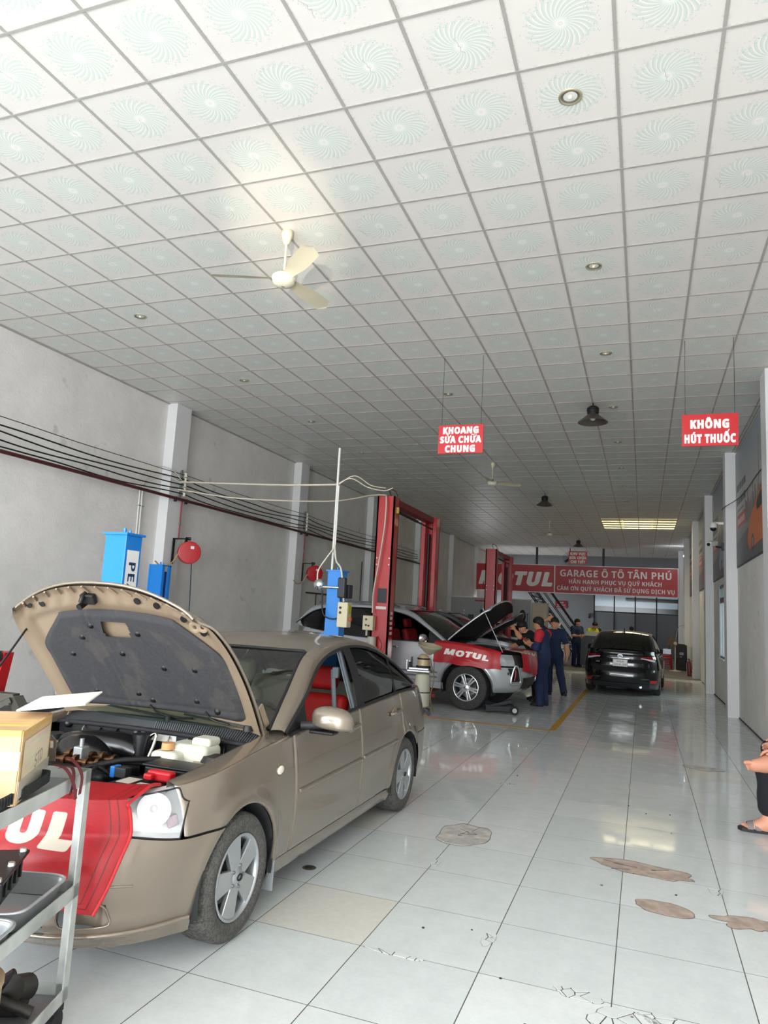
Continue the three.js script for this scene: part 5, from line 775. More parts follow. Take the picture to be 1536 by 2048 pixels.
// ---------- left wall: cables, pipe, hose reels, conduits ----------
{
  const brackets = [-5.6, -10.62, -15.66, -20.7];
  brackets.forEach((z, i) => {
    const t = thing('cable_rack', `upright cable rack with porcelain insulators on the ${['nearest', 'first visible', 'second visible', 'third visible'][i]} left pillar`, 'cable rack', [-7.93, 0, z], 0, 'cable racks on the left pillars');
    obj('rail', [box(0.03, 0.52, 0.03, 0.03, 3.72, 0), box(0.03, 0.03, 0.05, 0.0, 3.94, 0), box(0.03, 0.03, 0.05, 0.0, 3.5, 0)], M.steel, t);
    for (let k = 0; k < 5; k++) { const g = lathe([[0, 0.04], [0.02, 0.04], [0.034, 0.025], [0.022, 0], [0.034, -0.025], [0.02, -0.04], [0, -0.04]], 16); g.translate(0.075, 3.54 + k * 0.09, -0.06); obj('insulator', g, mat(0xcfc9ba, 0.25), t); }
  });
  for (let k = 0; k < 5; k++) {
    const y = 3.54 + k * 0.09, r = k === 4 ? 0.006 : 0.011, pts = [];
    const zs = [1.0, ...brackets, -25.5]; for (let i = 0; i < zs.length - 1; i++) for (let q = 0; q < 10; q++) { const f = q / 10, z = lerp(zs[i], zs[i + 1], f); pts.push([-7.87 + 0.012 * Math.sin(z * 3 + k), y - 0.09 * 4 * f * (1 - f) * (k === 4 ? 0.3 : 0.7) + (k === 4 ? 0 : 0.012 * Math.sin(z * 2.3 + k * 2)), z + (q ? 0 : -0.06)]); }
    tag(obj('power_cable', tube(pts, r, 260, 6), M.black), `black power cable along the left wall, ${['lowest', 'second from below', 'third from below', 'fourth from below', 'thin topmost'][k]} of five`, 'cable', 'power cables along the left wall');
  }
  const pipeRed = mat(0x4a1616, 0.45);
  const air = thing('air_pipe', 'dark red compressed-air pipe running along the left wall', 'pipe', [0, 0, 0]);
  obj('main_pipe', rodG([-7.86, 3.42, 0.8], [-7.86, 3.46, -25.8], 0.028, 12), pipeRed, air);
  obj('end_drop', [rodG([-7.86, 3.46, -25.8], [-7.86, 2.6, -25.8], 0.022, 10)], pipeRed, air);
  for (const z of [-10.62, -15.66]) { obj('drop_pipe', rodG([-7.88, 3.42, z - 0.05], [-7.88, 2.72, z - 0.05], 0.014, 10), mat(0x8a1d22, 0.4), air); for (const dz of [0.12, -0.2]) obj('pipe_clip', box(0.05, 0.09, 0.03, -7.9, 3.43, z + dz), M.darkSteel, air); obj('valve', box(0.03, 0.05, 0.03, -7.88, 3.0, z - 0.05), M.steel, air); }
  for (const [x, y, z, label, hose] of [[-7.69, 2.48, -10.62, 'red hose reel on the first left pillar above the blue lift', true], [-7.72, 2.46, -15.85, 'red hose reel on the second left pillar', false], [-7.72, 2.40, -25.95, 'red hose reel half hidden behind the red lift post', false]]) {
    const t = thing('hose_reel', label, 'hose reel', [x, y, z], 0, 'red hose reels on the left wall');
    obj('drum', rot(lathe([[0, -0.08], [0.185, -0.08], [0.2, -0.06], [0.2, 0.06], [0.185, 0.08], [0, 0.08]], 40), 0, 0, Math.PI / 2, 0, 0, 0).rotateY(-0.8).translate(0.1, 0, 0), M.red, t);
    obj('label', box(0.003, 0.05, 0.06, 0.082, 0.09, -0.04).rotateY(-0.8).translate(0.1, 0, 0), M.white, t);
    obj('bracket', [box(0.02, 0.46, 0.05, -0.2, 0.02, 0.06), box(0.25, 0.02, 0.04, -0.08, 0.245, 0.02), box(0.03, 0.22, 0.05, 0.06, 0.14, 0.06), rodG([0.0, 0.25, 0], [0.08, 0.25, -0.05], 0.03)], M.black, t);
    obj('inlet_hose', tube([[0.0, -0.02, 0.16], [-0.1, -0.2, 0.2], [-0.15, -0.28, 0.4], [-0.18, -0.2, 0.55]], 0.012, 20, 6), mat(0xb48f62, 0.5), t);
    if (hose) obj('air_hose', tube([[0.1, -0.18, -0.1], [0.12, -0.8, -0.12], [0.14, -1.6, -0.14], [0.16, -2.4, -0.16]], 0.009, 30, 6), mat(0x1d2f4e, 0.5), t);
  }
  const cond = thing('cable_conduit', 'white plastic conduit with loops of cable beside the first left pillar', 'conduit', [0, 0, 0]);
  obj('pipe', [rodG([-8.1, 3.55, -9.84], [-8.1, 0.3, -9.9], 0.02, 10), rodG([-8.1, 3.5, -9.78], [-8.1, 2.45, -9.8], 0.014, 10)], M.white, cond);
  for (const y of [3.2, 2.45, 1.6]) obj('clip', box(0.03, 0.015, 0.14, -8.1, y, -9.84), M.steel, cond);
  obj('loop', [tube([[-8.1, 3.55, -9.84], [-8.05, 3.75, -9.95], [-7.9, 3.8, -10.2], [-7.82, 3.72, -10.5]], 0.012, 24, 6), tube([[-8.1, 3.5, -9.8], [-8.02, 3.9, -9.98], [-7.88, 3.92, -10.3], [-7.84, 3.78, -10.55]], 0.008, 24, 6)], mat(0xcfc8b6, 0.5), cond);
  const c2 = thing('pipe_rack', 'thin grey pipe frame on the wall below the second hose reel', 'pipe', [0, 0, 0]); obj('tube', [rodG([-8.08, 2.0, -16.4], [-8.08, 2.0, -18.9], 0.02), rodG([-8.08, 2.0, -17.0], [-8.08, 0.05, -17.0], 0.014), rodG([-8.08, 2.0, -18.7], [-8.08, 0.05, -18.7], 0.014), rodG([-8.08, 3.1, -20.1], [-8.08, 0.05, -20.1], 0.018)], M.darkSteel, c2);
}

// ---------- blue four-post lift ----------
{
  const t = thing('four_post_lift', 'bright blue four-post lift with PEAK lettered on a post, behind the champagne sedan', 'lift', [0, 0, 0]);
  const deep = mat(0x0b3f8e, 0.5), post = (x, z, open) => {
    const g = new THREE.Group(); g.name = 'post'; t.add(g);
    obj('column', open ? [box(0.26, 2.2, 0.03, x, 1.1, z + 0.1), box(0.03, 2.2, 0.24, x - 0.12, 1.1, z), box(0.03, 2.2, 0.06, x + 0.12, 1.1, z + 0.08), box(0.03, 2.2, 0.06, x + 0.12, 1.1, z - 0.09)] : [box(0.23, 2.2, 0.21, x, 1.1, z, 0.006)], M.blue, g);
    obj('cap', [box(0.27, 0.02, 0.25, x, 2.2, z), cyl(0.015, 0.015, 0.05, 10, x, 2.235, z), cyl(0.012, 0.012, 0.03, 10, x + 0.06, 2.225, z)], M.blue, g); obj('base_plate', box(0.4, 0.02, 0.4, x, 0.01, z), deep, g);
    if (open) obj('channel', box(0.12, 2.1, 0.14, x + 0.03, 1.05, z), deep, g);
    return g;
  };
  const P1 = post(-4.40, -5.17); post(-4.30, -9.75); post(-7.68, -9.98, true); post(-7.68, -5.17, true);
  const pl = new THREE.PlaneGeometry(0.16, 1.2); pl.rotateY(Math.PI / 2); pl.translate(-4.2835, 1.46, -5.17);
  obj('lettering', pl, mat(0xffffff, 0.4, { map: canvasTex(160, 1200, (g, w, h) => { g.fillStyle = '#f2f4f5'; g.fillRect(0, 0, w, h); g.save(); g.translate(w / 2, 0); g.rotate(Math.PI / 2); vtext(g, 'PE', 190, 42, 125, { color: '#12365f', squeeze: 1.35 }); g.strokeStyle = '#12365f'; g.lineWidth = 17; g.beginPath(); g.moveTo(300, 42); g.lineTo(350, -46); g.lineTo(400, 42); g.stroke(); vtext(g, 'K', 480, 42, 125, { color: '#12365f', squeeze: 1.35 }); g.restore(); }) }), P1);
  for (const x of [-6.95, -5.15]) obj('runway', [box(0.5, 0.12, 5.2, x, 0.2, -7.5, 0.01), box(0.5, 0.015, 4.8, x, 0.267, -7.5)], mat(0x3c3d40, 0.6), t);
  for (const z of [-5.17, -9.85]) obj('cross_beam', box(3.2, 0.16, 0.2, -6.04, 0.1, z, 0.01), M.blue, t);
  for (const x of [-6.95, -5.15]) obj('ramp', rot(box(0.5, 0.02, 0.9), 0.22, 0, 0, x, 0.13, -4.5), mat(0x55565a, 0.6), t);
  obj('air_unit', [box(0.12, 0.3, 0.08, -4.16, 1.95, -9.62, 0.02), box(0.06, 0.2, 0.14, -4.12, 1.9, -9.8, 0.01)], M.darkSteel, t);
  const gauge = new THREE.SphereGeometry(0.085, 20, 14); gauge.scale(1, 1, 0.7); gauge.translate(-4.52, 1.98, -9.58); obj('filter_bowl', [gauge, rodG([-4.45, 1.95, -9.58], [-4.2, 1.95, -9.6], 0.02)], M.chrome, t);
  obj('hose', [tube([[-4.46, 1.9, -9.58], [-4.4, 1.55, -9.55], [-4.2, 1.5, -9.58], [-4.1, 1.66, -9.6]], 0.012, 24, 6), tube([[-4.2, 1.9, -9.6], [-4.1, 1.6, -9.55], [-4.12, 1.5, -9.6]], 0.01, 16, 6)], M.black, t);
  const cb = obj('control_box', box(0.16, 0.36, 0.16, -4.1, 1.56, -9.62, 0.01), M.cream, t);
  obj('button', [rot(cyl(0.018, 0.018, 0.02, 12), Math.PI / 2, 0, 0, -4.13, 1.66, -9.535), rot(cyl(0.018, 0.018, 0.02, 12), Math.PI / 2, 0, 0, -4.13, 1.59, -9.535)], M.black, cb); obj('warning_label', box(0.004, 0.13, 0.1, -4.017, 1.64, -9.62), mat(0xb7b21e, 0.5), cb); obj('switch', [rot(cyl(0.03, 0.03, 0.03, 14), 0, 0, Math.PI / 2, -4.0, 1.5, -9.62)], mat(0xc85a1e, 0.4), cb);
  obj('stand_pipe', [rodG([-4.40, 2.2, -9.75], [-4.40, 4.09, -9.75], 0.018, 12), rodG([-4.36, 2.5, -9.72], [-4.37, 3.5, -9.74], 0.012, 10)], M.white, t);
  obj('cable', [tube([[-4.37, 2.6, -9.72], [-4.30, 2.35, -9.66], [-4.18, 2.2, -9.6], [-4.12, 1.75, -9.62]], 0.014, 24, 8), tube([[-4.37, 2.55, -9.72], [-4.45, 2.4, -9.66], [-4.55, 2.2, -9.6], [-4.55, 2.05, -9.58]], 0.012, 24, 8)], mat(0xcfc9ba, 0.5), t);
}
{
  const ov = thing('overhead_cable', 'pale cables stretched from the left wall past the white pole to the red lift', 'cable', [0, 0, 0]);
  obj('upper_run', [tube([[-7.85, 3.74, -10.5], [-6.5, 3.62, -10.1], [-5.4, 3.55, -9.9], [-4.42, 3.52, -9.76]], 0.016, 40, 6), tube([[-4.42, 3.52, -9.76], [-4.2, 3.62, -9.8], [-4.0, 3.52, -10.0], [-3.8, 3.5, -10.2], [-3.7, 3.56, -10.3]], 0.01, 30, 6), tube([[-4.42, 3.5, -9.76], [-4.15, 3.66, -9.8], [-3.95, 3.55, -10.0], [-3.78, 3.54, -10.2]], 0.008, 30, 6)], mat(0xcdc3b2, 0.5), ov);
  obj('lower_run', [tube([[-7.85, 3.6, -10.5], [-6.5, 3.42, -10.4], [-5.2, 3.5, -11.2], [-4.7, 3.72, -11.9], [-4.5, 3.76, -12.1], [-4.44, 3.68, -12.05], [-4.44, 3.2, -12.04], [-4.5, 2.6, -12.03], [-4.58, 2.0, -12.03], [-4.58, 1.6, -12.03]], 0.013, 90, 6)], mat(0xcdc3b2, 0.5), ov);
}
// ---------- red two-post lifts ----------
function redLift(z0, z1, label, extras) {
  const t = thing('two_post_lift', label, 'lift', [-4.47, 0, 0], 0, 'red two-post lifts'), dark = mat(0x7a1015, 0.5);
  [[z0, 1], [z1, -1]].forEach(([z, dir]) => {
    const g = new THREE.Group(); g.name = 'post'; t.add(g);
    // channel open towards the bay
    obj('column', [box(0.34, 3.75, 0.03, 0, 1.875, z + dir * 0.12), box(0.03, 3.75, 0.27, -0.155, 1.875, z), box(0.03, 3.75, 0.27, 0.155, 1.875, z), box(0.08, 3.75, 0.025, -0.13, 1.875, z - dir * 0.125), box(0.08, 3.75, 0.025, 0.13, 1.875, z - dir * 0.125)], M.red, g);
    obj('carriage', [box(0.2, 0.7, 0.16, 0, 0.6, z - dir * 0.05, 0.01)], dark, g); obj('ram', [rodG([-0.04, 0.5, z], [-0.04, 3.4, z], 0.03, 10), rodG([0.05, 0.5, z - dir * 0.02], [0.05, 3.6, z - dir * 0.02], 0.008, 6)], M.darkSteel, g);
    obj('base_plate', box(0.5, 0.03, 0.6, 0, 0.015, z), dark, g);
    obj('bolt', [[-0.12, 2.6], [0.12, 2.6], [-0.12, 2.48], [0.12, 2.48]].map(([x, y]) => rot(cyl(0.014, 0.014, 0.012, 8), Math.PI / 2, 0, 0, x, y, z + dir * 0.14)), M.steel, g);
    for (const s of [1, -1]) obj('arm', barG([s * 0.1, 0.2, z - dir * 0.15], [s * 0.9, 0.18, z - dir * 0.5], 0.1, 0.06), dark, g);
  });
  obj('overhead_beam', [box(0.2, 0.12, Math.abs(z1 - z0) - 0.2, 0, 3.69, (z0 + z1) / 2, 0.005)], dark, t);
  obj('limit_bar', [rodG([0.08, 3.52, z0 - 0.1], [0.05, 3.5, z1 + 0.1], 0.018, 8), rodG([0.08, 3.52, z0 - 0.4], [0.07, 3.51, z0 - 1.6], 0.03, 8)], M.black, t);
  obj('wire_loop', tube([[0.05, 3.75, z0], [0.0, 3.9, z0], [0.12, 3.86, z0], [0.18, 3.76, z0]], 0.008, 16, 6), M.black, t);
  if (extras) {
    obj('cover_plate', box(0.17, 0.26, 0.01, 0.02, 1.92, z0 + 0.142), M.darkSteel, t); obj('label', box(0.2, 0.05, 0.004, 0.01, 1.70, z0 + 0.138), M.white, t); for (let k = 0; k < 5; k++) obj('warning_label', box(0.004, 0.05, 0.1, 0.172, 1.25 + k * 0.09, z0), M.white, t);
    const cb = obj('control_box', box(0.2, 0.26, 0.14, -0.17, 1.42, z0 + 0.22, 0.01), M.cream, t); obj('button', [[-0.2, 1.48], [-0.2, 1.38], [-0.15, 1.37]].map(([x, y]) => rot(cyl(0.018, 0.018, 0.015, 12), Math.PI / 2, 0, 0, x, y, z0 + 0.295)), M.darkSteel, cb);
    obj('pump_unit', [cyl(0.08, 0.08, 0.2, 18, -0.1, 1.08, z0 + 0.22), box(0.22, 0.22, 0.16, -0.12, 0.9, z0 + 0.22, 0.02), cyl(0.02, 0.02, 0.1, 10, -0.2, 1.24, z0 + 0.24)], mat(0xb5b1a2, 0.5), t);
    obj('oil_hose', tube([[0.02, 1.2, z0 + 0.25], [0.1, 1.05, z0 + 0.24], [0.06, 0.85, z0 + 0.24], [0.12, 0.7, z0 + 0.2]], 0.01, 24, 6), mat(0x7d1518, 0.5), t); obj('guide_roller', box(0.05, 0.12, 0.06, 0.19, 3.5, z0, 0.01), mat(0xb59a3a, 0.5), t);
  }
}
redLift(-12.27, -15.12, 'red two-post lift around the silver SUV', true);
redLift(-22.0, -24.75, 'red two-post lift farther back in front of the red board', false);

// ---------- right wall: window, posters, cameras ----------
{
  const w = structGroup('window_1'), fr = mat(0x5e6064, 0.4, { metalness: 0.5 }), cz = (WZ0 + WZ1) / 2, dz = WZ1 - WZ0;
  obj('window_frame', [box(0.08, 0.06, dz, XR + 0.05, WY0 + 0.03, cz), box(0.08, 0.06, dz, XR + 0.05, WY1 - 0.03, cz), box(0.08, 0.12, dz, XR + 0.05, 2.33, cz), ...[WZ0 + 0.03, cz, WZ1 - 0.03].map((z) => box(0.08, WY1 - WY0, 0.05, XR + 0.05, (WY0 + WY1) / 2, z))], fr, w);
  for (const s of [-0.25, 0.25]) { obj('pane', box(0.005, 1.24, dz / 2 - 0.07, XR + 0.05, 1.65, cz + s * dz), glassClear, w); obj('pane', box(0.005, 0.24, dz / 2 - 0.07, XR + 0.05, 2.51, cz + s * dz), phys(0xbfe0d4, 0.2, { transmission: 1, thickness: 0 }), w); }
  obj('window_sill', box(0.22, 0.03, dz + 0.1, XR + 0.08, WY0 - 0.005, cz), M.white, w);
}
[[-10.85, -15.25, 0], [-15.9, -17.6, 1], [-19.1, -20.3, 1], [-20.95, -25.3, 2], [-26.0, -30.3, 3]].forEach(([z1, z0, kind], i) => {
  if (i === 1) { z0 = -20.25; } else if (i === 2) return;
  const w = z1 - z0, h = 2.2, tex = canvasTex(768, 400, (g, W, HH) => {
    const sky = g.createLinearGradient(0, 0, 0, HH); sky.addColorStop(0, '#8f9aa6'); sky.addColorStop(0.5, '#b7b2ae'); sky.addColorStop(1, '#3c4046'); g.fillStyle = sky; g.fillRect(0, 0, W, HH);
    for (let k = 0; k < 42; k++) { const x = W * 0.3 + k * W * 0.7 / 42, tall = 20 + rnd() * 60 + (k === 22 || k === 26 ? 120 : 0); g.fillStyle = `rgba(${86 + rnd() * 30},${82 + rnd() * 20},${92},0.85)`; g.fillRect(x, HH * 0.62 - tall, 4 + rnd() * 14, tall + 30); }
    g.fillStyle = '#53565c'; g.beginPath(); g.moveTo(0, HH * 0.8); g.lineTo(W, HH * 0.66); g.lineTo(W, HH); g.lineTo(0, HH); g.fill();
    const hue = ['#c8622a', '#8fa3b5', '#a3242c', '#b9a15c'][kind]; g.fillStyle = hue; g.beginPath(); g.moveTo(W * 0.36, HH * 0.86); g.quadraticCurveTo(W * 0.40, HH * 0.66, W * 0.56, HH * 0.63); g.quadraticCurveTo(W * 0.66, HH * 0.50, W * 0.82, HH * 0.56); g.quadraticCurveTo(W * 0.97, HH * 0.62, W * 0.98, HH * 0.80); g.lineTo(W * 0.9, HH * 0.9); g.lineTo(W * 0.42, HH * 0.93); g.closePath(); g.fill();
    g.fillStyle = '#232830'; g.beginPath(); g.moveTo(W * 0.60, HH * 0.63); g.quadraticCurveTo(W * 0.68, HH * 0.54, W * 0.80, HH * 0.58); g.lineTo(W * 0.84, HH * 0.66); g.lineTo(W * 0.62, HH * 0.68); g.fill();
    for (const x of [0.50, 0.86]) { g.fillStyle = '#15171a'; g.beginPath(); g.arc(W * x, HH * 0.89, 26, 0, 7); g.fill(); g.fillStyle = '#8d9094'; g.beginPath(); g.arc(W * x, HH * 0.89, 15, 0, 7); g.fill(); }
    g.strokeStyle = 'rgba(240,240,240,0.8)'; g.lineWidth = 5; g.beginPath(); g.moveTo(W * 0.86, HH); g.lineTo(W * 0.97, HH * 0.6); g.stroke();
    g.fillStyle = '#3a3d42'; for (const [y, n] of [[0.30, 4], [0.42, 4]]) { let x = W * 0.04; for (let k = 0; k < n; k++) { const ww = 28 + rnd() * 34; g.fillRect(x, HH * y, ww, 24); x += ww + 10; } } g.fillStyle = '#6b6e73'; g.fillRect(W * 0.06, HH * 0.52, 150, 8);
    g.fillStyle = '#b5443c'; g.fillRect(W * 0.05, HH * 0.57, 190, 46); g.fillStyle = '#e2c8bd'; for (let k = 0; k < 7; k++) g.fillRect(W * 0.05 + 14 + k * 24, HH * 0.57 + 13, 15, 20);
  });
  const t = thing('wall_poster', ['large car poster with orange car and grey skyline, nearest on the right wall', 'large car poster with pale car above the right-hand window', '', 'large poster with a red car, third along the right wall', 'large poster with a yellow car, farthest along the right wall'][i], 'poster', [XR - 0.012, 0, (z0 + z1) / 2], 0, 'car posters on the right wall');
  const f = new THREE.PlaneGeometry(w, h); f.rotateY(-Math.PI / 2); f.translate(-0.012, 2.87 + h / 2, 0); obj('print', f, mat(0xffffff, 0.4, { map: tex }), t);
  obj('frame', [box(0.02, 0.035, w, 0, 2.86, 0), box(0.02, 0.035, w, 0, 2.87 + h, 0), box(0.02, h, 0.035, 0, 2.87 + h / 2, w / 2), box(0.02, h, 0.035, 0, 2.87 + h / 2, -w / 2), box(0.01, h, w, 0.005, 2.87 + h / 2, 0)], mat(0x4a4c50, 0.5, { metalness: 0.4 }), t);
});
{
  const a = thing('dome_camera', 'white dome security camera on the right-hand pillar', 'camera', [1.45, 3.72, -15.75]);
  obj('bracket', [box(0.1, 0.05, 0.08, 0.02, 0.06, 0, 0.01), rodG([0.05, 0.06, 0], [-0.1, 0.08, 0], 0.02)], M.white, a); obj('housing', lathe([[0, 0.09], [0.05, 0.085], [0.07, 0.03], [0.07, -0.03]], 24).translate(-0.12, 0, 0), M.white, a); obj('dome', new THREE.SphereGeometry(0.062, 20, 14).translate(-0.12, -0.035, 0), M.black, a);
  const b = thing('bullet_camera', 'white bullet security camera below the dome camera on the pillar', 'camera', [1.45, 3.33, -15.75]);
  obj('bracket', [box(0.04, 0.16, 0.1, 0.05, -0.02, 0, 0.01), rodG([0.05, -0.04, 0], [-0.08, -0.03, 0.05], 0.018)], M.darkSteel, b); obj('housing', rot(box(0.09, 0.09, 0.26, 0, 0, 0, 0.012), 0.2, -0.6, 0, -0.14, 0.03, 0.06), M.white, b); obj('sun_shield', rot(box(0.1, 0.008, 0.28, 0, 0.052, 0.01, 0.003), 0.2, -0.6, 0, -0.14, 0.03, 0.06), mat(0xcdc8b8, 0.5), b); obj('lens', rot(cyl(0.032, 0.032, 0.02, 16), Math.PI / 2 + 0.2, 0, 0, 0, 0, 0).rotateY(-0.6).translate(-0.225, 0.0, 0.18), M.black, b);
  tag(obj('junction_cable', tube([[1.72, 4.1, -10.4], [1.66, 4.08, -12.0], [1.66, 4.06, -14.0], [1.5, 4.05, -15.3], [1.49, 4.05, -15.7]], 0.008, 40, 6), M.darkSteel), 'thin dark cable crossing the nearest car poster', 'cable');
  const sw = thing('wall_socket', 'cream wall socket with hanging grey lead on the far right pillar', 'socket', [1.5, 1.72, -30.75]); obj('plate', box(0.03, 0.2, 0.14, 0, 0, 0.05, 0.01), M.cream, sw); obj('lead', tube([[-0.02, 0, 0.08], [-0.2, -0.1, 0.1], [-0.3, -0.6, 0.12], [-0.34, -1.1, 0.1]], 0.012, 24, 6), mat(0x9a9a96, 0.6), sw);
}
// ---------- the back of the garage ----------
{
  const gp = structGroup('window_2'), fm = mat(0x1c1d20, 0.5, { metalness: 0.3 }), x0 = -2.5, x1 = 1.69, zz = ZB - 0.02, xs = range(x0, x1, 4);
  for (const x of xs) obj('mullion', box(0.06, 3.2, 0.08, x + (x === x0 ? 0.03 : 0), 1.6, zz), fm, gp);
  for (const y of [0.03, 2.24, 3.17]) obj('transom', box(x1 - x0, 0.06, 0.08, (x0 + x1) / 2, y, zz), fm, gp);
  const frost = phys(0x8a9094, 0.55, { transmission: 0.35, thickness: 0 });
  for (let k = 0; k < 4; k++) { const cx = (xs[k] + xs[k + 1]) / 2, w = xs[k + 1] - xs[k] - 0.06; obj('pane', box(w, 2.15, 0.008, cx, 1.13, zz), k < 2 ? frost : phys(0x5a5f62, 0.4, { transmission: 0.35, thickness: 0 }), gp); obj('pane', box(w, 0.86, 0.008, cx, 2.71, zz), phys(0x767c80, 0.15, { transmission: 1, thickness: 0 }), gp); }
  struct('yard_wall', [box(9, 2.6, 0.2, -0.4, 1.3, ZB - 3.2), box(5, 0.12, 2.6, 1.6, 3.0, ZB - 1.9)], mat(0x6a6d70, 0.85));
  // steel stair with lattice stringers
  const st = thing('steel_stair', 'black steel stair with lattice stringers below the red board', 'stairs', [0, 0, -37.0]);
  const stairBlack = mat(0x0d0d0e, 0.85), A = [-2.95, 0.06], Bt = [-5.25, 3.15];
  for (const dz of [0, -0.8]) {
    obj('stringer', [barG([A[0], A[1], dz], [Bt[0], Bt[1], dz], 0.05, 0.07, [0, 0, 1]), barG([A[0] - 0.42, A[1], dz], [Bt[0] - 0.42, Bt[1], dz], 0.05, 0.07, [0, 0, 1])], stairBlack, st);
    for (let k = 0; k < 14; k++) { const t = k / 14, u = (k + 0.5) / 14, v = (k + 1) / 14, P = (q, o) => [lerp(A[0], Bt[0], q) - o, lerp(A[1], Bt[1], q), dz]; obj('lattice_bar', [barG(P(t, 0), P(u, 0.42), 0.03, 0.03, [0, 0, 1]), barG(P(u, 0.42), P(v, 0), 0.03, 0.03, [0, 0, 1])], stairBlack, st); }
    obj('hand_rail', [rodG([A[0] + 0.5, A[1] + 0.3, dz], [Bt[0] + 0.5, Bt[1] + 0.3, dz], 0.03, 8), rodG([A[0] + 0.2, A[1] + 0.2, dz], [Bt[0] + 0.2, Bt[1] + 0.2, dz], 0.02, 8)], stairBlack, st);
  }
  for (let k = 0; k < 13; k++) obj('tread', box(0.26, 0.03, 0.8, lerp(A[0], Bt[0], (k + 0.5) / 13) - 0.1, lerp(A[1], Bt[1], (k + 0.5) / 13), -0.4), M.darkSteel, st);
  const ts = thing('wall_sign', 'small dark red sign lettered NHÀ VỆ SINH on the back wall', 'sign', [-4.19, 2.52, ZB + 0.02]);
  obj('panel', box(0.64, 0.4, 0.03, 0, 0, 0), mat(0x6d1820, 0.5), ts); const tf = new THREE.PlaneGeometry(0.62, 0.38); tf.translate(0, 0, 0.0165); obj('lettering', tf, mat(0xffffff, 0.5, { map: canvasTex(256, 160, (g, w, h) => { g.fillStyle = '#7a1a22'; g.fillRect(0, 0, w, h); vtext(g, 'NHÀ', w / 2, 58, 48, { color: '#b9a9a4' }); vtext(g, 'VỆ SINH', w / 2, 112, 48, { color: '#b9a9a4' }); g.fillStyle = '#b9a9a4'; g.fillRect(20, 132, 216, 12); }) }), ts);
  tag(obj('wall_lamp', [box(0.12, 0.22, 0.1, -2.72, 2.0, ZB + 0.06, 0.03), new THREE.SphereGeometry(0.06, 12, 8).translate(-2.72, 1.9, ZB + 0.12)], mat(0x2a2c2f, 0.4)), 'small dark wall lamp beside the glass partition', 'lamp');
}
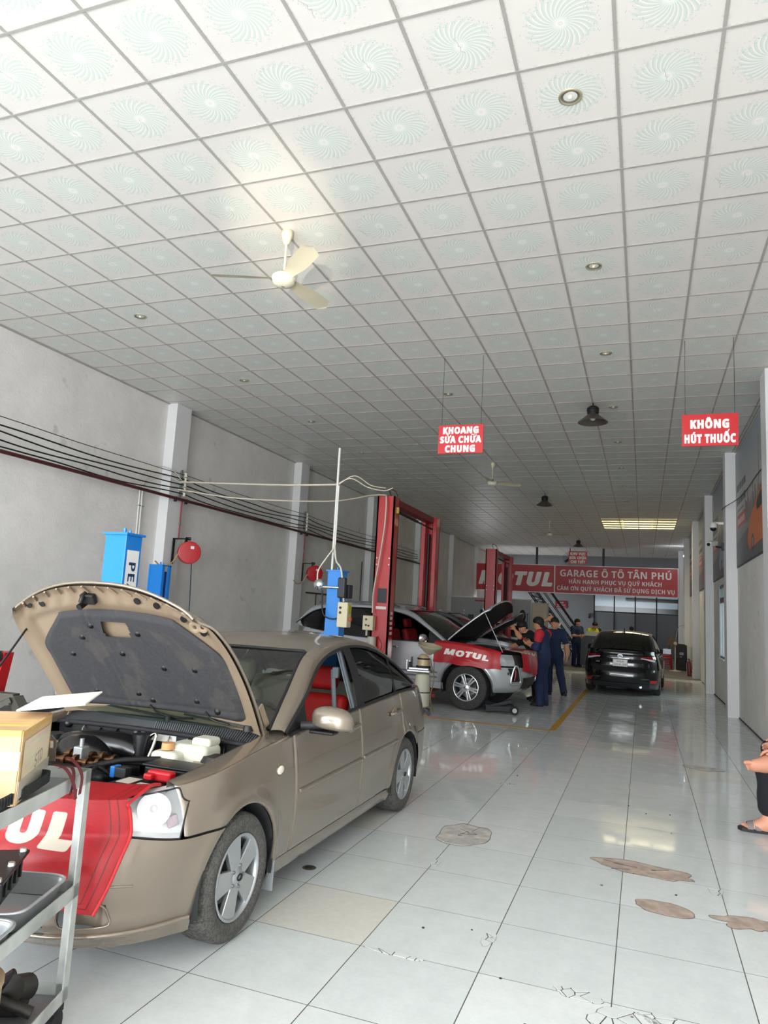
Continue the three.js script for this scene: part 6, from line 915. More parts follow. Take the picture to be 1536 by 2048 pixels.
// tool panels with tools
{
  const peg = canvasTex(256, 256, (g, w) => { g.fillStyle = '#a3a6a8'; g.fillRect(0, 0, w, w); g.fillStyle = '#7d8083'; for (let i = 0; i < 16; i++) for (let j = 0; j < 16; j++) { g.beginPath(); g.arc(i * 16 + 8, j * 16 + 8, 3, 0, 7); g.fill(); } }); peg.wrapS = peg.wrapT = THREE.RepeatWrapping; peg.repeat.set(2, 2);
  const pegM = mat(0xffffff, 0.6, { map: peg });
  for (const [x, w, label] of [[-6.9, 1.95, 'wide grey tool panel with a red header behind the second red lift'], [-5.0, 1.2, 'narrow grey tool panel beside the beige cabinet']]) { const t = thing('pegboard', label, 'pegboard', [x, 0, -30.2], 0, 'tool panels at the back left'); obj('board', box(w, 1.75, 0.04, 0, 1.55, 0), pegM, t); obj('rim', [box(w + 0.04, 0.04, 0.06, 0, 2.44, 0), box(w + 0.04, 0.04, 0.06, 0, 0.66, 0), box(0.04, 1.8, 0.06, w / 2, 1.55, 0), box(0.04, 1.8, 0.06, -w / 2, 1.55, 0)], M.white, t); obj('leg', box(0.06, 0.68, 0.3, w / 2 - 0.05, 0.34, -0.05), M.white, t); obj('leg', box(0.06, 0.68, 0.3, -w / 2 + 0.05, 0.34, -0.05), M.white, t); if (x < -6) obj('header', box(0.5, 0.06, 0.02, 0.35, 2.3, 0.03), M.red, t); }
  const cab = thing('cabinet', 'tall beige cabinet beside the tool panels', 'cabinet', [-4.05, 0, -30.3]); obj('body', box(0.62, 2.3, 0.5, 0, 1.18, 0, 0.01), mat(0xb0a89c, 0.6), cab); obj('door', box(0.58, 2.2, 0.02, 0, 1.18, 0.255, 0.004), mat(0xb5ada0, 0.55), cab);
  const toolM = mat(0x26282b, 0.45, { metalness: 0.5 }), grp = 'hand tools hung on the panels';
  const spanner = (l) => extrude([[-0.01, 0], [0.01, 0], [0.012, l], [0.035, l + 0.03], [0.02, l + 0.07], [0.01, l + 0.04], [-0.01, l + 0.04], [-0.02, l + 0.07], [-0.035, l + 0.03], [-0.012, l]], 0.012);
  const plier = () => merge([extrude([[0, 0.12], [0.05, 0], [0.065, 0.01], [0.015, 0.14], [0.02, 0.2], [0, 0.22], [-0.02, 0.2], [-0.015, 0.14], [-0.065, 0.01], [-0.05, 0]], 0.014)]);
  const spots = [[-7.45, 1.3, 'coil', 'coiled black hose hung at the left end of the wide tool panel'], [-7.25, 1.5, 'strip', 'row of small white socket labels on the wide tool panel'], [-6.95, 1.55, 'case', 'dark blue rounded tool case on the wide tool panel'], [-6.5, 1.85, 'block', 'small black box high on the wide tool panel'], [-6.45, 1.55, 'bar', 'short black bar tool on the wide tool panel'], [-6.25, 1.6, 'plier', 'pair of pliers on the wide tool panel near the lift post'], [-6.7, 1.2, 'bar', 'low black bar tool on the wide tool panel'], [-4.75, 1.75, 'coil', 'round dark cable coil on the narrow tool panel'], [-4.55, 1.5, 'spanner', 'long spanner at the right end of the narrow tool panel'], [-5.15, 1.5, 'bar', 'upper of two long bars on the narrow tool panel'], [-5.15, 1.25, 'bar', 'lower of two long bars on the narrow tool panel'], [-5.4, 1.35, 'spanner', 'short spanner at the left of the narrow tool panel']];
  for (const [x, y, k, label] of spots) { const g = k === 'coil' ? merge([0.1, 0.14].map((r) => { const q = new THREE.TorusGeometry(r, 0.03, 8, 28); q.scale(0.8, 1.5, 1); return q; })) : k === 'strip' ? merge(range(0, 5, 5).map((q) => box(0.06, 0.07, 0.015, 0, -0.25 + q * 0.12, 0, 0.004))) : k === 'case' ? box(0.24, 0.3, 0.06, 0, 0, 0, 0.06) : k === 'block' ? box(0.1, 0.16, 0.06, 0, 0, 0, 0.01) : k === 'plier' ? plier() : k === 'spanner' ? spanner(0.3) : box(0.32, 0.04, 0.03, 0, 0, 0, 0.008); g.translate(x, y, -30.125); tag(obj(k === 'coil' ? 'cable_coil' : k === 'plier' ? 'pliers' : k === 'spanner' ? 'spanner' : k === 'case' ? 'tool_case' : k === 'strip' ? 'socket_rail' : k === 'block' ? 'tool_box' : 'pry_bar', g, k === 'case' ? mat(0x1e3550, 0.4) : k === 'strip' ? M.white : toolM), label, 'tool', grp); }
  const bench = thing('work_bench', 'steel work bench with clutter under the wide tool panel', 'bench', [-6.9, 0, -29.6]); obj('top', box(2.0, 0.05, 0.6, 0, 0.85, 0), M.darkSteel, bench); for (const [x, z] of [[-0.95, 0.25], [0.95, 0.25], [-0.95, -0.25], [0.95, -0.25]]) obj('leg', box(0.05, 0.83, 0.05, x, 0.415, z), M.darkSteel, bench);
}
// grey service machine between the far white car and the black sedan
{
  const t = thing('service_machine', 'grey wheeled service machine with a white label left of the black sedan', 'machine', [-1.72, 0.03, -26.9], -0.15);
  obj('body', [extrude([[-0.36, 0.12], [0.34, 0.12], [0.30, 1.0], [0.26, 1.12], [-0.20, 1.12], [-0.33, 1.0]], 0.5, 0.02).translate(0, 0, -0.25)], mat(0x4b4f55, 0.5), t); obj('panel', rot(box(0.5, 0.3, 0.02, 0, 0, 0, 0.006), -0.7, 0, 0, 0.02, 1.16, 0.08), mat(0x8d9196, 0.4), t); obj('handle', [rodG([-0.3, 1.05, -0.1], [0.55, 1.12, -0.1], 0.018)], M.steel, t); obj('label', box(0.1, 0.4, 0.004, 0.12, 0.8, 0.272), mat(0xa9aca6, 0.5), t);
  for (const [x, z] of [[-0.28, 0.2], [0.25, 0.2], [-0.28, -0.2], [0.25, -0.2]]) obj('caster', rot(cyl(0.06, 0.06, 0.04, 14), 0, 0, Math.PI / 2, x, 0.06, z), mat(0xb5b5b0, 0.5), t);
}
// red plastic stools, pedestal fan, loudspeaker, extinguisher by the right-hand wall
{
  const redP = phys(0xa8161c, 0.4, { clearcoat: 0.2 });
  for (let k = 0; k < 3; k++) { const t = thing('plastic_stool', `red plastic stool, ${['lowest', 'middle', 'topmost'][k]} of the stack near the far right wall`, 'stool', [0.82, 0.03 + k * 0.09, -29.8], 0, 'stacked red plastic stools'); obj('seat', [box(0.3, 0.03, 0.3, 0, 0.46, 0, 0.012), box(0.34, 0.05, 0.34, 0, 0.43, 0, 0.015)], redP, t); for (const [a, b] of [[1, 1], [1, -1], [-1, 1], [-1, -1]]) obj('leg', barG([a * 0.15, 0.43, b * 0.15], [a * 0.2, 0.0, b * 0.2], 0.06, 0.018), redP, t); obj('rung', [box(0.34, 0.03, 0.015, 0, 0.15, 0.185), box(0.34, 0.03, 0.015, 0, 0.15, -0.185), box(0.015, 0.03, 0.34, 0.185, 0.15, 0), box(0.015, 0.03, 0.34, -0.185, 0.15, 0)], redP, t); }
  const f = thing('pedestal_fan', 'pedestal fan with pale stand and brown wire guard by the far right wall', 'fan', [1.12, 0.03, -29.0]);
  obj('base', lathe([[0, 0.05], [0.03, 0.05], [0.08, 0.03], [0.2, 0.012], [0.21, 0]], 28), mat(0xb9b5aa, 0.5), f); obj('pole', rodG([0, 0.04, 0], [0, 0.95, 0], 0.018), mat(0xb9b5aa, 0.5), f); obj('motor', [rot(cyl(0.075, 0.06, 0.16, 18), Math.PI / 2 - 0.2, 0, 0, 0, 1.0, 0.04)], mat(0xa89a78, 0.5), f);
  obj('guard', [0.07, 0.13, 0.19, 0.24].map((r) => new THREE.TorusGeometry(r, 0.005, 5, 32)).concat(range(0, 19, 19).map((k) => rodG([0, 0, 0.05], [0.24 * Math.cos(k * 0.33), 0.24 * Math.sin(k * 0.33), 0], 0.003, 4))).map((g) => g.rotateY(-0.7).translate(-0.12, 1.05, -0.1)), mat(0x6b5140, 0.5), f); for (let k = 0; k < 3; k++) obj('blade', rot(box(0.1, 0.18, 0.005, 0, 0.12, 0, 0.002), 0.2, 0.3, k * 2.094).rotateY(-0.7).translate(-0.12, 1.05, -0.1), mat(0x80664f, 0.5), f);
  const s = thing('loudspeaker', 'black floor loudspeaker beside the pedestal fan', 'speaker', [1.35, 0.03, -29.9]); obj('cabinet', box(0.42, 0.95, 0.4, 0, 0.475, 0, 0.02), mat(0x16171a, 0.6), s); obj('woofer', rot(lathe([[0.02, -0.03], [0.12, -0.01], [0.15, 0.01], [0.16, 0]], 28), Math.PI / 2, 0, 0, 0, 0.3, 0.205), mat(0x222327, 0.7), s); obj('control_panel', [box(0.14, 0.1, 0.01, 0.02, 0.62, 0.203), box(0.06, 0.03, 0.012, 0.0, 0.5, 0.203)], mat(0x8d9196, 0.4), s); obj('handle', rodG([-0.15, 0.97, 0], [0.15, 0.97, 0], 0.015), M.darkSteel, s);
  const e = thing('fire_extinguisher', 'dark red fire extinguisher standing at the base of the right pillar', 'extinguisher', [1.46, 0.03, -26.6]); obj('cylinder', lathe([[0, 0], [0.07, 0], [0.075, 0.02], [0.075, 0.42], [0.05, 0.48], [0.02, 0.5], [0, 0.5]], 20), mat(0x6d1216, 0.35), e); obj('valve', [box(0.05, 0.05, 0.03, 0, 0.53, 0), box(0.1, 0.012, 0.02, -0.03, 0.565, 0), box(0.1, 0.012, 0.02, -0.03, 0.545, 0)], M.black, e); obj('hose', tube([[0.02, 0.53, 0], [0.1, 0.48, 0.02], [0.09, 0.25, 0.03], [0.085, 0.12, 0.03]], 0.01, 16, 6), M.black, e);
  const d = thing('trolley_jack_cart', 'dark low cart behind the red stools near the back', 'cart', [0.62, 0.03, -33.0]); obj('frame', [box(0.9, 0.06, 0.5, 0, 0.6, 0, 0.01), box(0.9, 0.06, 0.5, 0, 0.2, 0, 0.01)], M.black, d); for (const [x, z] of [[-0.42, 0.22], [0.42, 0.22], [-0.42, -0.22], [0.42, -0.22]]) obj('post', box(0.04, 0.85, 0.04, x, 0.45, z), M.black, d);
}
// waste oil drainer beside the silver SUV
{
  const t = thing('oil_drainer', 'cream waste-oil drainer with funnel standing beside the silver SUV wheel', 'oil drainer', [-3.42, 0, -11.5], 0.1), cr = mat(0xb9b6a2, 0.5);
  obj('tank', [lathe([[0, 0.12], [0.11, 0.12], [0.125, 0.15], [0.125, 0.62], [0.1, 0.66], [0, 0.67]], 24)], cr, t); obj('band', new THREE.TorusGeometry(0.127, 0.008, 6, 30).rotateX(Math.PI / 2).translate(0, 0.36, 0), M.black, t);
  obj('tray', [box(0.40, 0.05, 0.26, -0.06, 0.70, 0, 0.02), box(0.34, 0.05, 0.2, -0.06, 0.73, 0, 0.01)], M.steel, t); obj('tool_cup', [cyl(0.02, 0.02, 0.12, 10, -0.22, 0.78, 0.08), cyl(0.015, 0.015, 0.2, 8, -0.2, 0.82, 0)], M.darkSteel, t);
  obj('chamber', lathe([[0, 0.76], [0.1, 0.76], [0.105, 0.80], [0.09, 0.93], [0.05, 0.97], [0, 0.97]], 24), phys(0xc9b48c, 0.3, { transmission: 0.3, thickness: 0.02 }), t); obj('chamber_ring', [new THREE.TorusGeometry(0.108, 0.018, 8, 28).rotateX(Math.PI / 2).translate(0, 0.77, 0), new THREE.TorusGeometry(0.1, 0.012, 8, 28).rotateX(Math.PI / 2).translate(0, 0.90, 0)], M.black, t);
  obj('funnel', rot(lathe([[0.03, 0], [0.07, 0.03], [0.2, 0.13], [0.21, 0.16], [0.2, 0.155], [0.06, 0.04]], 32), 0.12, 0, -0.16, 0.08, 0.97, 0), mat(0xa39a80, 0.5), t); obj('hose', tube([[0.12, 0.9, 0.05], [0.2, 0.6, 0.1], [0.16, 0.3, 0.12], [0.22, 0.06, 0.1]], 0.01, 30, 6), mat(0x6b5a3a, 0.5), t);
  obj('handle', [rodG([-0.26, 0.72, 0.1], [-0.26, 0.86, 0.1], 0.01), rodG([-0.26, 0.72, -0.1], [-0.26, 0.86, -0.1], 0.01), rodG([-0.26, 0.86, -0.1], [-0.26, 0.86, 0.1], 0.01)], M.chrome, t);
  for (let k = 0; k < 3; k++) { const a = k * 2.094 + 0.5; obj('caster', [barG([0.05 * Math.cos(a), 0.13, 0.05 * Math.sin(a)], [0.16 * Math.cos(a), 0.1, 0.16 * Math.sin(a)], 0.04, 0.02), rot(cyl(0.035, 0.035, 0.025, 14), Math.PI / 2, a, 0, 0.16 * Math.cos(a), 0.035, 0.16 * Math.sin(a)), cyl(0.012, 0.012, 0.06, 8, 0.16 * Math.cos(a), 0.08, 0.16 * Math.sin(a))], M.darkSteel, t); }
}
// red trolley jack head under the silver SUV's nose
{
  const t = thing('floor_jack', 'low floor jack with a pale wheel under the nose of the silver SUV', 'jack', [-2.36, 0, -12.62], 0.4); obj('frame', [box(0.5, 0.08, 0.04, 0, 0.09, 0.12), box(0.5, 0.08, 0.04, 0, 0.09, -0.12), box(0.1, 0.1, 0.2, -0.2, 0.1, 0, 0.02)], M.darkSteel, t); obj('lift_arm', rot(box(0.4, 0.06, 0.1, 0, 0, 0, 0.01), 0, 0, 0.25, 0.02, 0.16, 0), M.darkSteel, t); for (const z of [0.15, -0.15]) obj('wheel', [rot(cyl(0.075, 0.075, 0.05, 20), Math.PI / 2, 0, 0, 0.24, 0.075, z), rot(cyl(0.035, 0.035, 0.06, 14), Math.PI / 2, 0, 0, 0.24, 0.075, z)], M.rubber, t); obj('hub', rot(cyl(0.04, 0.04, 0.012, 14), Math.PI / 2, 0, 0, 0.24, 0.075, 0.185), mat(0xb9bcbe, 0.4), t);
}

// ---------- left edge: wheel-alignment stand and steel ramp ----------
{
  const t = thing('alignment_stand', 'red and black stand at the left edge behind the open bonnet', 'stand', [-6.45, 0, -5.85]); obj('arm', [barG([-0.05, 0.1, 0.0], [0.1, 1.0, 0.0], 0.07, 0.12, [0, 0, 1])], M.red, t); obj('clamp', [rot(cyl(0.06, 0.06, 0.1, 18), Math.PI / 2, 0, 0, 0.06, 0.95, 0.08), new THREE.TorusGeometry(0.05, 0.02, 8, 20).translate(0.06, 0.95, 0.14)], M.darkSteel, t); obj('foot', [box(0.26, 0.1, 0.26, -0.05, 0.05, 0)], M.black, t);
  const r = thing('steel_ramp', 'worn grey steel ramp frame lying at the left edge beyond the cardboard box', 'ramp', [-5.85, 0.0, -5.35], 0.2), st = mat(0x55534c, 0.6, { metalness: 0.4 });
  obj('frame', [barG([-0.7, 0.62, -0.1], [0.12, 0.60, -0.1], 0.1, 0.1), barG([0.12, 0.60, -0.1], [0.4, 0.34, 0.02], 0.1, 0.1), barG([-0.35, 0.30, 0.2], [0.1, 0.60, -0.05], 0.09, 0.05), box(1.1, 0.05, 0.5, -0.1, 0.3, 0)], st, r); obj('leg', box(0.08, 0.3, 0.08, -0.5, 0.15, 0), st, r); obj('leg', box(0.08, 0.3, 0.08, 0.35, 0.15, 0), st, r);
}

// ---------- the steel trolley in front, with what lies on it ----------
const TRO = [-2.05, 0, -2.36], TROT = 18 * R;
{
  const galvTex = noiseTex(256, (u, v) => { const a = fbm(u * 14, v * 14, 14, 5, 4), c = smooth(0.55, 0.75, fbm(u * 6, v * 6, 6, 9, 3)), k = 0.76 + 0.16 * (a - 0.5) - 0.1 * c; return [k * 0.98, k, k * 0.98]; }); const galv = mat(0xffffff, 0.45, { map: galvTex, metalness: 0.2 });
  const t = thing('steel_trolley', 'galvanised angle-iron trolley in the left foreground before the sedan', 'trolley', TRO, TROT), W = 0.52, D = 0.8;
  const angle = (x, z, sx, sz) => [box(0.045, 0.84, 0.005, x + sx * 0.0225, 0.55, z), box(0.005, 0.84, 0.045, x, 0.55, z + sz * 0.0225)];
  for (const [x, z, sx, sz] of [[0, 0, -1, 1], [-W, 0, 1, 1], [0, D, -1, -1], [-W, D, 1, -1]]) { obj('leg', angle(x, z, sx, sz), galv, t); obj('caster', [rot(cyl(0.05, 0.05, 0.03, 18), 0, 0, Math.PI / 2, x + sx * 0.03, 0.05, z + sz * 0.03), box(0.05, 0.04, 0.05, x + sx * 0.03, 0.115, z + sz * 0.03)], M.rubber, t); }
  for (const y of [0.945, 0.525, 0.155]) { for (const x of [0, -W]) obj('rail', [box(0.005, 0.05, D, x, y, D / 2), box(0.045, 0.005, D, x - (x ? -0.0225 : 0.0225), y - 0.024, D / 2)], galv, t); for (const z of [0, D]) obj('rail', [box(W, 0.05, 0.005, -W / 2, y, z), box(W, 0.005, 0.045, -W / 2, y - 0.024, z + (z ? -0.0225 : 0.0225))], galv, t); obj('shelf', box(W - 0.01, 0.004, D - 0.01, -W / 2, y - 0.018, D / 2), mat(0x84878a, 0.5, { metalness: 0.5 }), t); }
}
const onTro = (x, y, z) => { const c = Math.cos(TROT), s = Math.sin(TROT); return [TRO[0] + x * c + z * s, y, TRO[2] - x * s + z * c]; };
{
  const card = noiseTex(256, (u, v) => { const a = fbm(u * 10, v * 40, 40, 4, 4), b = hash2((v * 60) | 0, 3, 8), k = 0.74 + 0.12 * (a - 0.5), y = smooth(0.6, 0.8, b) * 0.12; return [k + 0.04, k * 0.88 - y * 0.2, k * 0.66 - y]; });
  const cm = mat(0xffffff, 0.75, { map: card }), b = thing('cardboard_box', 'worn cardboard box with torn flaps and clear tape on the trolley', 'box', onTro(-0.25, 0.972, 0.42), TROT + 0.25);
  b.scale.setScalar(1.15);
  obj('side', [box(0.36, 0.20, 0.008, 0, 0.1, -0.17), box(0.36, 0.20, 0.008, 0, 0.1, 0.17), box(0.008, 0.20, 0.34, 0.18, 0.1, 0), box(0.008, 0.20, 0.34, -0.18, 0.1, 0), box(0.36, 0.006, 0.34, 0, 0.003, 0)], cm, b);
  obj('flap', [rot(box(0.36, 0.006, 0.18, 0, 0, 0.09), 0.06, 0, 0, 0, 0.2, -0.17), rot(box(0.36, 0.006, 0.18, 0, 0, -0.09), -0.1, 0, 0, 0, 0.2, 0.17)], cm, b); obj('flap', [rot(box(0.2, 0.005, 0.32, 0.1, 0, 0), 0, 0, 0.12, 0.1, 0.222, -0.22)], mat(0xe2dace, 0.8), b);
  const tx = new THREE.PlaneGeometry(0.3, 0.14); tx.rotateY(Math.PI / 2); tx.translate(0.1855, 0.1, 0.0); obj('lettering', tx, mat(0xffffff, 0.3, { map: canvasTex(256, 120, (g, w, h) => { g.fillStyle = '#d9c8a6'; g.fillRect(0, 0, w, h); for (let i = 0; i < 60; i++) { g.fillStyle = `rgba(${rnd() < 0.5 ? 255 : 190},${rnd() < 0.5 ? 250 : 160},${200},0.15)`; g.fillRect(rnd() * w, rnd() * h, 30 + rnd() * 80, 3 + rnd() * 10); } g.font = 'bold 44px monospace'; g.fillStyle = '#7d7263'; g.save(); g.translate(120, 88); g.rotate(-0.1); g.fillText('STD', 0, 0); g.restore(); }) }), b);
  obj('tape', [box(0.365, 0.05, 0.001, 0, 0.12, 0.1748), box(0.001, 0.05, 0.345, 0.1868, 0.04, 0)], phys(0xf3efe4, 0.15, { transmission: 0.6, thickness: 0 }), b);
  const belt = thing('timing_belt', 'toothed black timing belt hanging over the trolley rail under the box', 'belt', onTro(-0.02, 0.0, 0.30), TROT);
  const ring = (r, w) => { const c = new THREE.CatmullRomCurve3([[-0.16, 1.0, 0.02], [-0.03, 1.0, -0.04], [0.0, 0.998, 0.08], [0.01, 0.996, 0.22], [0.0, 0.998, 0.42], [-0.14, 1.0, 0.4]].map((p) => V3(...p)), true); const n = 90; return patch((u, v) => { const p = c.getPoint(u % 1); return [p.x, p.y + (v - 0.5) * w, p.z]; }, range(0, 1, n), [0, 1]); };
  obj('band', ring(0, 0.035), mat(0x2c2e31, 0.7), belt); const cc = new THREE.CatmullRomCurve3([[-0.16, 1.0, 0.02], [-0.03, 1.0, -0.04], [0.0, 0.998, 0.08], [0.01, 0.996, 0.22], [0.0, 0.998, 0.42], [-0.14, 1.0, 0.4]].map((p) => V3(...p)), true); obj('teeth', range(0, 1, 80).slice(0, 80).map((u) => { const p = cc.getPoint(u), d = cc.getTangent(u); return barG([p.x - d.z * -0.004, p.y - 0.016, p.z - d.x * 0.004], [p.x - d.z * -0.004, p.y + 0.016, p.z - d.x * 0.004], 0.006, 0.006, [d.x, 0, d.z]); }), mat(0x232527, 0.7), belt);
  const st = thing('red_strap', 'dull red strap clamp lying over the trolley corner', 'strap', onTro(-0.06, 0.96, 0.13), TROT); const sm = mat(0x6e2a30, 0.6); for (const p of [[[-0.03, 0.05, 0.05], [0.03, 0.08, 0.02], [0.08, 0.02, 0.0], [0.09, -0.05, 0.02]], [[-0.02, 0.03, -0.02], [0.04, 0.04, 0.0], [0.075, 0.0, 0.05], [0.08, -0.04, 0.08]], [[0.0, 0.06, 0.06], [0.05, 0.05, 0.07], [0.085, 0.0, 0.07], [0.09, -0.06, 0.05]]]) obj('band', patch((u, v) => { const c = new THREE.CatmullRomCurve3(p.map((q) => V3(...q))), a = c.getPoint(u); return [a.x, a.y, a.z + (v - 0.5) * 0.025]; }, range(0, 1, 16), [0, 1]), sm, st);
  obj('eye_plate', [extrude([[-0.015, 0], [0.015, 0], [0.018, 0.08], [0, 0.1], [-0.018, 0.08]], 0.004, 0, [[[-0.007, 0.05], [0.007, 0.05], [0.007, 0.08], [-0.007, 0.08]]]).rotateX(0.2).translate(-0.04, 0.06, 0.0)], M.steel, st);
  // middle shelf: two steel trays, black cover, plastic bag
  const steelTray = mat(0xc6c9cb, 0.3, { metalness: 0.6 });
  const tray = (pos, turn, w, d, h, label) => { const t = thing('steel_tray', label, 'tray', pos, turn); const r = 0.035, rim = []; const prof = (k) => { const ww = w / 2, dd = d / 2; const q = []; for (let i = 0; i < 40; i++) { const a = i / 40 * Math.PI * 2, cx = Math.sign(Math.cos(a)) * Math.pow(Math.abs(Math.cos(a)), 0.25), cz = Math.sign(Math.sin(a)) * Math.pow(Math.abs(Math.sin(a)), 0.25); q.push([cx * ww * k, cz * dd * k]); } return q; };
    const P = (u, v) => { const k = v < 0.5 ? 0.9 * Math.min(1, v * 4) : lerp(0.9, 1.0, (v - 0.5) * 2), y = v <= 0.25 ? 0 : v < 0.5 ? 0.002 : h * smooth(0.5, 0.95, v), q = prof(k)[Math.round(u * 40) % 40]; return [q[0], y, q[1]]; };
    obj('pan', patch(P, range(0, 1, 40), [0, 0.1, 0.25, 0.4, 0.5, 0.6, 0.7, 0.8, 0.9, 1]), steelTray, t); obj('rim', tube(prof(1.0).map(([x, z]) => [x, h, z]), 0.006, 120, 6, true), steelTray, t); return t; };
  tray(onTro(-0.25, 0.512, 0.22), TROT, 0.46, 0.36, 0.07, 'steel tray at the back of the trolley shelf holding the black cover');
  tray(onTro(-0.25, 0.515, 0.59), TROT, 0.5, 0.34, 0.06, 'steel tray at the front of the trolley shelf holding the plastic bag');
  const vc = thing('valve_cover', 'black engine valve cover with silver bolts lying in the trolley trays', 'engine part', onTro(-0.29, 0.585, 0.33), TROT + 0.25); obj('shell', [box(0.34, 0.1, 0.30, 0, 0.05, 0, 0.015), box(0.38, 0.012, 0.34, 0, 0.104, 0, 0.004), ...range(-0.12, 0.12, 4).map((z) => box(0.36, 0.06, 0.012, 0.0, 0.06, z, 0.003)), cyl(0.05, 0.05, 0.05, 18, 0.08, -0.01, 0.05)], mat(0x0f1012, 0.35), vc); for (const [x, z] of [[0.17, 0.15], [0.17, -0.15], [0.0, 0.15], [-0.15, 0.15], [0.0, -0.15], [0.17, 0.0]]) obj('bolt', cyl(0.014, 0.012, 0.012, 8, x, 0.115, z), M.chrome, vc);
  const bag = thing('plastic_bag', 'crumpled white plastic bag in the front tray of the trolley', 'bag', onTro(-0.2, 0.527, 0.64), TROT); const bg = new THREE.IcosahedronGeometry(0.09, 4); { const p = bg.attributes.position; for (let i = 0; i < p.count; i++) { const x = p.getX(i), y = p.getY(i), z = p.getZ(i), k = 1 + 0.22 * (fbm(x * 30 + 5, y * 30 + z * 18 + 5, 64, 3, 3) - 0.5) * 2; p.setXYZ(i, x * k * 1.1, Math.max(0, (y + 0.06) * k * 0.8), z * k); } } obj('film', toCreasedNormals(bg, 0.5), phys(0xe4e6ec, 0.3, { transmission: 0.4, thickness: 0 }), bag);
  // bottom shelf
  const can = thing('oil_can', 'cream metal drum on the bottom shelf of the trolley', 'can', onTro(-0.2, 0.142, 0.4), 0); obj('body', lathe([[0, 0], [0.13, 0], [0.14, 0.01], [0.14, 0.03], [0.135, 0.035], [0.135, 0.2], [0.14, 0.205], [0.14, 0.22], [0.1, 0.235], [0, 0.24]], 36), mat(0xc2b48f, 0.35, { metalness: 0.2 }), can);
  const pump = thing('engine_bracket', 'oily black engine bracket behind the drum on the bottom shelf', 'engine part', onTro(-0.17, 0.142, 0.14), 0.5); obj('casting', [box(0.16, 0.06, 0.1, 0, 0.03, 0, 0.02), rot(cyl(0.045, 0.045, 0.09, 18), 1.2, 0, 0.3, 0.05, 0.08, 0.0), rot(box(0.18, 0.03, 0.04, 0, 0, 0, 0.01), 0, 0.4, 0.5, -0.04, 0.09, 0.03), rot(cyl(0.02, 0.02, 0.14, 12), 0, 0, 1.2, 0.05, 0.05, 0.06)], mat(0x2a2825, 0.5), pump);
}

